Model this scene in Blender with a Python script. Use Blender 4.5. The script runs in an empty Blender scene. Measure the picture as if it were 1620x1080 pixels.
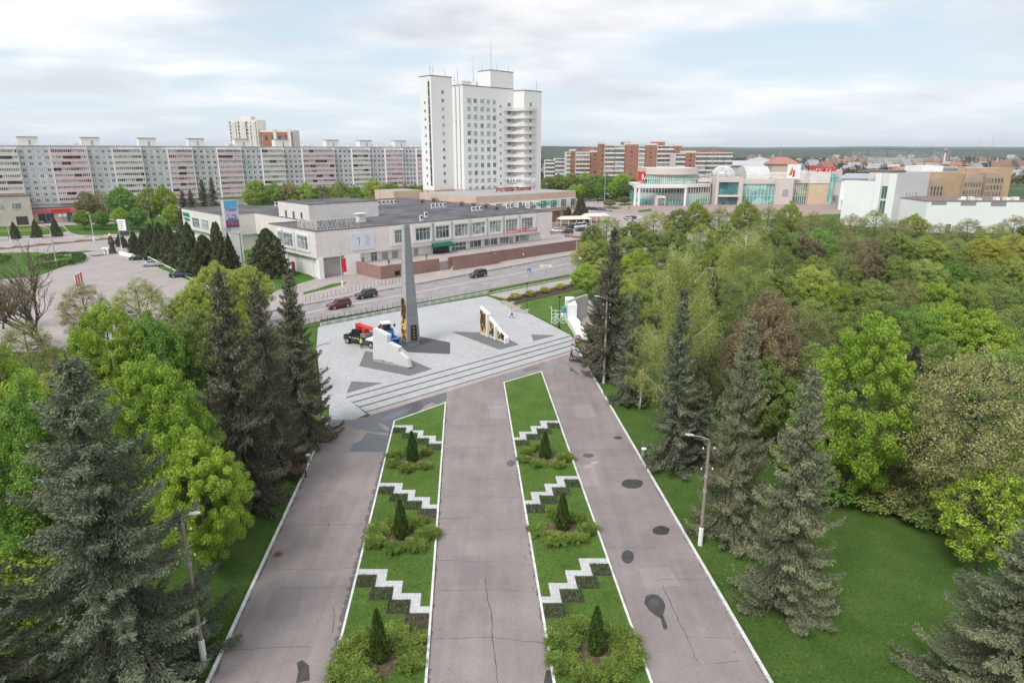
import bpy, math, random
import numpy as np
from mathutils import Vector

R = random.Random(11)
NR = np.random.default_rng(11)
SC = bpy.context.scene
COL = SC.collection
rad = math.radians

# ------------------------------------------------------------------ camera model (photo pixels 1620 x 1080 -> world metres)
FPX, HC, PITCH = 1040.0, 28.0, math.atan(300 / 1040.0)
CP, SP = math.cos(PITCH), math.sin(PITCH)

def ray(px, py):
    x, y = (px - 810) / FPX, (540 - py) / FPX
    return Vector((x, CP + y * SP, -SP + y * CP))

def G(px, py, z=0.0):
    d = ray(px, py)
    t = (z - HC) / d.z
    return Vector((d.x * t, d.y * t, z))

def Zat(Y, py, px=810):
    d = ray(px, py)
    return HC + d.z * Y / d.y

def at(px, py, Y):
    d = ray(px, py)
    t = Y / d.y
    return Vector((d.x * t, Y, HC + d.z * t))

class Frame:
    """local building frame: u along the front, v to the back, origin o, angle a"""
    def __init__(s, o, a):
        s.o, s.a = Vector((o[0], o[1], 0)), a
        s.c, s.s = math.cos(a), math.sin(a)
    def loc(s, p):
        x, y = p[0] - s.o.x, p[1] - s.o.y
        return (x * s.c + y * s.s, -x * s.s + y * s.c)
    def world(s, u, v, z=0):
        return Vector((s.o.x + u * s.c - v * s.s, s.o.y + u * s.s + v * s.c, z))
    def on_v(s, px, py, v=0.0):
        d = ray(px, py)
        cu, cv = s.loc((0, 0)); du, dv = d.x * s.c + d.y * s.s, -d.x * s.s + d.y * s.c
        t = (v - cv) / dv
        return cu + du * t, HC + d.z * t
    def on_u(s, px, py, u=0.0):
        d = ray(px, py)
        cu, cv = s.loc((0, 0)); du, dv = d.x * s.c + d.y * s.s, -d.x * s.s + d.y * s.c
        t = (u - cu) / du
        return cv + dv * t, HC + d.z * t

# ------------------------------------------------------------------ mesh builder
class MB:
    def __init__(s):
        s.v, s.f, s.m = [], [], []
    def add(s, vs, fs, m=0):
        o = len(s.v)
        s.v += [tuple(p) for p in vs]
        for f in fs:
            s.f.append([o + i for i in f]); s.m.append(m)
        return s
    def box(s, x0, x1, y0, y1, z0, z1, m=0):
        return s.add([(x0,y0,z0),(x1,y0,z0),(x1,y1,z0),(x0,y1,z0),(x0,y0,z1),(x1,y0,z1),(x1,y1,z1),(x0,y1,z1)],
              [(0,3,2,1),(4,5,6,7),(0,1,5,4),(1,2,6,5),(2,3,7,6),(3,0,4,7)], m)
    def obox(s, c, sx, sy, z0, z1, a=0, m=0):
        ca, sa = math.cos(a), math.sin(a)
        q = []
        for z in (z0, z1):
            for x, y in ((-1,-1),(1,-1),(1,1),(-1,1)):
                X, Y = x * sx / 2, y * sy / 2
                q.append((c[0] + X*ca - Y*sa, c[1] + X*sa + Y*ca, z))
        return s.add(q, [(0,3,2,1),(4,5,6,7),(0,1,5,4),(1,2,6,5),(2,3,7,6),(3,0,4,7)], m)
    def prism(s, poly, z0, z1, m=0, mtop=None, bottom=True):
        a = sum(poly[i][0]*poly[(i+1)%len(poly)][1] - poly[(i+1)%len(poly)][0]*poly[i][1] for i in range(len(poly)))
        if a < 0: poly = poly[::-1]
        n = len(poly)
        vs = [(p[0],p[1],z0) for p in poly] + [(p[0],p[1],z1) for p in poly]
        s.add(vs, [(i,(i+1)%n,n+(i+1)%n,n+i) for i in range(n)], m)
        s.add([(p[0],p[1],z1) for p in poly], [tuple(range(n))], m if mtop is None else mtop)
        if bottom: s.add([(p[0],p[1],z0) for p in poly], [tuple(range(n))[::-1]], m)
        return s
    def xprism(s, prof, x0, x1, m=0):
        """profile in (y,z), extruded along x"""
        n = len(prof)
        vs = [(x0,p[0],p[1]) for p in prof] + [(x1,p[0],p[1]) for p in prof]
        return s.add(vs, [tuple(range(n))[::-1], tuple(range(n,2*n))] + [(i,(i+1)%n,n+(i+1)%n,n+i) for i in range(n)], m)
    def yprism(s, prof, y0, y1, m=0):
        """profile in (x,z), extruded along y"""
        n = len(prof)
        vs = [(p[0],y0,p[1]) for p in prof] + [(p[0],y1,p[1]) for p in prof]
        return s.add(vs, [tuple(range(n)), tuple(range(n,2*n))[::-1]] + [((i+1)%n,i,n+i,n+(i+1)%n) for i in range(n)], m)
    def quad(s, a, b, c, d, m=0):
        return s.add([a,b,c,d], [(0,1,2,3)], m)
    def sheet(s, poly, z, m=0):
        a = sum(poly[i][0]*poly[(i+1)%len(poly)][1] - poly[(i+1)%len(poly)][0]*poly[i][1] for i in range(len(poly)))
        if a < 0: poly = poly[::-1]
        return s.add([(p[0],p[1],z) for p in poly], [tuple(range(len(poly)))], m)
    def tube(s, pts, rads, n=6, m=0):
        pts = [Vector(p) for p in pts]
        if not hasattr(rads, '__len__'): rads = [rads]*len(pts)
        o = len(s.v); up = Vector((0,0,1))
        for i, p in enumerate(pts):
            d = (pts[min(i+1,len(pts)-1)] - pts[max(i-1,0)])
            d = d.normalized() if d.length > 1e-9 else up
            a = d.cross(up)
            if a.length < 1e-3: a = Vector((1,0,0))
            a.normalize(); b = d.cross(a)
            for k in range(n):
                t = 2*math.pi*k/n
                s.v.append(tuple(p + (a*math.cos(t) + b*math.sin(t))*rads[i]))
        for i in range(len(pts)-1):
            for k in range(n):
                s.f.append([o+i*n+k, o+i*n+(k+1)%n, o+(i+1)*n+(k+1)%n, o+(i+1)*n+k]); s.m.append(m)
        s.f.append([o+k for k in range(n)][::-1]); s.m.append(m)
        s.f.append([o+(len(pts)-1)*n+k for k in range(n)]); s.m.append(m)
        return s
    def lathe(s, cx, cy, prof, n=12, m=0, a0=0):
        o = len(s.v)
        for r, z in prof:
            for k in range(n):
                t = 2*math.pi*k/n + a0
                s.v.append((cx + r*math.cos(t), cy + r*math.sin(t), z))
        for i in range(len(prof)-1):
            for k in range(n):
                s.f.append([o+i*n+k, o+i*n+(k+1)%n, o+(i+1)*n+(k+1)%n, o+(i+1)*n+k]); s.m.append(m)
        s.f.append([o+k for k in range(n)][::-1]); s.m.append(m)
        s.f.append([o+(len(prof)-1)*n+k for k in range(n)]); s.m.append(m)
        return s
    def wheel(s, c, r, w, n=16, m=0):
        """disc with its axle along y"""
        o = len(s.v)
        for y in (-w/2, w/2):
            for k in range(n):
                t = 2*math.pi*k/n
                s.v.append((c[0]+r*math.cos(t), c[1]+y, c[2]+r*math.sin(t)))
        for k in range(n):
            s.f.append([o+k, o+(k+1)%n, o+n+(k+1)%n, o+n+k]); s.m.append(m)
        s.f.append([o+k for k in range(n)][::-1]); s.m.append(m)
        s.f.append([o+n+k for k in range(n)]); s.m.append(m)
        return s
    def build(s, name, mats, parent=None, smooth=False, loc=None):
        me = bpy.data.meshes.new(name)
        me.from_pydata(s.v, [], s.f)
        if not isinstance(mats, (list, tuple)): mats = [mats]
        for x in mats: me.materials.append(x)
        if len(mats) > 1: me.polygons.foreach_set('material_index', s.m)
        if smooth: me.polygons.foreach_set('use_smooth', [True]*len(s.f))
        me.update()
        return obj(name, me, parent, loc)

def obj(name, data, parent=None, loc=None):
    o = bpy.data.objects.new(name, data)
    COL.objects.link(o)
    if parent is not None: o.parent = parent
    if loc is not None: o.location = loc
    return o

def tag(o, label, cat, group=None):
    o['label'] = label; o['category'] = cat
    if group: o['group'] = group
    return o

def thing(name, label, cat, loc=(0,0,0), rz=0.0, group=None):
    o = obj(name, None, None, loc)
    o.rotation_euler = (0,0,rz)
    o.empty_display_size = 0.5
    return tag(o, label, cat, group)

def struct(o, kind='structure'):
    o['kind'] = kind
    return o

def dup(root, loc, rz=0.0, label=None, group=None, scale=None, cat=None):
    r = root.copy(); COL.objects.link(r)
    r.location = loc; r.rotation_euler = (0,0,rz)
    if scale is not None: r.scale = scale if hasattr(scale,'__len__') else (scale,)*3
    if label: r['label'] = label
    if group: r['group'] = group
    if cat: r['category'] = cat
    for ch in list(root.children):
        c = ch.copy(); COL.objects.link(c); c.parent = r
        for g in list(ch.children):
            e = g.copy(); COL.objects.link(e); e.parent = c
    return r

def recolour(o, slot, mat):
    o.material_slots[slot].link = 'OBJECT'
    o.material_slots[slot].material = mat

# ------------------------------------------------------------------ materials
def new_mat(name):
    m = bpy.data.materials.new(name); m.use_nodes = True
    nt = m.node_tree
    return m, nt, nt.nodes['Principled BSDF'], nt.nodes['Material Output']

def mk(nt, t, **kw):
    n = nt.nodes.new(t)
    for k, v in kw.items():
        if hasattr(n, k): setattr(n, k, v)
        else: n.inputs[k].default_value = v
    return n

def ramp(nt, fac, stops, interp='LINEAR'):
    r = nt.nodes.new('ShaderNodeValToRGB')
    r.color_ramp.interpolation = interp
    el = r.color_ramp.elements
    while len(el) < len(stops): el.new(0.5)
    for e, (p, c) in zip(el, stops):
        e.position = p; e.color = (*c, 1) if len(c) == 3 else c
    if fac is not None: nt.links.new(fac, r.inputs[0])
    return r

def mixc(nt, fac, a, b, blend='MIX'):
    n = nt.nodes.new('ShaderNodeMix'); n.data_type = 'RGBA'; n.blend_type = blend
    for inp, v in ((n.inputs[0], fac), (n.inputs[6], a), (n.inputs[7], b)):
        if hasattr(v, 'default_value') or hasattr(v, 'is_linked'): nt.links.new(v, inp)
        elif hasattr(v, '__len__'): inp.default_value = (*v[:3], 1)
        else: inp.default_value = v
    return n.outputs[2]

def M(name, col, rough=.75, var=.12, scale=.6, col2=None, bump=0.0, spec=.3, metal=0.0, detail=6, stretch=None, bscale=None):
    """principled with noise-mottled colour in object space"""
    m, nt, p, _ = new_mat(name)
    tc = mk(nt, 'ShaderNodeTexCoord')
    src = tc.outputs['Object']
    if stretch:
        mp = mk(nt, 'ShaderNodeMapping'); mp.inputs['Scale'].default_value = stretch
        nt.links.new(src, mp.inputs[0]); src = mp.outputs[0]
    n = mk(nt, 'ShaderNodeTexNoise'); n.inputs['Scale'].default_value = scale; n.inputs['Detail'].default_value = detail
    n.inputs['Roughness'].default_value = .65
    nt.links.new(src, n.inputs['Vector'])
    a = tuple(max(0,c*(1-var)) for c in col); b = col2 or tuple(min(1,c*(1+var)) for c in col)
    r = ramp(nt, n.outputs[0], [(.3,a),(.7,b)])
    nt.links.new(r.outputs[0], p.inputs['Base Color'])
    p.inputs['Roughness'].default_value = rough
    p.inputs['Specular IOR Level'].default_value = spec
    p.inputs['Metallic'].default_value = metal
    if bump:
        n2 = mk(nt, 'ShaderNodeTexNoise'); n2.inputs['Scale'].default_value = bscale or scale*12; n2.inputs['Detail'].default_value = 4
        nt.links.new(src, n2.inputs['Vector'])
        b = mk(nt, 'ShaderNodeBump'); b.inputs['Strength'].default_value = bump; b.inputs['Distance'].default_value = .05
        nt.links.new(n2.outputs[0], b.inputs['Height']); nt.links.new(b.outputs[0], p.inputs['Normal'])
    return m

def Mplain(name, col, rough=.5, spec=.4, metal=0.0, coat=0.0):
    m, nt, p, _ = new_mat(name)
    tc = mk(nt, 'ShaderNodeTexCoord')
    n = mk(nt, 'ShaderNodeTexNoise'); n.inputs['Scale'].default_value = 1.7; n.inputs['Detail'].default_value = 5
    nt.links.new(tc.outputs['Object'], n.inputs['Vector'])
    r = ramp(nt, n.outputs[0], [(.3, tuple(c*.93 for c in col)), (.7, tuple(min(1,c*1.04) for c in col))])
    nt.links.new(r.outputs[0], p.inputs['Base Color'])
    rr = ramp(nt, n.outputs[0], [(.3, (rough*.85,)*3), (.7, (min(1,rough*1.15),)*3)])
    nt.links.new(rr.outputs[0], p.inputs['Roughness'])
    p.inputs['Specular IOR Level'].default_value = spec
    p.inputs['Metallic'].default_value = metal
    p.inputs['Coat Weight'].default_value = coat
    return m

def Mpanel(name, col, joint, sx, sz, jw=.02, axis='XZ', offset=0.0, var=.1, rough=.8, stain=.12, nscale=.25):
    """panels / bricks laid in object space, with joints and staining; vertical faces use x+y for the horizontal"""
    m, nt, p, _ = new_mat(name)
    tc = mk(nt, 'ShaderNodeTexCoord')
    sep = mk(nt, 'ShaderNodeSeparateXYZ'); nt.links.new(tc.outputs['Object'], sep.inputs[0])
    if axis == 'XZ':
        add = mk(nt, 'ShaderNodeMath', operation='ADD'); nt.links.new(sep.outputs[0], add.inputs[0]); nt.links.new(sep.outputs[1], add.inputs[1])
        h, v = add.outputs[0], sep.outputs[2]
    else:
        h, v = sep.outputs[0], sep.outputs[1]
    cmb = mk(nt, 'ShaderNodeCombineXYZ'); nt.links.new(h, cmb.inputs[0]); nt.links.new(v, cmb.inputs[1])
    br = mk(nt, 'ShaderNodeTexBrick'); br.offset = offset
    br.inputs['Scale'].default_value = 1.0
    br.inputs['Brick Width'].default_value = sx; br.inputs['Row Height'].default_value = sz
    br.inputs['Mortar Size'].default_value = jw; br.inputs['Mortar Smooth'].default_value = .3
    br.inputs['Color1'].default_value = (*[c*(1-var) for c in col],1); br.inputs['Color2'].default_value = (*[min(1,c*(1+var)) for c in col],1)
    br.inputs['Mortar'].default_value = (*joint,1)
    nt.links.new(cmb.outputs[0], br.inputs['Vector'])
    n = mk(nt, 'ShaderNodeTexNoise'); n.inputs['Scale'].default_value = nscale; n.inputs['Detail'].default_value = 8; n.inputs['Roughness'].default_value = .7
    nt.links.new(tc.outputs['Object'], n.inputs['Vector'])
    r = ramp(nt, n.outputs[0], [(.3, (1-stain*2,)*3), (.65, (1,)*3)])
    c = mixc(nt, 1.0, br.outputs[0], r.outputs[0], 'MULTIPLY')
    nt.links.new(c, p.inputs['Base Color'])
    p.inputs['Roughness'].default_value = rough; p.inputs['Specular IOR Level'].default_value = .25
    return m

def Mglass(name, col, rough=.12, col2=None, scale=.35):
    """dark reflective glazing with panes that differ a little"""
    m, nt, p, _ = new_mat(name)
    tc = mk(nt, 'ShaderNodeTexCoord')
    n = mk(nt, 'ShaderNodeTexVoronoi'); n.inputs['Scale'].default_value = scale
    nt.links.new(tc.outputs['Object'], n.inputs['Vector'])
    sep = mk(nt, 'ShaderNodeSeparateColor'); nt.links.new(n.outputs['Color'], sep.inputs[0])
    r = ramp(nt, sep.outputs[0], [(.2, col), (.85, col2 or tuple(min(1,c*1.7) for c in col))])
    nt.links.new(r.outputs[0], p.inputs['Base Color'])
    p.inputs['Roughness'].default_value = rough; p.inputs['Specular IOR Level'].default_value = .6
    return m

def Mleaf(name, c1, c2, trans=.35, hue=.03, vary=.35, rough=.55):
    """leaves: colour differs per leaf and per tree; light passes through"""
    m, nt, p, out = new_mat(name)
    at_ = mk(nt, 'ShaderNodeAttribute', attribute_name='rnd')
    r = ramp(nt, at_.outputs['Fac'], [(0, c1), (1, c2)])
    oi = mk(nt, 'ShaderNodeObjectInfo')
    hsv = mk(nt, 'ShaderNodeHueSaturation')
    nt.links.new(r.outputs[0], hsv.inputs['Color'])
    mr = mk(nt, 'ShaderNodeMapRange'); mr.inputs[3].default_value = .5-hue; mr.inputs[4].default_value = .5+hue
    nt.links.new(oi.outputs['Random'], mr.inputs[0]); nt.links.new(mr.outputs[0], hsv.inputs['Hue'])
    mu = mk(nt, 'ShaderNodeMath', operation='MULTIPLY'); mu.inputs[1].default_value = 7.31; nt.links.new(oi.outputs['Random'], mu.inputs[0])
    fr = mk(nt, 'ShaderNodeMath', operation='FRACT'); nt.links.new(mu.outputs[0], fr.inputs[0])
    mr2 = mk(nt, 'ShaderNodeMapRange'); mr2.inputs[3].default_value = 1-vary/2; mr2.inputs[4].default_value = 1+vary/2
    nt.links.new(fr.outputs[0], mr2.inputs[0]); nt.links.new(mr2.outputs[0], hsv.inputs['Value'])
    nt.links.new(hsv.outputs[0], p.inputs['Base Color'])
    p.inputs['Roughness'].default_value = rough; p.inputs['Specular IOR Level'].default_value = .25
    tr = mk(nt, 'ShaderNodeBsdfTranslucent'); nt.links.new(hsv.outputs[0], tr.inputs['Color'])
    mx = mk(nt, 'ShaderNodeMixShader'); mx.inputs[0].default_value = trans
    nt.links.new(p.outputs[0], mx.inputs[1]); nt.links.new(tr.outputs[0], mx.inputs[2]); nt.links.new(mx.outputs[0], out.inputs['Surface'])
    return m

def text_mesh(body, size, mat, name, parent=None, extrude=.06, align='LEFT', squeeze=1.0, shear=0.0, bold=0.0):
    """lettering as a solid mesh lying in the local xz plane, facing -y"""
    cu = bpy.data.curves.new(name, 'FONT'); cu.body = body; cu.size = size; cu.extrude = extrude
    cu.align_x = align; cu.shear = shear; cu.offset = bold; cu.resolution_u = 3
    t = bpy.data.objects.new(name, cu); COL.objects.link(t)
    dg = bpy.context.evaluated_depsgraph_get()
    me = bpy.data.meshes.new_from_object(t.evaluated_get(dg))
    bpy.data.objects.remove(t); bpy.data.curves.remove(cu)
    co = np.empty(len(me.vertices)*3, 'f'); me.vertices.foreach_get('co', co); co = co.reshape(-1,3)
    co = np.stack([co[:,0]*squeeze, -co[:,2], co[:,1]], 1)
    me.vertices.foreach_set('co', co.astype('f').ravel()); me.update()
    me.materials.clear(); me.materials.append(mat)
    return obj(name, me, parent)
# ------------------------------------------------------------------ camera, light, sky
cam_d = bpy.data.cameras.new('camera'); cam_d.lens = 36*FPX/1620; cam_d.sensor_width = 36
cam_d.clip_start = .5; cam_d.clip_end = 40000
cam = bpy.data.objects.new('camera', cam_d); COL.objects.link(cam)
cam.location = (0,0,HC); cam.rotation_euler = (math.pi/2 - PITCH, 0, 0)
SC.camera = cam

SUN_EL, SUN_AZ = rad(52), rad(215)      # azimuth from +Y, clockwise
sd = bpy.data.lights.new('sun', 'SUN'); sd.energy = 2.2; sd.angle = rad(24); sd.color = (1,.965,.92)
sun = bpy.data.objects.new('sun', sd); COL.objects.link(sun)
dirv = Vector((math.sin(SUN_AZ)*math.cos(SUN_EL), math.cos(SUN_AZ)*math.cos(SUN_EL), math.sin(SUN_EL)))
sun.rotation_euler = dirv.to_track_quat('Z','Y').to_euler()
sun.location = (0,0,300)

W = bpy.data.worlds.new('World'); SC.world = W; W.use_nodes = True
nt = W.node_tree; bg = nt.nodes['Background']
sky = mk(nt, 'ShaderNodeTexSky'); sky.sky_type = 'NISHITA'; sky.sun_disc = False
sky.sun_elevation = SUN_EL; sky.sun_rotation = SUN_AZ; sky.altitude = 150; sky.air_density = 1.0; sky.dust_density = 1.5
tc = mk(nt, 'ShaderNodeTexCoord'); sep = mk(nt, 'ShaderNodeSeparateXYZ'); nt.links.new(tc.outputs['Generated'], sep.inputs[0])
zz = mk(nt, 'ShaderNodeMath', operation='MAXIMUM'); zz.inputs[1].default_value = .0; nt.links.new(sep.outputs[2], zz.inputs[0])
za = mk(nt, 'ShaderNodeMath', operation='ADD'); za.inputs[1].default_value = .10; nt.links.new(zz.outputs[0], za.inputs[0])
cv = mk(nt, 'ShaderNodeCombineXYZ')
for i in (0,1):
    d = mk(nt, 'ShaderNodeMath', operation='DIVIDE'); nt.links.new(sep.outputs[i], d.inputs[0]); nt.links.new(za.outputs[0], d.inputs[1]); nt.links.new(d.outputs[0], cv.inputs[i])
mp = mk(nt, 'ShaderNodeMapping'); mp.inputs['Location'].default_value = (2.2,.6,0); mp.inputs['Scale'].default_value = (1.0,1.25,1)
nt.links.new(cv.outputs[0], mp.inputs[0])
n1 = mk(nt, 'ShaderNodeTexNoise'); n1.inputs['Scale'].default_value = .62; n1.inputs['Detail'].default_value = 9; n1.inputs['Roughness'].default_value = .54; n1.inputs['Distortion'].default_value = .35
n2 = mk(nt, 'ShaderNodeTexNoise'); n2.inputs['Scale'].default_value = .85; n2.inputs['Detail'].default_value = 7; n2.inputs['Roughness'].default_value = .55
nt.links.new(mp.outputs[0], n1.inputs['Vector'])
mp2 = mk(nt, 'ShaderNodeMapping'); mp2.inputs['Location'].default_value = (7.7,3.1,2); nt.links.new(cv.outputs[0], mp2.inputs[0]); nt.links.new(mp2.outputs[0], n2.inputs['Vector'])
cover = ramp(nt, n1.outputs[0], [(.40,(0,0,0)),(.57,(1,1,1))])
lum = ramp(nt, n2.outputs[0], [(.32,(5.3,5.5,6.0)),(.46,(7.0,7.1,7.4)),(.60,(8.7,8.7,8.75))])
# thin high haze lies over the blue as well
veil = mixc(nt, .72, sky.outputs[0], (5.9,6.9,7.7))
hz = ramp(nt, sep.outputs[2], [(.0,(1,1,1)),(.16,(0,0,0))])
cl = mixc(nt, cover.outputs[0], veil, lum.outputs[0])
hzm = mk(nt, 'ShaderNodeMath', operation='MULTIPLY'); hzm.inputs[1].default_value = .75; nt.links.new(hz.outputs[0], hzm.inputs[0])
fin = mixc(nt, hzm.outputs[0], cl, (6.5,7.1,7.6))
nt.links.new(fin, bg.inputs['Color']); bg.inputs['Strength'].default_value = .092

SC.view_settings.view_transform = 'Standard'; SC.view_settings.look = 'None'
SC.view_settings.exposure = 0.52; SC.view_settings.gamma = 1.0
SC.cycles.use_denoising = True
SC.cycles.max_bounces = 6; SC.cycles.diffuse_bounces = 3; SC.cycles.glossy_bounces = 2; SC.cycles.transmission_bounces = 3
SC.cycles.volume_bounces = 0; SC.cycles.caustics_reflective = False; SC.cycles.caustics_refractive = False
SC.cycles.use_adaptive_sampling = True; SC.cycles.adaptive_threshold = .02

# ------------------------------------------------------------------ shared materials
WHITE = M('white_paint', (.81,.81,.79), .6, .06, .9)
KERB = Mpanel('white_kerb_paint', (.74,.74,.725), (.42,.41,.40), 1.0, 5.0, .03, var=.06, stain=.16, nscale=1.6)
GREY = M('grey_concrete', (.36,.35,.34), .85, .15, 1.2, bump=.2)
DGREY = Mplain('dark_grey_metal', (.06,.06,.065), .5, .4)
METAL = Mplain('galvanised_metal', (.42,.43,.44), .45, .5, .6)
BLACK = Mplain('black_rubber', (.02,.02,.021), .8, .2)
GLASS = Mglass('window_glass', (.05,.06,.07), .1, (.16,.19,.21))
LGLASS = Mglass('curtained_window_glass', (.16,.19,.20), .15, (.40,.43,.43), .5)
GGLASS = Mglass('green_tinted_glazing', (.13,.36,.33), .1, (.34,.60,.54), .25)
RED = Mplain('red_sign_enamel', (.62,.035,.04), .45, .4)
GREEN = Mplain('teal_green_sign_enamel', (.015,.33,.22), .45, .4)
SKIN = Mplain('skin', (.52,.34,.26), .6, .3)
CHROME = Mplain('alloy_rim', (.55,.56,.58), .3, .5, .8)
SOIL = M('dark_garden_soil', (.075,.052,.042), .95, .35, 2.5, bump=.5)
BARK = M('grey_brown_bark', (.13,.105,.085), .9, .35, 3, bump=.5, stretch=(1,1,.25))
SBARK = M('spruce_bark', (.10,.072,.06), .9, .3, 3, bump=.5, stretch=(1,1,.3))
# ------------------------------------------------------------------ ground materials
def grass_mat(name, a, b, c, dry, s=1.0):
    m, nt, p, _ = new_mat(name)
    tc = mk(nt, 'ShaderNodeTexCoord')
    def noise(scale, det=6, ro=.6):
        n = mk(nt, 'ShaderNodeTexNoise'); n.inputs['Scale'].default_value = scale; n.inputs['Detail'].default_value = det; n.inputs['Roughness'].default_value = ro
        nt.links.new(tc.outputs['Object'], n.inputs['Vector']); return n.outputs[0]
    r1 = ramp(nt, noise(.35*s), [(.35,a),(.65,b)])
    r2 = ramp(nt, noise(5.0*s, 8, .75), [(.32,c),(.55,(1,1,1)),(.75,(1.25,1.2,1.05))])
    col = mixc(nt, 1.0, r1.outputs[0], r2.outputs[0], 'MULTIPLY')
    dr = ramp(nt, noise(.9*s, 8, .7), [(.55,(0,0,0)),(.72,(1,1,1))])
    dm = mk(nt, 'ShaderNodeMath', operation='MULTIPLY'); dm.inputs[1].default_value = .75; nt.links.new(dr.outputs[0], dm.inputs[0])
    col = mixc(nt, dm.outputs[0], col, dry)
    nt.links.new(col, p.inputs['Base Color']); p.inputs['Roughness'].default_value = .9; p.inputs['Specular IOR Level'].default_value = .15
    b_ = mk(nt, 'ShaderNodeBump'); b_.inputs['Strength'].default_value = .8; b_.inputs['Distance'].default_value = .08
    nt.links.new(noise(16.0*s, 5, .8), b_.inputs['Height']); nt.links.new(b_.outputs[0], p.inputs['Normal'])
    return m

LAWN = grass_mat('mown_lawn', (.080,.150,.028), (.118,.195,.042), (.55,.60,.5), (.115,.12,.035))
PARKG = grass_mat('park_grass', (.062,.125,.024), (.098,.165,.034), (.5,.55,.5), (.085,.095,.03))
FIELD = grass_mat('far_fields', (.05,.085,.025), (.10,.125,.05), (.6,.65,.6), (.17,.15,.10), .02)

def asphalt_mat(name, col, patch=.16, fine=.22, tone=None):
    m, nt, p, _ = new_mat(name)
    tc = mk(nt, 'ShaderNodeTexCoord')
    def noise(scale, det=6, ro=.6, st=None):
        n = mk(nt, 'ShaderNodeTexNoise'); n.inputs['Scale'].default_value = scale; n.inputs['Detail'].default_value = det; n.inputs['Roughness'].default_value = ro
        s = tc.outputs['Object']
        if st:
            mp = mk(nt, 'ShaderNodeMapping'); mp.inputs['Scale'].default_value = st; nt.links.new(s, mp.inputs[0]); s = mp.outputs[0]
        nt.links.new(s, n.inputs['Vector']); return n.outputs[0]
    r1 = ramp(nt, noise(.22, 8, .68), [(.3, tuple(c*(1-patch) for c in col)), (.7, tuple(c*(1+patch*.6) for c in (tone or col)))])
    r2 = ramp(nt, noise(18, 4, .8), [(.3, (1-fine,)*3), (.7, (1+fine*.5,)*3)])
    r3 = ramp(nt, noise(1.0, 5, .6, (1.1,.06,1)), [(.35, (.90,.90,.91)), (.65, (1.05,1.04,1.03))])
    c = mixc(nt, 1, mixc(nt, 1, r1.outputs[0], r2.outputs[0], 'MULTIPLY'), r3.outputs[0], 'MULTIPLY')
    nt.links.new(c, p.inputs['Base Color']); p.inputs['Roughness'].default_value = .88; p.inputs['Specular IOR Level'].default_value = .25
    return m

ASPH = asphalt_mat('worn_pinkish_asphalt', (.292,.252,.246), .22, .34)
ROADM = asphalt_mat('road_asphalt', (.315,.288,.288), .12)
PAVEM = asphalt_mat('pale_pavement', (.40,.350,.335), .12, .12)
LOTM = asphalt_mat('parking_asphalt', (.38,.335,.32), .16, .14)
WORN = asphalt_mat('worn_dark_asphalt_edge', (.15,.132,.132), .2)
CRACK = Mplain('crack_filling', (.05,.045,.045), .95, .1)
WETM = M('wet_asphalt', (.085,.080,.084), .22, .25, 1.6, spec=.5)
PUDM = M('standing_water', (.10,.10,.115), .04, .2, .8, spec=.6)
DAMP = M('oily_stain', (.060,.055,.055), .35, .4, 2.2, spec=.4)

def pave_mat(name, col, joint, sx, sy, var=.10, rot=0.0, stain=.10):
    m, nt, p, _ = new_mat(name)
    tc = mk(nt, 'ShaderNodeTexCoord'); mp = mk(nt, 'ShaderNodeMapping'); mp.inputs['Rotation'].default_value = (0,0,rot)
    nt.links.new(tc.outputs['Object'], mp.inputs[0])
    br = mk(nt, 'ShaderNodeTexBrick'); br.offset = .5
    br.inputs['Scale'].default_value = 1; br.inputs['Brick Width'].default_value = sx; br.inputs['Row Height'].default_value = sy
    br.inputs['Mortar Size'].default_value = .012; br.inputs['Bias'].default_value = 0
    br.inputs['Color1'].default_value = (*[c*(1-var) for c in col],1); br.inputs['Color2'].default_value = (*[min(1,c*(1+var)) for c in col],1); br.inputs['Mortar'].default_value = (*joint,1)
    nt.links.new(mp.outputs[0], br.inputs['Vector'])
    n = mk(nt, 'ShaderNodeTexNoise'); n.inputs['Scale'].default_value = .16; n.inputs['Detail'].default_value = 8; n.inputs['Roughness'].default_value = .7
    nt.links.new(tc.outputs['Object'], n.inputs['Vector'])
    r = ramp(nt, n.outputs[0], [(.32, (1-stain,)*3), (.62, (1,)*3)])
    c = mixc(nt, 1, br.outputs[0], r.outputs[0], 'MULTIPLY')
    nt.links.new(c, p.inputs['Base Color']); p.inputs['Roughness'].default_value = .75; p.inputs['Specular IOR Level'].default_value = .3
    return m
PLAZA = pave_mat('pale_grey_pavers', (.435,.43,.435), (.31,.33,.34), .6, .3, .08, .7)
DPAVE = pave_mat('dark_grey_pavers', (.165,.162,.168), (.14,.14,.14), .4, .2, .12, .7)
DWET = pave_mat('damp_dark_pavers', (.095,.093,.098), (.08,.08,.08), .4, .2, .12, .7)
ZIG = pave_mat('white_paving_slabs', (.50,.50,.505), (.30,.30,.30), .5, .5, .07)

# ------------------------------------------------------------------ the one ground sheet (it dips under nothing; fine near, coarse far)
def ring(rs, n=48):
    vs, fs = [], []
    for r in rs:
        for k in range(n):
            t = 2*math.pi*k/n; vs.append((r*math.cos(t), r*math.sin(t), 0))
    for i in range(len(rs)-1):
        for k in range(n):
            fs.append((i*n+k, i*n+(k+1)%n, (i+1)*n+(k+1)%n, (i+1)*n+k))
    fs.append(tuple(range(n)))
    return vs, fs
vs, fs = ring([420, 900, 2500, 12000])
struct(MB().add(vs[:], fs[:-1][48*0:]).build('terrain', FIELD)).location.z = -.06
vs, fs = ring([440])
struct(MB().add(vs, fs[-1:]).build('park_ground', PARKG))

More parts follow.
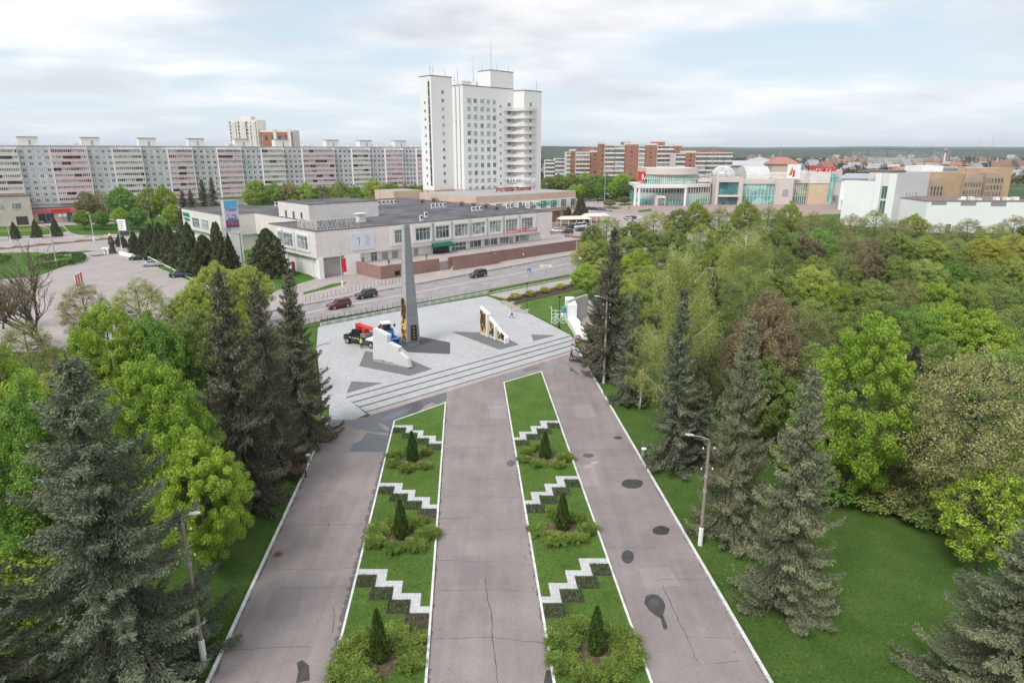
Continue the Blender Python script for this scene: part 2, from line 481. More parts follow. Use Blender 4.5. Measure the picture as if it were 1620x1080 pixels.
def px(pts, z=0): return [G(a, b, z).to_2d() for a, b in pts]
def flat(name, pts, z, mat, kind='structure'):
    return struct(MB().sheet(px(pts, z), z).build(name, mat), kind)
def line_at(p, q, Y):
    t = (Y - p.y)/(q.y - p.y); return Vector((p.x + (q.x-p.x)*t, Y))

# ---- alley edges as real lines on the ground
EL0, EL1 = G(520,668), G(330,1080)
ER0, ER1 = G(905,540), G(1218.7,1080)
A0, A1 = G(624,667), G(523,1080)        # left lawn strip, outer edge
B0, B1 = G(704.7,638.5), G(674,1080)    # left lawn strip, inner edge
C0, C1 = G(797.3,606), G(876.5,1080)    # right lawn strip, inner edge
D0, D1 = G(856.6,589), G(1030,1080)     # right lawn strip, outer edge
YN = 8.0
eL = lambda Y: line_at(EL0, EL1, Y)
eR = lambda Y: line_at(ER0, ER1, Y)
alley_poly = [eL(YN), eR(YN), eR(ER0.y), G(912,548).to_2d(), G(906,556).to_2d(), G(588,656).to_2d(), G(560,668).to_2d(), eL(EL0.y)]
# far end runs along the foot of the steps
alley_poly = [eL(YN), eR(YN), G(909,545).to_2d(), G(914,549).to_2d(), G(660,628).to_2d(), G(583,660).to_2d(), G(520,664).to_2d()]
struct(MB().sheet(alley_poly, .02).build('alley_asphalt', ASPH))

def kerb(name, pts, w=.16, h=.13, mat=None, side=0):
    """a raised kerb along a polyline"""
    mb = MB()
    for a, b in zip(pts[:-1], pts[1:]):
        a, b = Vector(a), Vector(b); d = (b-a).normalized(); n = Vector((-d.y, d.x))*w/2
        a2, b2 = a - d*w*.48, b + d*w*.48
        mb.prism([a2+n, a2-n, b2-n, b2+n], .0, h + R.uniform(0,.003))
    return struct(mb.build(name, mat or KERB))
kerb('alley_kerb', [eL(YN), G(520,665).to_2d()], .2, .13)
kerb('alley_kerb', [eR(YN), G(909,545).to_2d()], .2, .13)

def strip(name, p0, p1, q0, q1, corners):
    a, b = line_at(p0,p1,YN), line_at(q0,q1,YN)
    poly = [a, b, corners[1], corners[0]]
    struct(MB().prism(poly, .0, .10).build(name, LAWN))
    kerb('lawn_kerb', [a, corners[0], corners[1], b], .15, .15)
strip('lawn', A0, A1, B0, B1, [A0.to_2d(), B0.to_2d()])
strip('lawn', C0, C1, D0, D1, [C0.to_2d(), D0.to_2d()])

# worn dark strips along the kerbs (a jagged outline of its own) and cracks
def jag_strip(name, p0, p1, y0, y1, wmin, wmax, side, z, mat, gaps=.0, step=.35):
    mb = MB(); Y = y0; prev = None
    while Y < y1:
        w = R.uniform(wmin, wmax)
        base = line_at(p0, p1, Y)
        cur = (base, base + Vector((side*w, 0)))
        if prev is not None and R.random() > gaps:
            mb.add([(prev[0].x,prev[0].y,z),(prev[1].x,prev[1].y,z),(cur[1].x,cur[1].y,z),(cur[0].x,cur[0].y,z)],
                   [(0,1,2,3)] if side > 0 else [(3,2,1,0)])
        prev = cur; Y += R.uniform(step*.5, step*1.5)
    return struct(mb.build(name, mat))
jag_strip('worn_edge', A0, A1, 20, A0.y-1, .18, .50, -1, .024, WORN, .04, .16)
jag_strip('worn_edge', B0, B1, 20, B0.y-1, .05, .30, 1, .024, WORN, .35)
jag_strip('worn_edge', EL0, EL1, 20, EL0.y-1, .05, .28, 1, .024, WORN, .25)
jag_strip('worn_edge', C0, C1, 20, C0.y-2, .05, .26, -1, .024, WORN, .5)
jag_strip('worn_edge', D0, D1, 20, D0.y-2, .04, .22, 1, .024, WORN, .4)
jag_strip('worn_edge', ER0, ER1, 20, 60, .04, .20, -1, .024, WORN, .55)

def crack_lines(mb, pts, w, z=.024):
    P = []
    for a, b in zip(pts[:-1], pts[1:]):
        n = max(2, int((b-a).length/.35))
        for i in range(n): P.append(a.lerp(b, i/n))
    P.append(pts[-1])
    off = 0; Q = []
    for i, p in enumerate(P):
        off = off*.8 + R.uniform(-.06,.06)
        d = (P[min(i+1,len(P)-1)] - P[max(i-1,0)]).normalized(); n = Vector((-d.y,d.x))
        Q.append((p + n*off, n, R.uniform(.35,1.0)*w))
    for (a,n1,w1),(b,n2,w2) in zip(Q[:-1],Q[1:]):
        l = [a+n1*w1/2, a-n1*w1/2, b-n2*w2/2, b+n2*w2/2]
        mb.add([(v.x,v.y,z) for v in l], [(0,1,2,3)])
cmb = MB()
for (pa,pb),(qa,qb) in (((EL0,EL1),(A0,A1)), ((B0,B1),(C0,C1)), ((D0,D1),(ER0,ER1))):
    Y = 24.0
    while Y < 66:
        l, r = line_at(pa,pb,Y), line_at(qa,qb,Y+R.uniform(-.5,.5))
        t0, t1 = R.choice([(0,1),(0,1),(0,R.uniform(.4,.8)),(R.uniform(.2,.5),1)])
        mid = l.lerp(r, .5) + Vector((0, R.uniform(-.25,.25)))
        crack_lines(cmb, [l.lerp(r,t0), mid, l.lerp(r,t1)] if t0 < .45 and t1 > .55 else [l.lerp(r,t0), l.lerp(r,t1)], R.uniform(.018,.045))
        Y += R.uniform(2.2, 6.0)
for pts in ([(768,915),(772,950),(778,985),(783,1040),(786,1080)], [(1048,925),(1060,955),(1082,1000),(1104,1045)],
            [(1132,1050),(1170,1048)], [(525,1000),(528,960)], [(690,822),(745,818)], [(860,800),(905,799)], [(470,760),(520,740)], [(519,838),(518,826)]):
    crack_lines(cmb, px(pts), .05)
struct(cmb.build('asphalt_cracks', CRACK))

# old repairs in the walks
RPM = asphalt_mat('repaired_asphalt', (.255,.222,.220), .18, .3); RPL = asphalt_mat('pale_repaired_asphalt', (.335,.292,.285), .18, .3)
for k_, pts in enumerate(([(772,642),(798,642),(800,662),(775,662)],[(505,800),(545,797),(538,822),(500,826)],[(905,735),(938,733),(950,768),(915,771)],[(720,880),(760,879),(760,925),(716,926)],[(1010,900),(1060,897),(1075,925),(1022,930)],[(430,930),(480,926),(470,975),(415,980)],[(905,640),(935,640),(945,660),(912,661)])):
    flat('asphalt_repair', [(a+R.uniform(-2,2), b+R.uniform(-1,1)) for a,b in pts], .0225, RPM if k_%2 else RPL)
# puddles, wet and oily patches
def blob(name, cx, cy, rx, ry, z, mat, n=22, jag=.12):
    pts = []
    for k in range(n):
        t = 2*math.pi*k/n; r = 1 + R.uniform(-jag, jag)
        pts.append((cx + rx*r*math.cos(t), cy + ry*r*math.sin(t)))
    return flat(name, pts, z, mat)
Zp = .027
for c in ((993,880,10,10.5),(930.5,720,9,3.6),(978,692,6.5,2.5),(808.4,732,6.5,5.5)):
    blob('wet_patch', *c, Zp, DAMP if c[0] > 980 and c[1] > 800 else WETM, jag=.05)
blob('wet_patch', 1046,838.5,13.5,7.2, Zp, DAMP, jag=.08); blob('wet_patch', 1000,764.7,17.5,7.4, Zp, DAMP, jag=.08)
flat('wet_patch', [(1031,939),(1042,941),(1050,950),(1053,958),(1049,972),(1056,990),(1054,996),(1049,993),(1045,977),(1037,973),(1027,965),(1019,953),(1022,942)], Zp, DAMP)
blob('wet_patch', 1036,953,9,7, Zp+.003, WETM, jag=.06)
flat('puddle', [(868,577.5),(882,575),(898,577.5),(901,580),(912,586),(900,588),(874,586.5),(878,583)], Zp, PUDM)
flat('puddle', [(788,600),(796,595),(812,590),(829,590),(830,593),(818,597),(803,602),(792,602)], Zp, PUDM)
flat('wet_patch', [(826,585),(838,580),(850,579),(855,582),(848,585),(832,588)], Zp, WETM)
flat('wet_patch', [(905,587),(911,586),(917,592),(913,593)], Zp, WETM)
flat('wet_patch', [(925,588),(935,587),(937,591),(927,591)], Zp, WETM)
flat('wet_patch', [(541,664.5),(563,667),(590,655),(632,641),(667,630.5),(707,620),(706,632),(694,639),(683,636),(672,641),(664,651),(648,655),(630,664),(622,668),(618,678),(606,670),(596,668),(604,676),(616,684),(590,683),(572,679),(566,680),(556,672)], Zp, WETM)
flat('puddle', [(600,662),(626,652),(660,640),(664,646),(640,654),(622,662),(610,667)], Zp+.004, PUDM)
flat('wet_patch', [(571,696),(580,684),(612,688),(614,698),(610,700),(611,706),(606,715),(582,714),(553,714),(558,702)], Zp, WETM)
flat('wet_patch', [(469,1048),(478,1043),(489,1052),(490,1075),(468,1080),(472,1060)], Zp, DAMP)
flat('wet_patch', [(864,1060),(871,1058),(875,1080),(860,1080)], Zp, DAMP)
blob('faded_chalk_marks', 941,731,5,2.5, Zp, PAVEM, jag=.5); blob('faded_chalk_marks', 929,738,6,3, Zp, PAVEM, n=30, jag=.6)
# manhole
mhp = G(440,877)
t = thing('manhole_cover', 'rusty round manhole cover at the kerb of the left asphalt walk', 'manhole cover', (mhp.x,mhp.y,.02))
MB().lathe(0,0,[(.42,0),(.42,.03),(.36,.035),(0.30,.02)],20).build('rim', M('rusty_concrete_ring', (.25,.16,.12), .9, .3, 5), t)
MB().lathe(0,0,[(.28,.0),(.28,.022)],20).build('lid', M('rusty_iron', (.10,.055,.04), .7, .4, 8), t)

# ------------------------------------------------------------------ plaza with its steps
ZP = .5
plaza_px = [(546.7,628),(520,640),(505,632),(500,560),(503,518),(506.7,516.4),(640,490.5),(770,468),(798,478.5),(832,493),(903.7,530.4)]
struct(MB().prism(px(plaza_px, ZP), 0, ZP).build('plaza_paving', PLAZA))
step_px = [((546.7,628),(903.7,530.4)),((557.6,635.5),(908,536.5)),((569,642.5),(910.5,543.7)),((578.7,650.5),(913.5,551))]
steps = [(G(a[0],a[1],ZP-.125*i).to_2d(), G(b[0],b[1],ZP-.125*i).to_2d()) for i,(a,b) in enumerate(step_px)]
dd = (steps[0][1]-steps[0][0]).normalized(); nn = Vector((dd.y,-dd.x))
RISER = M('dark_granite_riser', (.20,.20,.205), .6, .15, 3)
for i in range(3):
    a, b = steps[i]; c, d = steps[i+1]
    z1 = ZP - .125*(i+1)
    MBs = MB().prism([a+nn*.03, c, d, b+nn*.03], 0, z1)
    struct(MBs.build('plaza_step', PLAZA))
    struct(MB().prism([a, a+nn*.028, b+nn*.028, b], z1-.01, z1+.118).build('step_riser', RISER))
a, b = steps[3]
struct(MB().prism([a, a+nn*.028, b+nn*.028, b], 0, .118).build('step_riser', RISER))
struct(MB().prism([a+nn*.03, a+nn*1.1, b+nn*.9, b+nn*.03], 0, .035).build('step_apron', PAVEM))
# the paved ramp at the near left corner of the plaza
r0, r1 = G(546.7,628,ZP), G(520,640,ZP)
q = [r1, Vector((*G(521,664).to_2d(),.03)), Vector((*G(560,664).to_2d(),.03)), Vector((*G(580,655).to_2d(),.03)), r0]
c_ = MB(); c_.add([tuple(p) for p in q], [(0,1,2,3,4)])
c_.add([tuple(r1), (q[1].x,q[1].y,0), tuple(q[1])], [(0,1,2)]); struct(c_.build('plaza_ramp', PLAZA))

def ppatch(pts, mat, z=ZP+.006): return struct(MB().sheet(px(pts, ZP), z).build('dark_paving_patch', mat))
ppatch([(578,555),(568,579),(648,594.5),(684,583.5),(640,565)], DPAVE)
ppatch([(714,524.5),(790,553),(822,545),(783,526)], DPAVE)
ppatch([(622,540),(640,528),(668,533),(712,541.5),(712,560),(645,557)], DWET)
ppatch([(556,603),(548,622),(606,605.5)], DPAVE)
ppatch([(840,529),(844,539.5),(880,530)], DPAVE)

# ------------------------------------------------------------------ road, pavements, car parks, lawns of the town
n0, n1 = G(507,508).to_2d(), G(918,431).to_2d(); f0, f1 = G(492,480).to_2d(), G(911,402).to_2d()
dn, df = (n1-n0).normalized(), (f1-f0).normalized()
nL, nR, fL, fR = n0-dn*22, n1+dn*110, f0-df*22, f1+df*130
RD = dn                                                    # road direction
struct(MB().sheet([nL, nR, fR, fL], .02).build('road', ROADM))
mk_ = MB()
def lerp2(a,b,t): return a+(b-a)*t
Lr = (nR-nL).length
for lane, dash in ((.30,True),(.52,False),(.545,False),(.76,True)):
    a, b = lerp2(nL,fL,lane), lerp2(nR,fR,lane); L = (b-a).length; d = (b-a)/L; n = Vector((-d.y,d.x))*.075
    s = 0
    while s < L:
        e = min(L, s+(2.2 if dash else 20))
        mk_.add([(v.x,v.y,.026) for v in (a+d*s-n, a+d*e-n, a+d*e+n, a+d*s+n)], [(0,1,2,3)]); s = e + (4.0 if dash else .0)
struct(mk_.build('road_markings', M('worn_road_paint', (.62,.60,.58), .7, .15, 3)))
DUST = M('kerbside_dirt', (.16,.13,.12), .95, .3, 1.2)
def jagline(name, a, b, w0, w1, side, z, mat):
    mb = MB(); d = (b-a).normalized(); n = Vector((-d.y,d.x))*side; L = (b-a).length; s = 0; prev = None
    while s < L:
        p = a+d*s; cur = (p, p+n*R.uniform(w0,w1))
        if prev: mb.add([(v.x,v.y,z) for v in (prev[0],cur[0],cur[1],prev[1])], [(0,1,2,3)] if side > 0 else [(3,2,1,0)])
        prev = cur; s += R.uniform(.5,1.6)
    return struct(mb.build(name, mat))
jagline('kerbside_dirt', fL, fR, .5, 1.5, -1, .026, DUST)
# grass strip between road and plaza, striped kerb on the plaza side
gs0, gs1 = G(507,516).to_2d(), G(773,464.4).to_2d()
g2 = G(920,435.5).to_2d()
GSTRIP = grass_mat('kerbside_grass', (.055,.115,.022), (.085,.14,.03), (.5,.55,.5), (.16,.15,.07))
struct(MB().sheet([nL, gs0-(gs1-gs0).normalized()*20, gs0, gs1, g2, g2+dn*60, n1+dn*60, n1], .06).build('grass_verge', GSTRIP))
def striped_kerb(name, a, b, w=.3, h=.22, step=1.0, z0=0, mats=None):
    mb = MB(); d = (b-a).normalized(); n = Vector((-d.y,d.x))*w/2; L = (b-a).length; s = 0; k = 0
    while s < L:
        e = min(L, s+step); p, q_ = a+d*s, a+d*(e-.01)
        mb.prism([p+n,p-n,q_-n,q_+n], z0, z0+h, k%2); s = e; k += 1
    return struct(mb.build(name, mats or [KERB, GREY]))
striped_kerb('verge_kerb', gs0, gs1, .2, .58, 1.0, mats=[KERB, M('worn_kerb_paint',(.50,.50,.49),.8,.15,2)])
striped_kerb('verge_kerb', gs1, g2+dn*40, .2, .15, 1.0, mats=[KERB, bpy.data.materials['worn_kerb_paint']])
kerb('road_kerb', [fL, fR], .25, .12, GREY)
# footway continuing the plaza to the right, flower bed and lawn beside it
s0, s1 = G(773,466.5).to_2d(), G(920,437).to_2d(); s2, s3 = G(920,446).to_2d(), G(800,472.5).to_2d()
ds = (s1-s0).normalized()
struct(MB().sheet([s0, s1+ds*70, s2+ds*70, s3], .03).build('footway', PAVEM))
b0, b1 = G(802,473.5).to_2d(), G(922,447).to_2d(); b2, b3 = G(922,453).to_2d(), G(812,482).to_2d()
fbed = tag(MB().prism([b0, b1+ds*50, b2+ds*50, b3], 0, .16).build('flower_bed', SOIL), 'long grey-brown flower bed with yellow shrubs beside the far footway', 'flower bed')
lawn2 = px([(800,479.5),(812,482.5),(922,454),(985,440),(985,560),(925,552),(914,547),(905,530.5),(868,509)])
struct(MB().sheet(lawn2, .05).build('lawn', LAWN))
flat('side_path', [(905,500),(915,478),(985,462),(985,512),(925,520)], .07, PAVEM)
flat('side_path', [(915,548),(985,530),(985,560),(938,566),(925,560)], .075, PAVEM)
flat('bare_earth', [(928,566),(950,562),(985,590),(975,612),(950,596)], .02, M('bare_trodden_earth', (.17,.12,.09), .95, .25, 1.5))
flat('bare_earth', [(458,702),(486,700),(495,712),(475,724),(455,718)], .02, M('bare_trodden_earth', (.17,.12,.09), .95, .25, 1.5))

# town pavement north of the road
top = [(1420,329),(1000,322),(880,312),(700,322),(560,336),(420,352),(-300,352)]
poly = [fL.copy(), fR.copy()] + [G(*p).to_2d() for p in top] + [G(-500,560).to_2d(), G(60,556).to_2d(), G(250,530).to_2d(), G(400,500).to_2d()]
struct(MB().sheet(poly, .012).build('town_pavement', LOTM))
# far pavement between road and terrace, slightly paler
struct(MB().sheet([f0-df*20, fR, fR+Vector((-df.y,df.x))*9, f0-df*20+Vector((-df.y,df.x))*9.5], .018).build('pavement', PAVEM))
GL = grass_mat('town_lawn', (.05,.125,.016), (.08,.165,.024), (.55,.6,.5), (.13,.12,.05), .5)
flat('lawn', [(203,388),(215,380),(330,356),(420,352),(470,420),(499,441),(452,455),(430,462),(335,455),(300,444),(243,420),(206,398)], .03, GL)
flat('lawn', [(-100,401),(60,399),(125,408),(128,414),(105,420),(62,436),(-100,452)], .03, GL)
flat('lawn', [(-200,378),(-200,362),(60,357),(98,357.5),(108,366),(60,373)], .03, GL)
flat('lawn', [(112,368),(100,356.5),(235,351),(420,349),(420,358),(250,366),(160,372),(125,371.5)], .03, GL)
flat('lawn', [(235,350.5),(420,348),(700,318.5),(700,304),(380,318),(120,346)], .03, GL)
flat('lawn', [(860,312.5),(930,305),(1003,304),(1003,285),(860,285)], .035, GL)
flat('flower_lawn', [(-60,369),(-60,365),(30,362),(72,361),(76,364),(30,367)], .05, M('yellow_flowering_ground', (.30,.26,.03), .9, .35, 1.5, (.10,.16,.03)))
flat('lawn', [(500,457),(525,449),(547,446),(548,448),(520,456),(480,466),(480,462)], .035, GL)
struct(jagline('mud_strip', G(-60,401).to_2d(), G(190,377).to_2d(), 2.5, 7.5, 1, .03, M('mud', (.13,.095,.07), .95, .3, .5)))
flat('wet_patch', [(118,398),(135,396),(150,397),(128,400)], .03, WETM); flat('wet_patch', [(140,404),(165,402),(172,403),(150,406)], .03, WETM)
flat('cafe_terrace', [(870,372),(868,350),(882,345),(950,342),(950,356),(905,361),(880,370)], .03, M('brown_paving', (.24,.165,.145), .85, .2, 1))
flat('mall_forecourt', [(930,334),(1000,317),(1345,323),(1345,338),(1080,345)], .03, M('pink_paving', (.33,.245,.225), .85, .15, .5))
flat('traffic_island', [(958,329),(975,327),(985,330),(965,332)], .06, GL); flat('traffic_island', [(976,324),(996,322),(1000,324.5),(980,326)], .06, GL)
flat('traffic_island', [(1008,333),(1030,330),(1032,334),(1012,336)], .06, GL)
striped_kerb('car_park_kerb', G(205,392).to_2d(), G(330,455).to_2d(), .3, .2, 60)
striped_kerb('car_park_kerb', G(868,357).to_2d(), G(915,347).to_2d(), .4, .4, 1.3)
striped_kerb('car_park_kerb', G(960,352).to_2d(), G(1030,345).to_2d(), .5, .3, 2.2)
striped_kerb('street_kerb', G(-40,383).to_2d(), G(185,372).to_2d(), .5, .3, 6.0)

# wooded hills on the horizon
HILL = M('wooded_hill', (.040,.062,.040), .95, .45, .02, (.085,.105,.065), detail=9)
def hill(a0, a1, dist, hfun, depth, name='hills'):
    vs, fs = [], []; n = 140
    for j, (f, hf) in enumerate(((0,0),(.45,.7),(.8,.95),(1,1),(1.6,.6))):
        for i in range(n+1):
            a = a0+(a1-a0)*i/n
            r = dist + depth*f
            vs.append((r*math.sin(a), r*math.cos(a), hfun(a, j)*hf - 1))
    for j in range(4):
        for i in range(n):
            k = j*(n+1)+i
            fs.append((k, k+1, k+n+2, k+n+1))
    struct(MB().add(vs, fs).build(name, HILL))
hr = [R.uniform(0,6.28) for _ in range(8)]
hn = lambda a, j: sum(math.sin(a*f+hr[k]+j*.6)*w for k,(f,w) in enumerate(((5,.5),(13,.3),(29,.16),(61,.10),(140,.06))))
hill(rad(-60), rad(14), 1900, lambda a,j: 40 + 7*hn(a,j), 500)
hill(rad(5), rad(62), 3000, lambda a,j: 44 + 9*hn(a,j), 900)
hill(rad(-62), rad(64), 6500, lambda a,j: 78 + 14*hn(a,j), 1500)
# ------------------------------------------------------------------ building helpers
def wnd(parent, name, plane, a0, a1, z0, z1, off, nx=2, nz=1, glass=None, frame=None, depth=.10, fw=.07, out=-1, transom=None):
    """a window: frame with mullions (part) and its glass (sub-part). plane 'v': lies at v=off, spans a0..a1 along u, faces out (-1 = -v)"""
    fr, gl = MB(), MB()
    def bx(mb, p0, p1, q0, q1, d0, d1):
        lo, hi = sorted((off+out*d0, off+out*d1))
        if plane == 'v': mb.box(p0,p1,lo,hi,q0,q1)
        else: mb.box(lo,hi,p0,p1,q0,q1)
    bx(gl, a0+fw*.5, a1-fw*.5, z0+fw*.5, z1-fw*.5, -.02, .03)
    bx(fr, a0, a1, z0, z0+fw, -.02, depth); bx(fr, a0, a1, z1-fw, z1, -.02, depth)
    bx(fr, a0, a0+fw, z0+fw, z1-fw, -.02, depth); bx(fr, a1-fw, a1, z0+fw, z1-fw, -.02, depth)
    for i in range(1,nx):
        x = a0+(a1-a0)*i/nx; bx(fr, x-fw*.45, x+fw*.45, z0+fw, z1-fw, -.02, depth*.8)
    for i in range(1,nz):
        z = z0+(z1-z0)*i/nz; bx(fr, a0+fw, a1-fw, z-fw*.45, z+fw*.45, -.02, depth*.7)
    if transom:
        z = z0+(z1-z0)*transom; bx(fr, a0+fw, a1-fw, z-fw*.45, z+fw*.45, -.02, depth*.7)
    f = fr.build(name, frame or WHITE, parent)
    gl.build('pane', glass or GLASS, f)
    return f

# ================================================================== department store beside the road
ZR = 10.7
A = at(498,366.7,148.7); Bc = at(873.6,333.6,202.6)
DS = Frame((A.x,A.y), math.atan2(Bc.y-A.y, Bc.x-A.x))
LU = math.hypot(Bc.x-A.x, Bc.y-A.y)
ds = thing('department_store', 'long low shopping building clad in pinkish white tiles with flat dark roof across the road', 'building', (A.x,A.y,0), DS.a)
TILE = Mpanel('pinkish_white_tile_cladding',(.77,.715,.695),(.62,.57,.55), 1.2, .6, .02, var=.035, stain=.07)
LOWW = M('white_rendered_wall', (.74,.72,.69), .85, .08, .35)
ROOFM = M('patched_bitumen_roof', (.085,.083,.092), .8, .4, .12, (.16,.155,.17), bump=.3)
EDGE = M('rusty_roof_flashing', (.20,.15,.13), .8, .4, 1.5)
UP = 4.65
up = MB(); foot = [(0,0),(LU,0),(LU,80),(20,80),(20,88),(0,88),(0,56),(10,56),(10,24),(0,24)]
up.prism(foot, UP, ZR, 0, 1)
up.build('upper_wall', [TILE, ROOFM], ds)
lo = MB(); lo.prism([(.9,1.1),(LU-4,1.1),(LU-4,79),(19,79),(19,87),(1,87),(1,57),(11,57),(11,23),(.9,23)], 0, UP-.01)
lo.build('lower_wall', LOWW, ds)
ed = MB()
for p,q in (((0,0),(LU,0)),((0,24),(0,0)),((10,24),(0,24)),((10,56),(10,24)),((0,56),(10,56)),((0,88),(0,56)),((20,88),(0,88)),((20,80),(20,88)),((LU,80),(20,80)),((LU,0),(LU,80))):
    a,b = Vector(p),Vector(q); d=(b-a).normalized(); n=Vector((-d.y,d.x))
    ed.prism([a-n*.06-d*.06, b-n*.06+d*.06, b+n*.35, a+n*.35], ZR-.05, ZR+.16+R.uniform(0,.01))
ed.build('roof_edge', EDGE, ds)
# roof patches: lighter torn strips
rp = MB()
for k in range(90):
    u, v = R.uniform(12,LU-2), R.uniform(3,78); l = R.uniform(.8,4); w = R.uniform(.15,.5); 
    if 9 < u < 32 and 21 < v < 41: continue
    rp.obox((u,v), l, w, ZR, ZR+.008+R.random()*.01, R.uniform(-.1,.1))
rp.build('roof_patches', M('lighter_roof_patches', (.27,.26,.27), .8, .3, 1), ds)['kind'] = 'stuff'
# raised block on the roof
bb = MB(); bb.prism([(10.2,22.2),(31,22.2),(31,40),(10.2,40)], ZR, 14.9, 0, 1); bb.build('rooftop_block', [TILE, ROOFM], ds)
e2 = MB()
for p,q in (((10.2,22.2),(31,22.2)),((31,22.2),(31,40)),((31,40),(10.2,40)),((10.2,40),(10.2,22.2))):
    a,b = Vector(p),Vector(q); d=(b-a).normalized(); n=Vector((-d.y,d.x)); e2.prism([a-n*.06-d*.06,b-n*.06+d*.06,b+n*.3,a+n*.3],14.85,15.02+R.uniform(0,.01))
e2.build('block_edge', EDGE, ds)
for i,v in enumerate((26,30.5,35)): wnd(ds,'roof_door','u',v,v+.9,ZR+.1,ZR+2.0,10.2,1,1,glass=Mplain('brown_door',(.12,.06,.05)) if i==0 else GLASS, frame=EDGE)
# upper windows
for k,(x0,x1,y0,y1) in enumerate(((624,635,367,383),(657,680,361.5,378.8),(689,710,359.5,374.5),(719,740,357,371.8),(747,766.4,354.3,368.5),(774.3,792.4,351.8,366),(800,818,349.3,363),(825,842.6,346.5,359.8))):
    a0,z1 = DS.on_v(x0,y0); a1,_ = DS.on_v(x1,y0); _,z0 = DS.on_v(x0,y1)
    z0, z1 = 6.25, 9.35
    sur = MB()
    w = 1.3
    sur.box(a0-w,a1+w,-.22,-.01,z1+.1,z1+.75); sur.box(a0-w,a1+w,-.22,-.01,z0-.6,z0-.05); sur.box(a0-w,a0-.15,-.222,-.01,z0-.05,z1+.1); sur.box(a1+.15,a1+w,-.222,-.01,z0-.05,z1+.1)
    sur.build('window_surround', LOWW, ds)
    wnd(ds,'window','v',a0,a1,z0,z1,0,4 if a1-a0>4 else 3,1,glass=GLASS if k in (1,2) else LGLASS if k>2 else GLASS,transom=.7,depth=.12)
# left gable windows
for x0,x1 in ((441,447),(449,464),(470.5,487.4)):
    v0,_ = DS.on_u(x0,375); v1,_ = DS.on_u(x1,385); v0,v1 = min(v0,v1),max(v0,v1)
    sur = MB(); z0,z1 = 6.2,9.2
    sur.box(-.2,-.01,v0-.9,v1+.9,z1+.1,z1+.6); sur.box(-.2,-.01,v0-.9,v1+.9,z0-.5,z0-.05); sur.box(-.202,-.01,v0-.9,v0-.1,z0-.05,z1+.1); sur.box(-.202,-.01,v1+.1,v1+.9,z0-.05,z1+.1)
    sur.build('window_surround', LOWW, ds)
    wnd(ds,'window','u',v0,v1,z0,z1,0,3,1,glass=LGLASS,transom=.65,depth=.12)
for x0,x1 in ((305,316),(319,330)):
    v0,_ = DS.on_u(x0,353); v1,_ = DS.on_u(x1,353); v0,v1=min(v0,v1),max(v0,v1)
    wnd(ds,'window','u',v0,v1,5.6,8.6,0,3,1,glass=LGLASS,transom=.65)
# stair window column of the rear wing
for k in range(4): wnd(ds,'window','v',1.0,2.6,2.2+k*1.25,3.2+k*1.25,56,1,1)
# ground floor: front
TER = 2.2
def lowv(name, x0,x1,y0,y1, nx, glass, z0=None, z1=None, frame=None, transom=None, nz=1):
    a0,zz1 = DS.on_v(x0,y0,1.1); a1,_ = DS.on_v(x1,y0,1.1); _,zz0 = DS.on_v(x0,y1,1.1)
    return wnd(ds,name,'v',a0,a1,z0 if z0 is not None else zz0,z1 if z1 is not None else zz1,1.1,nx,nz,glass,frame,.12,.09,transom=transom)
SHUT = M('grey_roller_shutter', (.33,.32,.33), .7, .1, 2, stretch=(.2,.2,8))
a0,_ = DS.on_v(513.5,430,-.3); a1,_ = DS.on_v(546,420,-.3)
MB().box(a0,a1,1.0,1.09,.1,4.3).build('loading_gate', M('grey_sheet_gate', (.36,.35,.34), .7, .12, .6), ds)
for u in (a0-1.2, a1+.2):
    MB().box(u,u+1.1 if u<a0 else u+4.2,-.35 if u<a0 else -.1,1.09,0,UP-.02).build('pier', WHITE, ds)
lowv('window',565,576,402.5,414,2,LGLASS,1.9,3.6)
lowv('door',586,596.5,400,419,2,GLASS,TER,4.5,transom=.7)
for x0,x1 in ((603,613.8),(619.3,629.8),(654,662)): lowv('shutter_door',x0,x1,400,420,1,SHUT,TER,4.2)
lowv('entrance',684.5,710,385,406,5,Mglass('dark_brown_glazing',(.03,.015,.012),.15,(.10,.05,.04)),TER,4.4,frame=Mplain('dark_brown_frame',(.05,.025,.02)))
lowv('shop_front',714,737,382,400,4,GLASS,TER,4.4,transom=.55,nz=2)
for x0,x1,y0,y1 in ((742.6,761,377.8,393),(765.5,786.7,375.5,390.5),(790.6,804.5,373.5,387)): lowv('shop_front',x0,x1,y0,y1,3,GLASS,TER+.3,4.4)
lowv('door',805.3,811.5,375,388,2,LGLASS,TER,4.1)
lowv('shop_front',815,821,372,383,1,GLASS,TER+.3,4.4); lowv('shop_front',821.6,837,370,385,1,LGLASS,TER+.3,4.4)
a0,_=DS.on_v(683,383,0); a1,_=DS.on_v(714,379,0)
aw = MB(); aw.add([(a0,-.02,5.1),(a1,-.02,5.1),(a1,-1.6,4.45),(a0,-1.6,4.45),(a0,-1.6,4.15),(a1,-1.6,4.15),(a1,-.02,4.15),(a0,-.02,4.15)],[(0,3,2,1),(3,4,5,2),(4,7,6,5),(0,1,6,7),(0,7,4,3),(1,2,5,6)])
aw.build('awning', Mplain('dark_green_canvas',(.008,.13,.075),.7,.2), ds)
RL = Mplain('red_channel_letters',(.70,.03,.045),.4,.4)
t1 = text_mesh('ИНТЕРМАРКЕТ', 1.15, RL, 'sign_letters', ds, .08, bold=.02); a0,z0=DS.on_v(799.5,369); t1.location=(a0,-.15,z0)
t2 = text_mesh('ОФИСТАД', 1.15, RL, 'sign_letters', ds, .08, bold=.02); a0,z0=DS.on_v(826,366.5); t2.location=(a0,-.15,z0)
a0,z1=DS.on_v(555,367.4); a1,_=DS.on_v(591.5,367); _,z0=DS.on_v(555,391.5)
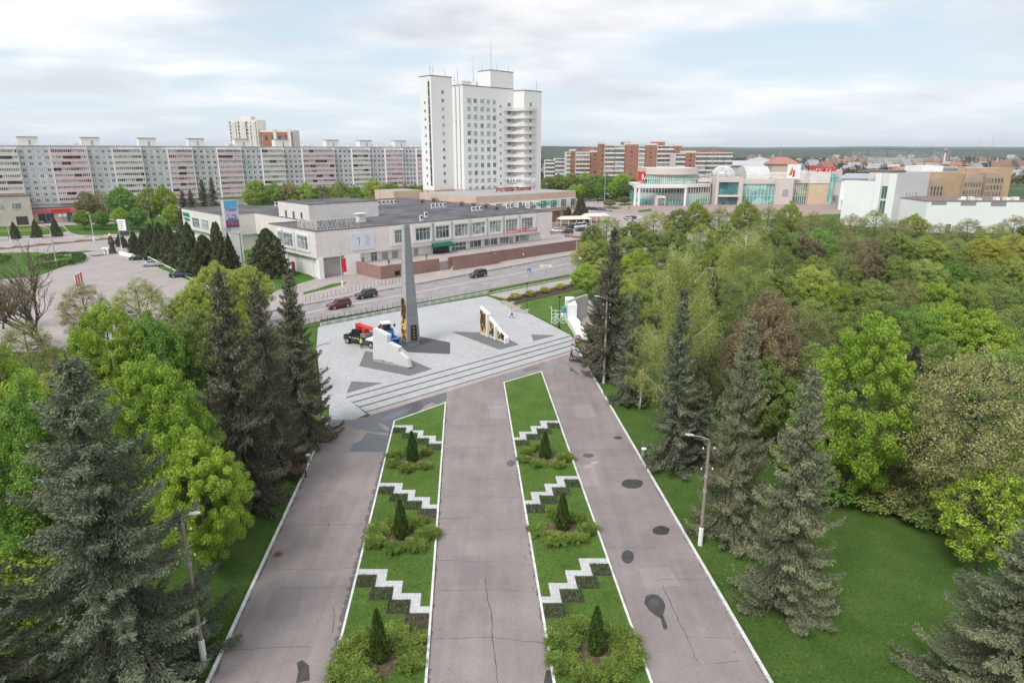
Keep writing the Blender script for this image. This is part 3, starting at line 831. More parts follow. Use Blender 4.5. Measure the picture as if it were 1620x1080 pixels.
bn = MB().box(a0,a1,-.12,-.02,5.5,9.6).build('wall_banner', M('pale_blue_white_banner',(.66,.69,.75),.6,.05,.5), ds)
BK = Mplain('dark_print',(.06,.06,.08))
bm = MB(); w=a1-a0
bm.box(a0+w*.22,a0+w*.34,-.135,-.121,8.3,8.45); bm.box(a0+w*.32,a0+w*.34,-.135,-.121,6.7,8.29); bm.box(a0+w*.07,a0+w*.10,-.135,-.121,9.0,9.2)
for k in range(5): bm.box(a0+w*.58,a0+w*(.75+.04*(k%3)),-.13,-.121,8.6-k*.5,8.68-k*.5)
bm.build('banner_print', BK, bn)
gt = text_mesh('ШКОЛА', 1.5, GREEN, 'sign_letters', ds, .08, bold=.03); v0,z0 = DS.on_u(290.5,341); gt.location=(-.15,v0,z0); gt.rotation_euler=(0,0,-math.pi/2)
gt = text_mesh('танцев', 1.35, GREEN, 'sign_letters', ds, .08, bold=.03); v0,z0 = DS.on_u(292.5,346); gt.location=(-.15,v0,z0-.3); gt.rotation_euler=(0,0,-math.pi/2)
# small wall details on the left gable
MB().box(.75,.89,13.5,14.9,0,2.3).build('door', Mplain('dark_red_door',(.25,.03,.03)), ds)
for v in (3.5,9.5,16): MB().box(.62,.895,v,v+.45,0,UP-.02).build('pilaster', LOWW, ds)

# things standing on the store's roof
def rooft(u,v,z=ZR): return DS.world(u,v,z)
acw = Mplain('white_enamel_cabinet',(.72,.72,.72),.45)
ac = thing('air_conditioner','white boxy outdoor air conditioner on the dark flat roof','air conditioner',rooft(40,30),DS.a,'white air conditioners on the store roof')
MB().box(-.45,.45,-.2,.2,.15,1.55).box(-.4,-.3,-.25,.25,0,.15).box(.3,.4,-.25,.25,0,.15).build('casing',acw,ac)
MB().lathe(0,0,[(.001,0),(.34,0),(.34,.03),(.001,.03)],14).build('fan_grille',DGREY,ac)
ac.children[1].rotation_euler=(math.pi/2,0,0); ac.children[1].location=(0,-.2,1.0)
groups = [((600,323),5,'on the store roof right of the raised block'),((684,328),4,'in the middle group on the store roof'),((748,333),3,'in the right-hand group on the store roof'),((674,342.5),1,'alone on the store roof, the farther of two'),((667,348),1,'alone on the store roof, nearest its front edge'),((803,328.5),2,'on the store roof left of the green letters'),((437,325),3,'on the store roof behind its front left corner')]
first = True
for (pxx,pyy),n,w in groups:
    p = G(pxx,pyy+2,ZR)
    for k in range(n):
        u,v = DS.loc(p); q = rooft(u+k*1.55, v+R.uniform(-.1,.1))
        lab = '%swhite outdoor air conditioner %s'%((['leftmost ','second ','third ','fourth ','rightmost '] if n==5 else ['leftmost ','second ','third ','rightmost '] if n==4 else ['left ','middle ','right '] if n==3 else ['left ','right '] if n==2 else [''])[k],w)
        if first: ac.location=q; ac['label']=lab; first=False
        else: dup(ac,q,DS.a+R.uniform(-.06,.06),lab)
vent0 = None
for (pxx,pyy,wh) in ((625,317,'leftmost of all'),(668,318.5,'behind the middle air conditioners'),(686,316.5,'left of the tower base'),(730,323,'left of the right-hand air conditioners'),(749,325,'behind the right-hand air conditioners'),(769,326.5,'below the white balcony frames'),(786,329.5,'left of the green letters')):
    p = G(pxx,pyy+3,ZR)
    if vent0 is None:
        vent0 = thing('roof_ventilator','rusty brown ventilation cowl on the store roof, leftmost of all','ventilator',p,DS.a,'rusty ventilation cowls on the store roof')
        MB().lathe(0,0,[(.5,0),(.5,.9),(.4,.95)],10).build('shaft',EDGE,vent0); MB().lathe(0,0,[(1.1,.95),(.9,1.25),(.2,1.5)],10).build('cowl',M('rusty_sheet',(.17,.10,.08),.8,.3,3),vent0)
        MB().box(-.9,.9,-.9,.9,0,.18).build('collar',EDGE,vent0)
    else: dup(vent0,p,DS.a+R.uniform(-.4,.4),'rusty brown ventilation cowl on the store roof, '+wh)
# rooftop lattice frame of an old neon sign along the front left corner
lat = thing('sign_lattice','white lattice of bent tubes left from an old roof sign on the store corner','sign frame',(A.x,A.y,ZR),DS.a)
lb = MB()
def latt(p,q,n,seed):
    rr=random.Random(seed); a,b=Vector(p),Vector(q); L=(b-a).length
    for z in (.15,2.3): lb.tube([(a.x,a.y,z),(b.x,b.y,z)],.045,4)
    for k in range(n):
        t=k/n; t2=(k+1)/n; P=a.lerp(b,t); Q=a.lerp(b,t2)
        lb.tube([(P.x,P.y,.15),(Q.x,Q.y,2.3)],.035,4); lb.tube([(Q.x,Q.y,.15),(P.x,P.y,2.3)],.035,4)
        if k%3==0: lb.tube([(P.x,P.y,0),(P.x,P.y,2.3)],.04,4)
        if rr.random()<.45:
            c=P.lerp(Q,.5); pts=[(c.x+math.cos(j)*.6*(b-a).x/L, c.y+math.cos(j)*.6*(b-a).y/L, 1.2+.8*math.sin(j)) for j in np.linspace(0,rr.uniform(3,6.2),9)]
            lb.tube(pts,.05,4)
latt((1.2,10.5),(1.2,1.2),13,1); uE,_=DS.loc(G(560,358,ZR)); latt((1.2,1.2),(uE,1.2),int(uE*1.1),2); uH,vH=DS.loc(G(571,351,ZR))
lb.build('tube_lattice',Mplain('weathered_white_tube',(.62,.60,.57),.6),lat)
MB().box(uH-1,uH+1,vH-.8,vH+.8,0,2.0).box(uH-1.4,uH+1.4,vH-1.2,vH+1.2,2.0,2.2).build('roof_hatch_housing',LOWW,lat)
# green roof letters at the far right end
gl = thing('rooftop_letters','white and teal green roof letters on a frame at the store right end','sign',rooft(0,0),DS.a)
u0,v0 = DS.loc(G(826,331,ZR)); gl.location=rooft(u0,v0)
tw = text_mesh('ПЛАТИН',1.75,WHITE,'letters',gl,.1,bold=.03); tw.location=(0,0,.9)
tg = text_mesh('УМ ФИТНЕС',1.75,GREEN,'letters',gl,.1,bold=.03); tg.location=(6.2,-.05,.55)
fr = MB()
for k in range(9): fr.tube([(k*2,.2,0),(k*2,.2,2.4)],.04,4)
fr.tube([(0,.2,.7),(16.5,.2,.7)],.04,4); fr.tube([(0,.2,2.1),(16.5,.2,2.1)],.04,4); fr.build('support_frame',METAL,gl)

# brown brick terrace in front of the store
te = thing('terrace','red-brown brick terrace wall with raised walkway in front of the store','terrace',(A.x,A.y,0),DS.a)
BRICK = Mpanel('red_brown_brick',(.30,.165,.14),(.36,.27,.25),.5,.16,.02,offset=.5,var=.10,stain=.12)
MB().box(10.1,LU+7,-10.4,1.05,0,TER).build('deck',PAVEM,te)
us0,_=DS.on_v(695,425,-10.6); us1,_=DS.on_v(709.5,425,-10.6)
w1 = MB()
w1.box(9.9,us0,-10.65,-10.4,0,3.05).box(us1,LU+7.2,-10.651,-10.4,0,3.0).box(9.9,10.1,-10.4,1.0,0,3.05).box(LU+7,LU+7.2,-10.4,1.0,0,3.0)
w1.box(us1,us1+15,-12.6,-12.4,0,2.6).box(us1+14.8,us1+15,-12.4,-10.66,0,2.6)
w1.build('brick_parapet',BRICK,te)
st = MB()
for k in range(7): st.box(us0+.2+k*.35,us1+.0,-12.35,-10.66,0,.3*(k+1)-R.uniform(0,.004)) if False else st.box(us1+.3+k*.45, us1+14, -12.35,-10.66, .0 if k==0 else .3*k+.002, .3*(k+1))
st.build('stairs',GREY,te)
MB().box(13.6,15,-10.72,-10.655,.5,1.5).build('hatch_opening',BLACK,te)
rl = MB()
for k in range(6): rl.tube([(us0+.4+k*.55,-10.8,0),(us0+.4+k*.55,-10.8,1.0)],.03,4)
rl.tube([(us0+.4,-10.8,1.0),(us0+3.2,-10.8,1.0)],.03,4); rl.build('handrail',METAL,te)

# ================================================================== the white tower hotel
TM = at(733.9,240,290)
TF = Frame((TM.x,TM.y), DS.a)
tw_ = thing('hotel_tower','tall white hotel tower with stepped top and rows of small windows','tower',(TM.x,TM.y,0),TF.a)
TW = M('white_tower_render',(.80,.795,.785),.85,.035,.08,stretch=(1,1,.12))
CRM = M('cream_balcony_render',(.70,.665,.63),.85,.05,.3)
BEI = M('beige_plinth_render',(.58,.44,.35),.85,.08,.3)
zt_m = Zat(290,135); zt_l = Zat(287.4,120); zt_h = Zat(302,112); zt_r = Zat(305,143.3)
b = MB(); b.prism([(0,0),(29,0),(29,14),(0,14)],12.2,zt_m,0,1); b.build('main_block',[TW,GREY],tw_)
b = MB(); b.prism([(-11,7),(-.02,7),(-.02,15),(-11,15)],12.2,zt_l,0,1); b.build('left_block',[TW,GREY],tw_)
b = MB(); b.prism([(29.02,-6.8),(40,-6.8),(40,13),(29.02,13)],0,zt_r,0,1); b.build('right_block',[TW,GREY],tw_)
b = MB(); b.prism([(15.5,-.02),(28.98,-.02),(28.98,8),(15.5,8)],zt_m,zt_h,0,1); b.build('lift_house',[TW,GREY],tw_)
MB().prism([(.05,.05),(28.9,.05),(28.9,14),(.05,14)],0,12.19).prism([(-10.95,7.05),(-.03,7.05),(-.03,15),(-10.95,15)],0,12.19).build('plinth',BEI,tw_)
e = MB()
for (x0,x1,y0,y1,z) in ((-.1,29,-.1,.2,zt_m),(-.1,.2,.2,14,zt_m),(-11.1,0,6.9,7.2,zt_l),(-11.1,-10.8,7.2,15,zt_l),(29,40.1,-6.9,-6.6,zt_r),(28.9,29.2,-6.6,0,zt_r),(15.4,29,-.1,.2,zt_h),(15.4,15.7,.2,8,zt_h)):
    e.box(x0,x1,y0,y1,z,z+.3)
e.build('parapet_cap',EDGE,tw_)
pp = MB()
for v in (2.0,4.6): pp.tube([(-.25,v,1),(-.25,v,zt_m-.3)],.22,8)
for z in (22,40): 
    for v in (2.0,4.6): pp.lathe(-.25,v,[(.35,z),(.35,z+.8)],8)
pp.build('service_pipes',Mplain('off_white_pipe',(.55,.53,.51)),tw_)
# windows: shared meshes, each its own part
wproto = wnd(tw_,'window','v',-.95,.95,-.95,.95,0,2,1,glass=LGLASS,depth=.06,transom=None)
WPc = list(wproto.children)[0]
def wcopy(proto,loc,rz=0,sc=(1,1,1),name=None,gl=None):
    c = proto.copy(); COL.objects.link(c); c.location=loc; c.rotation_euler=(0,0,rz); c.scale=sc
    for g in proto.children:
        k=g.copy(); COL.objects.link(k); k.parent=c
        if gl: recolour(k,0,gl)
    return c
fl = [Zat(295,60+y/4.154) for y in (415,470,525,578,632,685,737,788,840,890,940,990)]
firstw=True
stf, stg = MB(), MB()
nwin=0
for i,z in enumerate(fl):
    z = fl[0] - (fl[0]-fl[-1])*i/11
    for j,xx in enumerate((425,467,510,551,590)):
        u,_=TF.on_v(640+xx/4.154, 60+690/4.154)
        if firstw: wproto.location=(u,-.02,z); firstw=False
        else: wcopy(wproto,(u,-.02,z),gl=GLASS if R.random()<.3 else None)
        if R.random()<.5: stf.box(u+.1,u+.9,-.5,-.05,z-2.0,z-1.3)
    wcopy(wproto,(-11.02,11.5,z-1.0),-math.pi/2,(.6,1,.62),gl=GLASS)
    wcopy(wproto,(-5.2,6.98,z+3.2),0,(.75,1,.75),gl=GLASS if i<2 or i>6 else None)
stf.build('wall_air_conditioners',acw,tw_)['kind']='stuff'
wp2 = wnd(tw_,'small_window','v',-.6,.6,-.6,.6,0,2,1,glass=GLASS,depth=.06); u,_=TF.on_v(791.5,170); wp2.location=(u,-.02,fl[0]-1.6)
for i in range(1,12): wcopy(wp2,(u,-.02,fl[0]-(fl[0]-fl[-1])*i/11-1.6))
for i in range(12):
    z=fl[0]-(fl[0]-fl[-1])*i/11
    wcopy(wp2,(26.4,-.02,z-.6),0,(1.9,1,1.4)); wcopy(wp2,(33.0,-6.82,z-.6),0,(1.2,1,1.5))
sg = MB(); sg.box(-11.12,-11.0,8.0,9.1,14,zt_l-2)
sf = sg.build('stair_glazing',Mglass('dark_stair_glazing',(.05,.045,.045),.2,(.10,.09,.09),.6),tw_)
sm = MB()
for k in range(13): sm.box(-11.17,-11.1,7.95,9.15,15+k*3.45,15.18+k*3.45)
sm.build('glazing_bars',WHITE,sf)
# balcony bands wrapping the inner corner
for i in range(12):
    z=fl[0]-(fl[0]-fl[-1])*i/11-3.3
    if i==11: break
    pts=[(23.4,-.05)]
    o=[(23.4,-.9),(25.5,-1.35),(27.2,-1.7)]+[(27.75,-2.4),(28.0,-5.5),(28.3,-7.3),(29.4,-8.0),(33,-8.1),(36.3,-7.4),(36.6,-6.85)]
    i_=[(29.0,-6.85),(29.0,-.05)]
    bb=MB(); bb.prism([(23.4,-.03)]+o+i_,z-.02,z+.16,0)
    for p,q in zip(o[:-1],o[1:]):
        a,b2=Vector(p),Vector(q); d=(b2-a).normalized(); n=Vector((-d.y,d.x))*.12; bb.prism([a,b2,b2+n,a+n],z+.161,z+1.25)
    bb.build('balcony',CRM,tw_)
for i in (3,4): 
    z=fl[0]-(fl[0]-fl[-1])*i/11-3.0
    MB().box(40.01,41.3,-4,3,z,z+.15).box(41.2,41.3,-4,3,z+.16,z+1.2).build('side_balcony',CRM,tw_)
for u in (4.2,11.5): MB().box(u,u+.25,-.08,-.01,zt_m-7.5,zt_m-4.5).build('slot_vent',GREY,tw_)
an = MB()
for (u,v,z,h) in ((18.5,3,zt_h,13),(-10.5,8,zt_l,5),(-6,12,zt_l,5),(-2,9,zt_l,3.5),(1.5,5,zt_m,8),(3,9,zt_m,5),(8,8,zt_m,4),(16,6,zt_h,3),(21,2,zt_h,4),(27,1,zt_h,3),(38.5,-5,zt_r,5),(11,6,zt_m,5.5),(13.5,9,zt_m,13)):
    an.tube([(u,v,z),(u,v,z+h)],[.09,.04],5)
    if h>4:
        for k in range(3): an.box(u-.5+.1*k,u+.5-.1*k,v-.03,v+.03,z+h*.5+k*.5,z+h*.5+k*.5+.06)
an.build('antennas',Mplain('grey_antenna',(.22,.23,.25)),tw_)
rb=MB(); rb.box(4,9,5,9,zt_m,zt_m+2.4).box(10.5,12,4,6,zt_m,zt_m+2.2); rb.build('roof_boxes',LOWW,tw_)
# podium with restaurant
PF = thing('hotel_podium','beige and white two storey podium with big windows at the foot of the tower','building',(TM.x,TM.y,0),TF.a)
pz=12.0
pu0,_=TF.on_v(753,315,-35.5); pu1,_=TF.on_v(911,302,-35.5)
b=MB(); b.prism([(pu0,-35.5),(pu1,-35.5),(pu1,-7.2),(28.8,-7.2),(28.8,-.4),(pu0,-.4)],4.4,pz,0,1); b.build('upper_storey',[BEI,GREY],PF)
b=MB(); b.prism([(pu0+2,-32),(pu1-2,-32),(pu1-2,-8),(28,-8),(28,-1),(pu0+2,-1)],0,4.39); b.build('lower_storey',BEI,PF)
MB().box(pu0-.02,pu1+.02,-35.72,-35.51,5.6,9.3).build('white_band',LOWW,PF)
for k in range(11):
    u=pu1-3.6-k*6.1
    if u<pu0+1: break
    wnd(PF,'window','v',u,u+3.4,5.9,9.0,-35.72,3,1,glass=GLASS,depth=.12,transom=.72)
for k in range(9):
    u=pu1-2-k*6.1
    if u<pu0+2: break
    MB().box(u-.5,u,-35.3,-34.6,0,4.38).build('column',BEI,PF)
b=MB(); b.prism([(-26,15.2),(-11.2,15.2),(-11.2,30),(-26,30)],0,12,0,1); b.build('left_annex',[BEI,GREY],PF)
rs = thing('rooftop_letters','red script and white capital roof letters on the hotel podium','sign',TF.world(pu1-40,-20,pz),TF.a)
t=text_mesh('Ресторан Золотой',2.3,Mplain('faded_dark_red_letters',(.36,.05,.06),.5),'letters',rs,.12,shear=.25,bold=.04); t.location=(8,0,.2)
t=text_mesh('ГОСТИНИЦА',2.6,WHITE,'letters',rs,.12,bold=.03); t.location=(20.5,5,3.0)
fr=MB()
for k in range(14): fr.tube([(7+k*2.4,.4,0),(7+k*2.4,.4,3)],.05,4)
for k in range(8): fr.tube([(20.5+k*2.2,5.4,0),(20.5+k*2.2,5.4,4.8)],.05,4)
fr.build('support_frame',METAL,rs)
gzm=M('cream_canvas',(.62,.57,.49),.8,.08,.8)
for (xx,yy,L_,lab) in ((908,356.5,13,'cream canvas cafe pavilion left of the dark wooden kiosk'),(940,351.5,12,'cream canvas cafe pavilion right of the dark wooden kiosk')):
    p=G(xx,yy); g=thing('cafe_pavilion',lab,'pavilion',p,TF.a-.55)
    MB().add([(-L_/2,-3,2.6),(L_/2,-3,2.6),(L_/2,3,2.6),(-L_/2,3,2.6),(-L_/2+1.5,0,3.7),(L_/2-1.5,0,3.7)],[(0,1,5,4),(1,2,5),(2,3,4,5),(3,0,4),(3,2,1,0)]).build('canopy',gzm,g)
    for k in range(5):
        for s in (-2.8,2.8): MB().box(-L_/2+.2+k*(L_-.5)/4,-L_/2+.35+k*(L_-.5)/4,s-.08,s+.08,0,2.6).build('post',WHITE,g)
    q=MB()
    for k in range(4): q.box(-L_/2+1+k*L_/4,-L_/2+2.6+k*L_/4,-.6,.6,.68,.75).box(-L_/2+1.6+k*L_/4,-L_/2+1.9+k*L_/4,-.15,.15,0,.68)
    q.build('tables',gzm,g)
p=G(922,355); g=thing('kiosk','small dark red wooden kiosk between the two cafe pavilions','kiosk',p,TF.a-.5)
MB().box(-1.3,1.3,-1.3,1.3,0,2.9).build('wall',Mplain('dark_red_wood',(.12,.03,.025)),g); MB().box(-1.6,1.6,-1.6,1.6,2.91,3.1).build('roof',Mplain('dark_roof_felt',(.08,.05,.045)),g); wnd(g,'window','v',-.8,.8,1.2,2.3,-1.3,2)

# ================================================================== nine storey panel block
P0=at(-70,280,0.1); 
def zc2xy(pxx,Z): return ((pxx-810)/FPX*Z, (Z-3.6)/CP)
pa, pb = Vector(zc2xy(0,260)), Vector(zc2xy(672,371))
BF = Frame((pa.x,pa.y), math.atan2(pb.y-pa.y,pb.x-pa.x))
bl = thing('apartment_block','very long grey nine storey panel block with pink and cream balcony stacks','apartment block',(pa.x,pa.y,0),BF.a)
zr = BF.on_v(40,231.5)[1]
zf0 = BF.on_v(40,239.5)[1]; zf8 = BF.on_v(40,318)[1]; dz=(zf0-zf8)/8
GP = Mpanel('grey_concrete_panels',(.64,.62,.665),(.38,.37,.39),3.25,dz,.09,var=.09,stain=.10,nscale=.15)
u_s=-40; u_e,_=BF.on_v(676,260)
u_e+=30
MB().prism([(u_s,0),(u_e,0),(u_e,12),(u_s,12)],zf8-1.7,zr,0,None).build('wall',GP,bl)
MB().box(u_s-.1,u_e+.1,-.1,12.1,zr+.002,zr+.35).build('roof',GREY,bl)
MB().box(u_s,u_e,.4,11.5,0,zf8-1.71).build('ground_floor',LOWW,bl)
bays=[(-60,30,'c'),(83,140,'p'),(181,225.5,'c'),(267.5,305.5,'p'),(345.5,382,'p'),(415,449,'c'),(479,528.5,'p'),(557,584,'c'),(609.5,636,'p'),(658.5,690,'p')]
PINK=M('pink_balcony_panels',(.70,.44,.48),.8,.08,.5,(.76,.53,.56)); CREAM=M('cream_balcony_panels',(.68,.62,.57),.8,.08,.5)
DBG=Mglass('dark_balcony_glass',(.05,.05,.055),.2,(.15,.15,.165),.9); LBG=Mglass('pale_balcony_glass',(.20,.21,.23),.2,(.40,.41,.43),.9)
for x0,x1,c in bays:
    a0,_=BF.on_v(x0,260); a1,_=BF.on_v(x1,260)
    mb=MB()
    n=max(3,int(round((a1-a0)/.75)))
    mb.box(a0-.15,a0,-1.25,-.01,zf8-1.7,zr-.3,3); mb.box(a1,a1+.15,-1.25,-.01,zf8-1.7,zr-.3,3)
    for f in range(9):
        z=zf0-f*dz
        mb.box(a0,a1,-1.2,-.01,z-dz*.62,z-dz*.22,0)
        # glazing strip in flats of 4..5 lights each, some open or dark
        k=0
        while k<n:
            m_=min(R.choice((4,4,5)),n-k); kind=R.choice((1,2,2,2,1,2,4))
            w0,w1=a0+(a1-a0)*k/n,a0+(a1-a0)*(k+m_)/n
            if kind==4: mb.box(w0,w1,-.35,-.02,z-dz*.215,z+dz*.30,1)
            else:
                mb.box(w0+.05,w1-.05,-1.12,-.02,z-dz*.215,z+dz*.30,kind)
                for j in range(m_+1):
                    xx=w0+(w1-w0)*j/m_; mb.box(xx-.055-(.07 if j in(0,m_) else 0),xx+.055+(.07 if j in (0,m_) else 0),-1.17,-1.12,z-dz*.21,z+dz*.29,3)
                mb.box(w0,w1,-1.19,-1.175,z-dz*.218,z-dz*.17,3)
            k+=m_
        mb.box(a0,a1,-1.22,-.01,z+dz*.302,z+dz*.376,0 if R.random()<.4 else 3)
    o=mb.build('balcony_stack',[PINK if c=='p' else CREAM,DBG,LBG,WHITE],bl)
    o['label']='pink glazed balcony stack' if c=='p' else 'cream glazed balcony stack'
gaps=[(bays[i][1],bays[i+1][0]) for i in range(len(bays)-1)]
wpro=None; cnt=0; sW,sG=MB(),MB()
for gi,(x0,x1) in enumerate(gaps):
    a0,_=BF.on_v(x0,260); a1,_=BF.on_v(x1,260)
    n=2 if a1-a0<7 else 4 if a1-a0<16 else 5
    for f in range(9):
        for j in range(n):
            u=a0+(a1-a0)*(j+.5)/n; z=zf0-f*dz
            if cnt<96:
                if wpro is None:
                    wpro=wnd(bl,'window','v',-.75,.75,-.7,.7,0,2,1,glass=GLASS,depth=.05,fw=.12); wpro.location=(u,-.03,z)
                else: wcopy(wpro,(u,-.03,z),gl=R.choice((None,None,LGLASS,DBG)))
                cnt+=1
            else:
                sW.box(u-.75,u+.75,-.06,-.01,z-.7,z+.7,1)
                sW.box(u-.65,u-.06,-.075,-.061,z-.58,z+.58,0); sW.box(u+.06,u+.65,-.075,-.061,z-.58,z+.58,R.choice((0,2)))
sW.build('window_field',[DBG,WHITE,LGLASS],bl)['kind']='stuff'
for xx in (46,145.5,236,314,387,450,530,583,638):
    u,_=BF.on_v(xx,232)
    b=MB(); b.box(u-3.4,u+3.4,3,8,zr+.36,zr+3.6,0).box(u-3.6,u+3.6,2.8,8.2,zr+3.61,zr+3.8,1).box(u+.2,u+.9,2.95,2.99,zr+.6,zr+2.4,1)
    b.build('lift_machine_room',[LOWW,GREY],bl)
vp=MB()
for k in range(36):
    u=R.uniform(u_s,u_e); vp.box(u,u+R.uniform(.6,2.4),4,6,zr+.36,zr+R.uniform(.9,1.6))
    vp.tube([(u+2,2,zr),(u+2,2,zr+R.uniform(2,5))],.05,4)
vp.build('roof_vents_and_aerials',LOWW,bl)['kind']='stuff'
# red fascia shop at the foot
sh=thing('corner_shop','beige shop with red fascia band at the foot of the panel block','shop',(pa.x,pa.y,0),BF.a)
a0,_=BF.on_v(20,340,-4); a1,_=BF.on_v(167,330,-4); zs0=BF.on_v(40,352,-4)[1]
MB().box(a0,a1,-4,.3,0,5.6).build('wall',M('beige_shop_wall',(.55,.44,.34),.85,.08,.4),sh)
q=MB(); seg=(a1-a0)/5
for k in range(5): q.box(a0+k*seg,a0+(k+1)*seg-.02,-4.45,-4.01,3.9+.1*(k%2),5.5,k%2)
q.build('fascia',[RED,Mplain('faded_red_enamel',(.60,.14,.16))],sh)
MB().box(a0-.05,a1,-3.5,.3,5.61,6.1).build('roof',M('dark_felt',(.13,.12,.13)),sh)
for xx0,xx1 in ((60,72),(73,85),(106,114)):
    q0,_=BF.on_v(xx0,340,-4); q1,_=BF.on_v(xx1,340,-4); wnd(sh,'shop_window','v',q0,q1,.2,3.7,-4.0,4,1,glass=GLASS,frame=DGREY,transom=.7)
q0,_=BF.on_v(92,340,-4)
for k in range(2): 
    c=MB().box(q0+k*1.6,q0+1.3+k*1.6,-4.6,-4.02,2.2,3.4).build('air_conditioner',acw,sh)
an_=thing('annex','small two storey beige annex with flat roof at far left','building',at(-30,300,262).to_2d().to_3d(),BF.a)
MB().prism([(-20,-6),(14.6,-6),(14.6,4),(-20,4)],0,11.2,0,1).build('wall',[M('beige_annex_wall',(.58,.50,.44),.85,.08,.4),GREY],an_)
MB().box(-20.1,14.8,-6.2,4.2,11.21,11.6).build('roof_edge',EDGE,an_)
for u in (8.5,3,-3): wnd(an_,'window','v',u,u+3,6.2,8.6,-6.0,3,1,glass=LGLASS)
wnd(an_,'gate','v',9,12.8,0,3.4,-6.0,2,1,glass=Mplain('dark_gate',(.06,.05,.05)),frame=EDGE)

# ================================================================== high rise behind
def simple_block(name,label,cat,pxl,pxr,d,pytop,depth,mats,ang=0.0,floors=None,bands=None,zbase=0,wcol=None,cell=3.4,wname='window_grid'):
    pl,pr=at(pxl,pytop,d),at(pxr,pytop,d)
    w=(pr.x-pl.x)/max(.2,math.cos(ang)); h=Zat(d,pytop)
    t=thing(name,label,cat,(pl.x,pl.y,0),ang)
    MB().prism([(0,0),(w,0),(w,depth),(0,depth)],zbase,h,0,1).build('wall',mats,t)
    if floors:
        gl=MB(); fh=h/floors if not wcol else wcol
        nx=max(2,int(w/cell))
        for f in range(floors):
            z=h-2.6-f*fh
            if z<1: break
            for k in range(nx):
                u=w*(k+.5)/nx; gl.box(u-.85,u+.85,-.08,-.01,z-.8,z+.8,R.choice((0,0,1)))
        gl.build(wname,[GLASS,LGLASS],t)['kind']='stuff'
    return t,w,h
CRB=M('cream_brick',(.80,.74,.69),.85,.10,.2); RDB=Mpanel('red_brick',(.40,.17,.115),(.45,.27,.20),1.0,.35,.03,offset=.5,var=.12,stain=.1)
PWH=M('white_balcony_render',(.70,.66,.63),.85,.08,.3)
hr_,w_,h_=simple_block('high_rise','cream and orange brick high rise with stepped top behind the long panel block','apartment tower',360,406,620,189.5,22,[CRB,GREY],0,floors=18)
MB().box(w_*.40,w_*.75,4,14,h_+.01,Zat(620,186)+1).build('roof_house',CRB,hr_)
x_=at(406,205,620).x-hr_.location.x; x2=at(462,205,620).x-hr_.location.x
MB().box(x_+.02,x2,2,20,0,Zat(620,206)).build('lower_wing',CRB,hr_)
q=MB(); q.box(x_+2,x2-.3,1.7,1.98,Zat(620,232),Zat(620,209)); q.build('red_brick_front',RDB,hr_)
for k in range(4): MB().box(x_+6+k*6,x_+8.4+k*6,1.55,1.68,Zat(620,222),Zat(620,214)).build('window',[GLASS],hr_)
q=MB()
for k in range(3): q.box(w_*.1+k*9,w_*.1+4+k*9,-.9,-.01,6,h_-2)
for k in range(2): q.box(x_+14+k*13,x_+17+k*13,1.0,1.5,4,Zat(620,204))
q.build('balcony_stack',PWH,hr_)
q=MB()
for k in range(7): q.box(w_*.06+k*3.5,w_*.06+1.2+k*3.5,-.05,-.01,h_-28,h_-3-R.uniform(0,3))
q.build('orange_brick_strip',M('orange_brick',(.55,.36,.27),.85,.1,.3),hr_)

# ================================================================== red brick apartment blocks
def redblock(label,segs,d,pytop,pybot=282):
    """segs: (px0,px1,top,kind) kind r brick face, b balcony stack"""
    pl=at(segs[0][0],pytop,d); t=thing('brick_apartments',label,'apartment block',(pl.x,pl.y,0),0,'red brick apartment blocks')
    for x0,x1,top,k in segs:
        a0=at(x0,top,d).x-pl.x; a1=at(x1,top,d).x-pl.x; h=Zat(d,top)
        if k=='r':
            MB().prism([(a0,0),(a1,0),(a1,16),(a0,16)],0,h,0,1).build('brick_wall',[RDB,GREY],t)
            MB().box(a0,a1,-.15,16.1,h+.002,h+1.3).build('parapet',PWH,t)
            g=MB(); n=max(1,int((a1-a0)/5))
            for f in range(int(h/3)-1):
                for j in range(n): u=a0+(a1-a0)*(j+.5)/n; g.box(u-.7,u+.7,-.06,-.01,h-2.6-f*3,h-1.2-f*3)
            g.build('windows',[GLASS],t)
        else:
            MB().prism([(a0,0),(a1,0),(a1,15),(a0,15)],0,h-.6,0,1).build('stair_bay',[PWH,GREY],t)
            g=MB()
            for f in range(int(h/3)):
                z=h-2.7-f*3
                n=max(1,int((a1-a0)/6))
                for j in range(n):
                    u0=a0+(a1-a0)*j/n+.25; u1=a0+(a1-a0)*(j+1)/n-.25
                    g.box(u0,u1,-1.1,-.01,z-1.0,z+.15,0); g.box(u0+.08,u1-.08,-1.0,-.02,z+.16,z+1.55,R.choice((1,1,2,3)))
                    for m_ in range(1,4): xx=u0+(u1-u0)*m_/4; g.box(xx-.07,xx+.07,-1.05,-1.0,z+.16,z+1.5,0)
            g.build('balcony_stack',[PWH,DBG,LBG,Mplain('brown_interior',(.20,.10,.08))],t)
    return t
redblock('low left wing of the red brick apartments beside the hotel tower',[(862,878,252,'b'),(878,896,249.5,'b')],520,250)
redblock('left red brick apartment block with white balconies',[(896,903,239,'b'),(903,911,239,'r'),(911,934,239,'b'),(934,949,241,'r')],500,240)
redblock('tallest middle red brick apartment block behind the shopping centre',[(950,957,228,'r'),(957,989,228,'b'),(989,1011,229,'r'),(1011,1021,229,'b'),(1021,1040,230,'r'),(1040,1067,229,'b'),(1067,1079,231,'r')],480,229)
redblock('right red brick apartment block with long pale balconies',[(1069,1085,241,'b'),(1085,1101,242,'r'),(1101,1118,240,'b'),(1118,1145,240,'b'),(1145,1160,240,'b')],460,240)
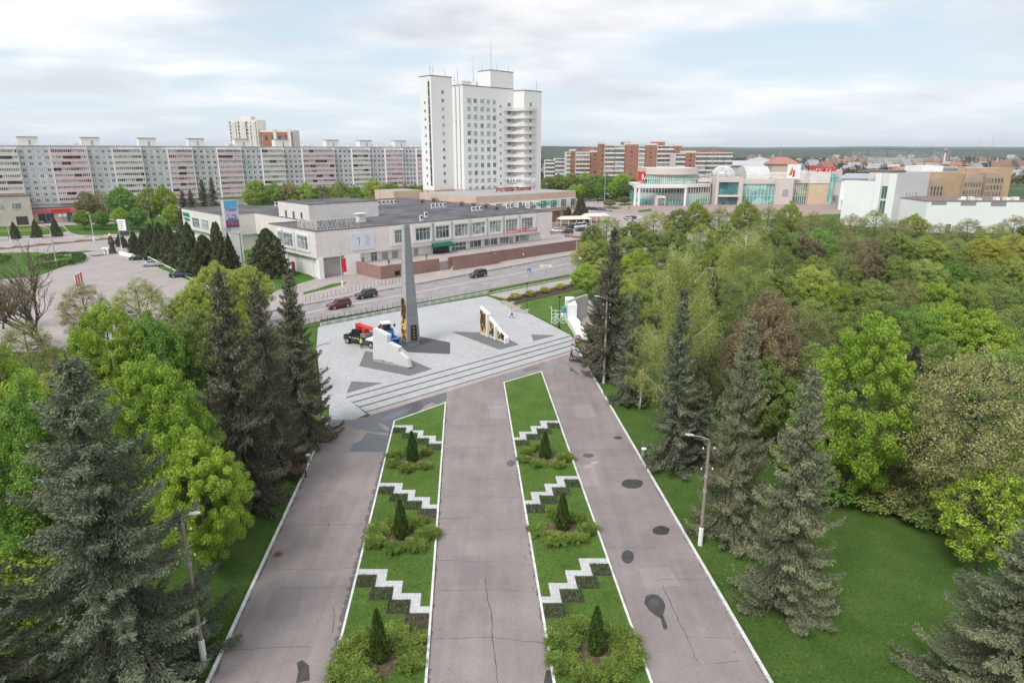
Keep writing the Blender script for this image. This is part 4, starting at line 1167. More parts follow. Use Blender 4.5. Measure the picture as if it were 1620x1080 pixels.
q=[(908,916,236.2,500),(924,943,234.5,500),(986,1000,224.5,480),(1034,1055,224.3,480),(1092,1112,237.5,460),(1120,1148,238.5,460)]
for k,(x0,x1,top,d) in enumerate(q):
    a,b=at(x0,top,d),at(x1,top,d)
    par=[o for o in COL.objects if o.name.startswith('brick_apartments') and o.type=='EMPTY'][(1,1,2,2,3,3)[k]]
    MB().box(a.x-par.location.x,b.x-par.location.x,5,11,20,Zat(d,top)).build('roof_house',RDB,par)

# ================================================================== shopping centre with green glazing
ml=thing('shopping_centre','wide beige shopping centre with green glass fronts, dome and stone pillar','shopping centre',(at(1062,320,372).x,372,0),0)
ox=ml.location.x
MX=lambda xx,d=372: at(xx,300,d).x-ox
MZ=lambda yy,d=372: Zat(d,yy)
STO=M('pale_beige_stone',(.60,.54,.50),.8,.06,.2)
def arcpts(x0,x1,sag,n=14):
    return [(x0+(x1-x0)*k/n, -sag*(1-((2*k/n)-1)**2)) for k in range(n+1)]
def curved(name,x0,x1,sag,z0,z1,mat,back=26,parent=None):
    return MB().prism(arcpts(x0,x1,sag)+[(x1,back),(x0,back)],z0,z1).build(name,mat,parent or ml)
xa,xb=MX(1006),MX(1124)
curved('green_ground_glazing',xa,xb,7,0,MZ(304),GGLASS)
curved('green_middle_glazing',xa,xb,7.3,MZ(304)+.01,MZ(295.5),GLASS)
curved('glazing_band',xa,xb,8.2,MZ(295.49),MZ(291),PWH)
xc,xd=MX(1021),MX(1103)
curved('upper_glazing',xc+1,xd-1,5,MZ(291)+.01,MZ(276),GGLASS)
curved('upper_fascia',xc,xd,6.5,MZ(276)+.01,MZ(266),STO)
sp=MB()
for x0,x1,sag,z0,z1 in ((xa,xb,7.15,MZ(321),MZ(304)),(xa,xb,7.45,MZ(304),MZ(295.6)),(xc+1,xd-1,5.15,MZ(290.5),MZ(276.2))):
    for (x,y) in arcpts(x0,x1,sag,26): sp.box(x-.12,x+.12,y-.12,y+.2,z0,z1)
for x0,x1,sag,z in ((xa,xb,7.2,MZ(313)),(xa,xb,7.25,MZ(308.5)),(xc,xd,5.2,MZ(283))):
    P=arcpts(x0,x1,sag,14)
    for p,q_ in zip(P[:-1],P[1:]): sp.prism([p,q_,(q_[0],q_[1]+.2),(p[0],p[1]+.2)],z,z+.25)
sp.build('glazing_mullions',PWH,ml)
P=arcpts(xa,xb,7.1,14); pb_=MB()
for p,q_ in zip(P[:-1],P[1:]): pb_.prism([p,q_,(q_[0],q_[1]+.2),(p[0],p[1]+.2)],MZ(312),MZ(304.2))
pb_.build('pale_spandrel_band',Mplain('pale_teal_enamel',(.36,.50,.46)),ml)
for xx in (999,1005,1076): MB().lathe(MX(xx),-12,[(.7,0),(.7,MZ(296))],10).build('column',WHITE,ml)
MB().box(MX(997),MX(1078),-12.8,-8.3,MZ(295.9),MZ(293)).build('canopy',PWH,ml)
MB().box(MX(1103)+.02,MX(1126),1,24,MZ(291)+.02,MZ(283)).build('setback_block',STO,ml)
MB().box(MX(1104),MX(1124),.9,.98,MZ(290),MZ(288.3)).build('strip_window',GLASS,ml)
# dome tower
x0,x1=MX(1127),MX(1169)
MB().prism([(x0,-6),(x1,-6),(x1,20),(x0,20)],MZ(287.5),MZ(280)).build('dome_drum',STO,ml)
for a,b in ((x0,x0+1.6),(x1-2.2,x1)): MB().box(a,b,-6,20,0,MZ(287.5)-.01).build('stone_pier',STO,ml)
MB().box(x0+1.61,x1-2.21,-5,19,0,MZ(287.6)).build('atrium_glazing',Mglass('teal_glazing',(.04,.13,.14),.08,(.12,.26,.26),.3),ml)
MB().box(x0+1.62,x1-2.22,-7.5,-5.02,MZ(310),MZ(307.5)).build('entrance_canopy',PWH,ml)
cx=(x0+x1)/2; rr=(x1-x0)/2*.92; n=12; prof=[(rr*math.cos(t),MZ(280)+.02+rr*.82*math.sin(t)) for t in np.linspace(0,1.5,9)]
dm=MB().lathe(cx,7,prof,28).build('glass_dome',Mglass('pale_dome_glazing',(.34,.36,.38),.2,(.50,.50,.50),.4),ml,smooth=True)
rb=MB()
for k in range(14):
    t=2*math.pi*k/14; rb.tube([(cx+(r_+.05)*math.cos(t),7+(r_+.05)*math.sin(t),z_+.05) for r_,z_ in prof],.12,4)
for i in (2,4,6): 
    r_,z_=prof[i]; rb.tube([(cx+(r_+.06)*math.cos(t),7+(r_+.06)*math.sin(t),z_+.05) for t in np.linspace(0,6.283,29)],.1,4)
rb.build('dome_ribs',WHITE,dm)
# glass wing, stone pillar, curved corner, beige block
YG=Mglass('yellow_green_glazing',(.10,.20,.15),.1,(.34,.40,.22),.22)
def wing(xx0,xx1,top,fas,gm,y=-1,nm=10):
    a,b=MX(xx0)+.02,MX(xx1)
    MB().box(a,b,y,24,0,MZ(top)).build('wing_glazing',gm,ml); MB().box(a,b,y-.5,24.2,MZ(top)+.01,MZ(fas)).build('wing_fascia',STO,ml)
    q=MB()
    for k in range(nm+1): x=a+(b-a)*k/nm; q.box(x-.1,x+.1,y-.12,y-.01,.1,MZ(top)-.1)
    for z in (4.5,8.5): q.box(a,b,y-.14,y-.121,z,z+.25)
    q.build('glazing_mullions',PWH,ml)
wing(1169,1226,291,284.5,GGLASS)
wing(1249,1277,290,284.5,YG,0,8)
a,b=MX(1226)+.03,MX(1249); MB().prism([(a-1,-3.5),(b+.6,-3.5),(b,22),(a,22)],0,MZ(281.5)).build('stone_pillar',STO,ml)
MB().box(a+3,b-2,-3.65,-3.51,MZ(310),MZ(299)).build('grey_screen',M('grey_led_screen',(.36,.35,.38),.5,.08,2),ml)
YB=M('sand_yellow_render',(.62,.48,.34),.85,.07,.2)
a,b=MX(1277)+.03,MX(1308); MB().box(a,b,-2,24,0,MZ(290)).build('sand_block',YB,ml); MB().box(a-.1,b+.1,-2.3,24.1,MZ(290)+.01,MZ(272.5)).build('upper_block',PWH,ml)
a,b=MX(1308)+.12,MX(1316); MB().box(a,b,-1,20,0,MZ(275)).build('corner_glazing',GGLASS,ml)
a,b=MX(1316)+.14,MX(1332); MB().box(a,b,2,24,0,MZ(268.5)).build('end_block',STO,ml); MB().box(a+.2,b-.3,1.8,1.99,MZ(287),MZ(280)).build('end_window',GGLASS,ml)
MB().box(a+2,a+5,1.7,1.98,0,MZ(309)).build('end_door',LGLASS,ml)
MB().box(MX(1228),MX(1277),12,30,MZ(284)+.03,MZ(275)).build('roof_plant',STO,ml)
q=MB()
for k in range(26):
    x=R.uniform(MX(1110),MX(1225)); y=R.uniform(8,22); q.box(x,x+R.uniform(1,3.4),y,y+2,MZ(283.9),MZ(283.9)+R.uniform(.7,2.6))
q.build('roof_machinery',Mplain('grey_plant',(.36,.36,.37)),ml)['kind']='stuff'
q=MB(); prof=[(9*math.cos(t),MZ(284)+7*math.sin(t)) for t in np.linspace(0,math.pi,11)]
q.xprism([(14+a_,z_) for a_,z_ in prof],MX(1184),MX(1222)); q.build('barrel_skylight',M('pale_skylight',(.56,.55,.54),.5,.15,.6),ml)
q=MB().box(MX(1013),MX(1021),2,10,MZ(287),MZ(272)).build('red_sign_box',RED,ml)
t=text_mesh('М',4.2,WHITE,'letters',q,.1); t.location=(MX(1014.5),1.85,MZ(285))
ent=MB().box(MX(1031),MX(1044),-15,-8.5,0,5.2).build('entrance_lobby',PWH,ml); wnd(ent,'door','v',MX(1032),MX(1043),.2,4.4,-15.0,6,1,glass=GLASS)
bbm=thing('rooftop_billboard','white billboard with red and brown picture above the shopping centre pillar','billboard',(ox+MX(1240),370,MZ(284)+.5),0)
wpx=(MX(1259.5)-MX(1239.5)); hb=MZ(262)-MZ(284.5)
MB().box(0,wpx,-.4,.4,0,hb).build('panel',WHITE,bbm)
q=MB(); q.add([(wpx*.1,-.42,hb*.2),(wpx*.35,-.42,hb*.25),(wpx*.42,-.42,hb*.55),(wpx*.34,-.42,hb*.85),(wpx*.22,-.42,hb*.5)],[(0,1,2,3,4)],0); q.add([(wpx*.40,-.42,hb*.12),(wpx*.58,-.42,hb*.12),(wpx*.6,-.42,hb*.6),(wpx*.44,-.42,hb*.58)],[(0,1,2,3)],1)
q.build('picture',[Mplain('orange_brown_print',(.45,.18,.06)),RED],bbm)
lt=thing('rooftop_letters','big red script roof letters on the shopping centre right end','sign',(ox+MX(1272),371,MZ(273)+.4),0)
t=text_mesh('Атриум',4.3,RED,'letters',lt,.2,shear=.3,bold=.09); t.location=(0,-.3,.2)
q=MB()
for k in range(8): q.tube([(k*1.4,.3,-.4),(k*1.4,.3,3.4)],.06,4)
q.build('support_frame',METAL,lt)
lt2=thing('rooftop_letters','white roof letters left of the red script on the shopping centre','sign',(ox+MX(1264),373,MZ(275)),0)
t=text_mesh('ЦЕНТР',2.6,WHITE,'letters',lt2,.15); t.location=(0,0,.2)
MB().box(MX(1259),MX(1269),-.1,0,-5.3,-1.4).build('maroon_panel',Mplain('maroon_print',(.25,.03,.08)),lt2)

# ================================================================== white culture hall and neighbours on the right
HD=252
WH=M('bright_white_render',(.80,.80,.805),.8,.025,.15); WHG=M('shade_toned_white_render',(.70,.68,.69),.8,.04,.2)  # second render is the white one with right-hand shade painted in
hp=at(1417,300,HD); HF=Frame((hp.x,hp.y),rad(38))
hall=thing('culture_hall','bright white windowless hall with tall slot window behind the park trees','building',(hp.x,hp.y,0),HF.a)
zt=Zat(HD,274.5)
ur,_=HF.on_v(1467.5,300)
def HV(xx,u=0): return HF.on_u(xx,300,u)[0]
v1=HV(1405); 

# left return: white faces in the plane u=0 and lower block beyond
vA,vB=HV(1394,-.3),HV(1384,-.3); vC=HV(1337,-.3)
MB().prism([(0,0),(ur,0),(ur,18),(17,18),(17,vB),(0,vB)],0,zt,0,1).build('wall',[WHG,GREY],hall)
MB().box(-.6,-.01,0,v1-.2,0,zt-.02).build('white_corner_pier',WH,hall)
MB().box(-1.0,-.02,vA,vB,0,zt+.03).build('white_pier',WH,hall)
MB().prism([(-1.2,vB+.02),(6,vB+.02),(6,vC),(-1.2,vC)],0,Zat(HD+18,284.5),0,1).build('lower_white_block',[WH,GREY],hall)
for z0,z1 in ((5.2,10.2),(10.8,15.6)):
    wnd(hall,'slot_window','u',v1+.15,vA-.15,z0,z1,-.02,2,1,glass=Mglass('dark_green_glass',(.03,.07,.06),.1,(.08,.15,.13)),depth=.1)
for xs,ys in (((1435,1440,1445,1450),(303.5,318.5)),((1433.5,1438,1443,1447.5),(324.5,334))):
    for xx in xs:
        u,z1=HF.on_v(xx,ys[0]); _,z0=HF.on_v(xx,ys[1]); wnd(hall,'window','v',u-.4,u+.4,z0,z1,0,1,1,glass=LGLASS,depth=.03)
MB().prism([(2,3),(14,3),(14,16),(2,16)],zt+.002,zt+.9).build('roof_platform',EDGE,hall)
q=MB()
for k in range(3): q.lathe(6+k*3.5,6,[(.05,zt+.9),(.05,zt+2.2),(.8,zt+2.3),(.9,zt+3.0)],8)
q.build('satellite_dishes',WHITE,hall)
# lower white hall in front right
ld=238; lp=at(1466,330,ld)
low=thing('low_hall','long low white windowless building beyond the park at far right','building',(lp.x,lp.y,0),rad(-1))
zl=Zat(ld,319); wl=at(1640,330,ld).x-lp.x
MB().prism([(0,0),(wl,0),(wl,26),(0,26)],0,zl,0,1).build('wall',[WH,GREY],low)
for k,xx in enumerate((1472,1518,1565)):
    a=at(xx,330,ld).x-lp.x; MB().box(a,a+5.4,-.06,-.01,zl-1.15-.2*k,zl-.1).build('roof_louvre',M('grey_louvre',(.27,.27,.29),.7,.1,2),low)
for xx,y0,y1 in ((1495,354,372),(1543,357,384),(1595,361,380)):
    a=at(xx,360,ld).x-lp.x; wnd(low,'window','v',a,a+2.0,Zat(ld,y1),Zat(ld,y0),0,1,2,glass=LGLASS)
MB().box(-.1,wl+.1,-.1,26.1,zl+.003,zl+.25).build('roof_edge',EDGE,low)
q=MB()
for k in range(8): u=R.uniform(6,38); q.box(u,u+R.uniform(.6,2),4,6,zl+.25,zl+R.uniform(.7,1.5))
q.build('roof_boxes',WHITE,low)
# tan brick building behind
td=292; tp=at(1464,275,td)
TAN=Mpanel('tan_brick',(.55,.375,.235),(.40,.28,.19),1.1,.4,.03,offset=.5,var=.06,stain=.10,nscale=.12); TANG=M('grey_tan_render',(.42,.33,.27),.85,.10,.3)
tan_=thing('tan_brick_building','large tan brick office building with vertical window ribs behind the white hall','building',(tp.x,tp.y,0),rad(4))
X=lambda xx: at(xx,290,td).x-tp.x
zA=Zat(td,272.5)
MB().prism([(X(1466),0),(X(1548),0),(X(1548),34),(X(1466),34)],0,zA,0,1).build('brick_wall',[TAN,GREY],tan_)
zB=Zat(td+6,266)
MB().prism([(X(1540),4.2),(X(1619),4.2),(X(1619),34),(X(1540),34)],0,zB,0,1).build('brick_wall',[TAN,GREY],tan_)
for x0,x1,top,rows in ((1469,1491,282,(298,306)),(1524,1553,276,(292,304,312)),(1568,1589,273,(286,297,307)),(1560,1567.5,275,(286,297,307))):
    a,b=X(x0),X(x1); zt2=Zat(td,top)
    o=MB().box(a,b,-1.6,-.02 if x0<1545 else 4.18,0,zt2).build('projecting_bay',TANG,tan_)
    q=MB()
    n=max(3,int((b-a)/1.25))
    for k in range(n+1): xx=a+(b-a)*k/n; q.box(xx-.13,xx+.13,-1.85,-1.61,1,zt2-1.6)
    q.build('ribs',TAN,o)
    q=MB()
    for y in rows:
        z=Zat(td,y)
        for k in range(n): xx=a+(b-a)*(k+.5)/n; q.box(xx-.33,xx+.33,-1.66,-1.612,z-.9,z+.9)
    q.build('windows',[GLASS],o)
MB().box(X(1475),X(1511),8,20,zA+.01,Zat(td+10,262.5)).build('white_roof_house',WHITE,tan_)
MB().box(X(1511)+.1,X(1560),10,24,zA+.01,Zat(td+14,266)).build('grey_roof_house',M('grey_ribbed_sheet',(.25,.24,.25),.6,.1,2,stretch=(6,1,1)),tan_)
q=MB()
for xx,h in ((1477,2),(1478.5,6),(1560,9),(1567,13),(1590,16),(1530,2.5),(1583,3)): q.tube([(X(xx),9,zA),(X(xx),9,zA+h)],[.12,.05],5)
q.build('masts',METAL,tan_)
MB().box(X(1530),X(1535),3,6,zA,zA+2.2).build('chimney',TAN,tan_)
# grey-roofed shed behind the hall
sp_=at(1331,290,335); sh2=thing('market_shed','pale hall with low grey metal roof between mall and white hall','building',(sp_.x,335,0),rad(-25))
wv=22.0
MB().prism([(0,0),(wv,0),(wv,24),(0,24)],0,Zat(330,283)).build('wall',WHITE,sh2); q=MB(); q.add([(-1,-1,Zat(330,283)),(wv+1,-1,Zat(330,283)),(wv-4,12,Zat(340,274.5)),(2,12,Zat(340,274.5)),(wv+1,25,Zat(330,283)),(-1,25,Zat(330,283))],[(0,1,2,3),(3,2,4,5),(0,3,5),(1,4,2)]); q.build('roof',M('blue_grey_metal_roof',(.34,.36,.42),.5,.1,.5),sh2)
wnd(sh2,'window','v',2,3.6,9.5,12.5,0,1); wnd(sh2,'window','v',6,7.6,9.5,12.5,0,1)
MB().box(1,7,-3.5,-.1,5,5.4).build('canopy',WHITE,sh2)

# ================================================================== far town
far=thing('panel_estate','long cream row of far-off panel houses before the hills','apartment block',(at(1344,255,1450).x,1450,0),rad(-2))
x0=0; fm=M('far_cream_panels',(.62,.55,.47),.9,.05,.1)
for k,(a,b,t_) in enumerate(((1344,1372,249.5),(1372,1402,248.5),(1402,1436,250),(1436,1470,250.5),(1470,1502,251.5))):
    xa_=at(a,250,1450).x-far.location.x; xb_=at(b,250,1450).x-far.location.x
    o=MB().box(xa_,xb_-.5,0,14,0,Zat(1450,t_)).build('house_section',fm,far)
    g=MB()
    for f in range(8): g.box(xa_+2,xb_-3,-.3,-.01,6+f*3.2,7.3+f*3.2)
    g.build('window_rows',LGLASS,o)
ch=thing('domed_church','small yellow round church with grey dome behind the shopping centre','church',(at(1200,262,520).x,520,0),0)
MB().lathe(0,0,[(9,0),(9,Zat(520,258))],20).build('drum',M('yellow_render',(.60,.45,.26),.85,.08,.3),ch)
MB().lathe(0,0,[(9.6,Zat(520,258)),(9.0,Zat(520,254)),(6.5,Zat(520,251)),(2,Zat(520,249.3)),(.4,Zat(520,248.8)),(.3,Zat(520,245))],20).build('dome',M('grey_dome_sheet',(.40,.40,.41),.5,.1,.5),ch,smooth=True)
rh=thing('red_roofed_hall','long hall with orange red hipped roof behind the shopping centre','building',(at(1222,262,480).x,480,0),0)
wv=at(1264,262,480).x-rh.location.x
MB().box(0,wv,0,16,0,Zat(480,260)).build('wall',M('cream_render',(.60,.50,.40),.85,.08,.3),rh); z0=Zat(480,259.8)
MB().add([(-1,-1,z0),(wv+1,-1,z0),(wv+1,17,z0),(-1,17,z0),(5,8,z0+4.6),(wv-5,8,z0+4.6)],[(0,1,5,4),(1,2,5),(2,3,4,5),(3,0,4),(3,2,1,0)]).build('roof',M('orange_red_roof',(.40,.19,.145),.8,.12,.4),rh)
pg=thing('grey_warehouse','long pale grey warehouse behind the glass dome','building',(at(1160,262,500).x,500,0),0)
wv=at(1222,262,500).x-pg.location.x
MB().box(0,wv,0,20,0,Zat(500,262)).build('wall',M('pale_grey_wall',(.48,.46,.46),.85,.08,.2),pg); z0=Zat(500,262)
MB().add([(-1,-1,z0),(wv+1,-1,z0),(wv+1,21,z0),(-1,21,z0),(-1,10,z0+3.4),(wv+1,10,z0+3.4)],[(0,1,5,4),(2,3,4,5),(1,2,5),(3,0,4),(3,2,1,0)]).build('roof',M('pale_metal_roof',(.45,.45,.47),.5,.08,.3),pg)
# village houses
hm=[M('house_roof_red',(.33,.16,.12),.85,.2,.4),M('house_roof_grey',(.33,.32,.33),.8,.2,.4),M('house_roof_brown',(.22,.14,.11),.85,.2,.4)]
hw=[M('house_wall_pale',(.55,.50,.45),.85,.1,.3),M('house_wall_brick',(.33,.20,.15),.85,.15,.3)]
protos={}
lab={0:'tiny far-off house with a red roof in the village before the hills',1:'tiny far-off house with a grey roof in the village before the hills',2:'tiny far-off house with a brown roof in the village before the hills'}
def house(k):
    m=MB(); w,d,h=11,9,4.5
    m.box(0,w,0,d,0,h,0); m.add([(-.6,-.6,h),(w+.6,-.6,h),(w+.6,d+.6,h),(-.6,d+.6,h),(-.6,d/2,h+4),(w+.6,d/2,h+4)],[(0,1,5,4),(2,3,4,5),(1,2,5),(3,0,4),(3,2,1,0)],1)
    for x in (2,5,8): m.box(x,x+1.2,-.1,-.01,1.6,3.1,2)
    m.box(w*.7,w*.7+.8,d/2,d/2+.8,h+2.5,h+5.2,0)
    return m.build('village_house',[hw[k%2],hm[k],GLASS])
hk=[house(0),house(1),house(2)]
used=[0,0,0]
for i in range(150):
    k=R.choice((0,1,1,2,2)); d=R.uniform(620,2300); xx=R.uniform(868,930) if i%9==0 else R.uniform(1175,1640); x=(xx-810)/FPX*d*CP*1.0
    o=hk[k] if not used[k] else hk[k].copy()
    if used[k]: COL.objects.link(o)
    used[k]=1
    o.location=(x,d,0); o.rotation_euler=(0,0,R.uniform(0,3.14)); s=R.uniform(.9,1.7); o.scale=(s,s,s*R.uniform(.9,1.5))
    tag(o,lab[k],'house','far-off village houses before the hills')
# distant masts
for xx,d,top,l in ((1235,900,228,'thin far radio mast above the red roofed hall'),(1352,900,233,'thin far radio mast beside the cream panel row'),(1498,1300,236,'thin far red and white mast above the cream panel row')):
    p=at(xx,240,d); tag(MB().tube([(0,0,0),(0,0,Zat(d,top))],[.5,.2],5).build('radio_mast',Mplain('mast_grey',(.4,.38,.38)),None,loc=(p.x,d,0)),l,'mast')
bl_=thing('stepped_tower_crane_sign','red and white striped water tower standing out above the far hills','tower',(at(1496,240,1300).x,1300,0),0)
bl_.name='water_tower'
MB().lathe(0,0,[(1.4,0),(1.0,26)],10).build('stem',WHITE,bl_); MB().lathe(0,0,[(1.0,26.01),(3,29),(3,31),(.6,34)],12).build('tank',M('faded_red_tank',(.50,.20,.18),.7,.15,.5),bl_)
# ================================================================== obelisk
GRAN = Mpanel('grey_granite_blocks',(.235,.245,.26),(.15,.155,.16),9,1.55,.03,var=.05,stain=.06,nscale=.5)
GRL = Mpanel('lit_face_granite_blocks',(.42,.425,.43),(.30,.30,.30),9,1.55,.03,var=.03,stain=.05,nscale=.5)  # same granite made paler: light painted into the shaft's side faces
DGR = M('dark_polished_granite',(.10,.10,.105),.35,.15,2,spec=.5)
def relief_mat(name, s):
    m,nt,p,_=new_mat(name); tc=mk(nt,'ShaderNodeTexCoord')
    v=mk(nt,'ShaderNodeTexVoronoi'); v.inputs['Scale'].default_value=s; v.distance='MANHATTAN'
    n=mk(nt,'ShaderNodeTexNoise'); n.inputs['Scale'].default_value=s*1.3; n.inputs['Detail'].default_value=6; n.inputs['Roughness'].default_value=.7
    w=mixc(nt,.35,tc.outputs['Object'],n.outputs[1]); nt.links.new(w,v.inputs['Vector'])
    r=ramp(nt,n.outputs[0],[(.36,(.05,.042,.036)),(.41,(.34,.21,.06)),(.46,(.72,.50,.16)),(.72,(.80,.58,.22))])
    r2=ramp(nt,v.outputs['Distance'],[(.0,(1,1,1)),(.62,(.9,.85,.8)),(.85,(.15,.12,.10))])
    nt.links.new(mixc(nt,1,r.outputs[0],r2.outputs[0],'MULTIPLY'),p.inputs['Base Color'])
    p.inputs['Roughness'].default_value=.5; p.inputs['Metallic'].default_value=.0
    b=mk(nt,'ShaderNodeBump'); b.inputs['Strength'].default_value=.7; b.inputs['Distance'].default_value=.1
    nt.links.new(n.outputs[0],b.inputs['Height']); nt.links.new(b.outputs[0],p.inputs['Normal'])
    return m
RELIEF=relief_mat('golden_relief',1.1)
bp=G(650,545,ZP); zt_=Zat(bp.y,355)
# plan: right (front) face seen broad, left face narrow; nearest edge between them
ob=thing('obelisk','tall tapering grey granite obelisk with golden relief on the paved square','monument',(bp.x,bp.y,ZP),rad(33))
hh=zt_-ZP
def taper(w0,d0,w1,d1,z0,z1,x0=0,y0=0,x1=0,y1=0):
    m=MB(); q=[]
    for w,d,z,x,y in ((w0,d0,z0,x0,y0),(w1,d1,z1,x1,y1)):
        q+=[(x-w/2,y-d/2,z),(x+w/2,y-d/2,z),(x+w/2,y+d/2,z),(x-w/2,y+d/2,z)]
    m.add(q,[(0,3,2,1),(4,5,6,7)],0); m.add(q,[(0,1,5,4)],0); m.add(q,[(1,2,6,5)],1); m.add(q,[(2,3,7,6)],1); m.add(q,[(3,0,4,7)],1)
    return m
taper(1.9,2.05,1.9,2.05,0,.8).build('plinth',[GRAN,DGR],ob)
OW0,OD0,OW1,OD1=2.05,2.2,.78,.86
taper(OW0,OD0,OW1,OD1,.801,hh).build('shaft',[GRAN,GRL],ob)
def face_left(z,y):   # point on the left face at height z
    f=(z-.8)/(hh-.8); w=OW0+(OW1-OW0)*f; d=OD0+(OD1-OD0)*f
    return (-w/2, y*d, z)
def face_front(z,x):
    f=(z-.8)/(hh-.8); w=OW0+(OW1-OW0)*f; d=OD0+(OD1-OD0)*f
    return (x*w, -d/2, z)
pts=[face_left(1.0,.44),face_left(1.0,-.44),face_left(6.6,-.40),face_left(7.0,.0),face_left(7.4,.46)]
m=MB(); m.add([(p[0]-.10,p[1],p[2]) for p in pts]+[(p[0]-.004,p[1],p[2]) for p in pts],[(0,1,2,3,4)]+[((i+1)%5,i,5+i,5+(i+1)%5) for i in range(5)])
rp_=m.build('relief_panel',RELIEF,ob)
q=MB()
for k in range(7):
    z=2.0+k*.72; y=R.uniform(-.28,.28); p=face_left(z,y); q.lathe(0,0,[(.01,0)],3) if False else q.obox((p[0]-.12,p[1]),.12,R.uniform(.25,.6),z,z+R.uniform(.3,.7),R.uniform(-.2,.2))
q.build('relief_figures',M('dark_bronze_figures',(.06,.05,.04),.5,.3,3),rp_)
pts=[face_front(1.0,-.20),face_front(1.0,.26),face_front(3.2,.27),face_front(3.2,-.18)]
m=MB(); m.add([(p[0],p[1]-.10,p[2]) for p in pts]+[(p[0],p[1]-.004,p[2]) for p in pts],[(0,1,2,3)]+[((i+1)%4,i,4+i,4+(i+1)%4) for i in range(4)])
pq=m.build('plaque',M('dark_bronze',(.045,.04,.034),.4,.3,3,metal=.4),ob)
q=MB(); 
for k in range(4):
    p=face_front(1.25+k*.48,.03); q.obox((p[0],p[1]-.12),R.uniform(.2,.4),.05,1.25+k*.48,1.45+k*.48,0)
q.build('plaque_ornament',Mplain('brass_ornament',(.42,.29,.09),.4,.5,.6),pq)

# ================================================================== stepped wing walls
def world_poly(pts,Y0,Y1): pass
WALLW=M('pale_stele_concrete',(.60,.60,.61),.75,.04,.5)
def stele(name,label,b0,b1,tops,th,mats,z0=ZP):
    """upright slab standing on the line b0-b1 (photo pixels on the plaza) with an outline of (photo x, photo y) tops"""
    a,b=G(b0[0],b0[1],z0),G(b1[0],b1[1],z0); ang=math.atan2(b.y-a.y,b.x-a.x); fr=Frame((a.x,a.y),ang); L=(b-a).to_2d().length
    t=thing(name,label,'monument',(a.x,a.y,z0),ang)
    return t,fr,L
lw,fr,L=stele('memorial_wall','white saw-edged memorial wall sloping down beside the black truck',(592.3,570.5),(649.5,582.5),None,.6,None)
ends=[592.3,611.5,625,649.5]; bot=[0,0,0,0]
prof=[]
def P_(x,y):
    u,z=fr.on_v(x,y); return (u,z-ZP)
outline=[P_(592.3,567),P_(592.3,518.5),P_(597,520.5),P_(615,530),P_(615.5,541),P_(632,549.5),P_(632.5,556),P_(646,566.5),P_(650.5,580.5),P_(624,574.5),P_(624,572.5),P_(611,570.5),P_(611,569)]
outline=[(u,max(.02,z)) for u,z in outline]
MB().yprism(outline,-.3,.3).build('slab',WALLW,lw)
base=MB(); base.box(outline[0][0]+.05,outline[0][0]+2.3,-.25,.25,-.02,.9)
bz=[P_(592.3,571)[0],P_(611,571)[0],P_(625,574)[0],P_(650,581)[0]]
b_=MB(); b_.box(bz[0]+.06,bz[3]-.3,-.26,.26,-.01,.35); b_.build('dark_base',GREY,lw)
sl=MB()
tp=[P_(597,520.5),P_(615,530)]; sl.yprism([tp[0],tp[1],(tp[1][0],tp[1][1]-.35),(tp[0][0],tp[0][1]-.35)],.301,.5)
tp=[P_(615.5,541),P_(632,549.5)]; sl.yprism([tp[0],tp[1],(tp[1][0],tp[1][1]-.35),(tp[0][0],tp[0][1]-.35)],.301,.5)
sl.build('coping',WHITE,lw)
rw,fr,L=stele('memorial_panels','three white slanted memorial panels with golden reliefs right of the obelisk',(761,528),(801,542.5),None,.6,None)
def P2(x,y):
    u,z=fr.on_v(x,y); return (u,max(0,z-ZP))
rw_p=[[(760.7,527),(762,484.5),(771.5,494.5),(773,532.5)],[(775.2,534),(775.5,501),(785,514),(785.5,540.5)],[(788,541.5),(788.5,517),(800,531.5),(801.5,542.3)]]
for k,pp_ in enumerate(rw_p):
    o=[P2(*p) for p in pp_]; u0=o[0][0]; u1=o[3][0]; o=[(u0,.05),(u0,o[1][1]),(o[2][0],o[2][1]),(u1,.05)] if k else [(u0,.05),(u0,o[1][1]),(o[2][0],o[2][1]),(u1,.05)]
    s=MB().yprism(o,-.12,.3).build('panel',WHITE,rw)
    w=u1-u0
    tz=lambda f: o[1][1]+(o[2][1]-o[1][1])*f
    rr=[(u0+.12,.35),(u0+.12,tz(.1)-.45),(u1-.12,tz(1)-.35),(u1-.12,.35)]
    MB().yprism(rr,-.2,-.121).build('relief',RELIEF,s)
    q=MB()
    for j in range(9): x=R.uniform(u0+.2,u1-.3); z=R.uniform(.5,max(.8,tz((x-u0)/w)-1.2)); q.box(x,x+R.uniform(.15,.35),-.26,-.202,z,z+R.uniform(.3,.8))
    q.build('relief_figures',M('dark_bronze_figures',(.06,.05,.04),.5,.3,3),s) if k==0 else q.build('relief_figures',bpy.data.materials['dark_bronze_figures'],s)
    e=MB(); d_=.55
    e.yprism([(u1-.02,0.05),(u1-.02,o[2][1]+.05),(u1+d_*.35,o[2][1]-.15),(u1+d_*.5,.05)],-.5,.3); e.build('side_fin',WHITE,rw)
    MB().box(u0+.05,u1+.2,-.1,.28,-.02,.06).build('base',GREY,rw)

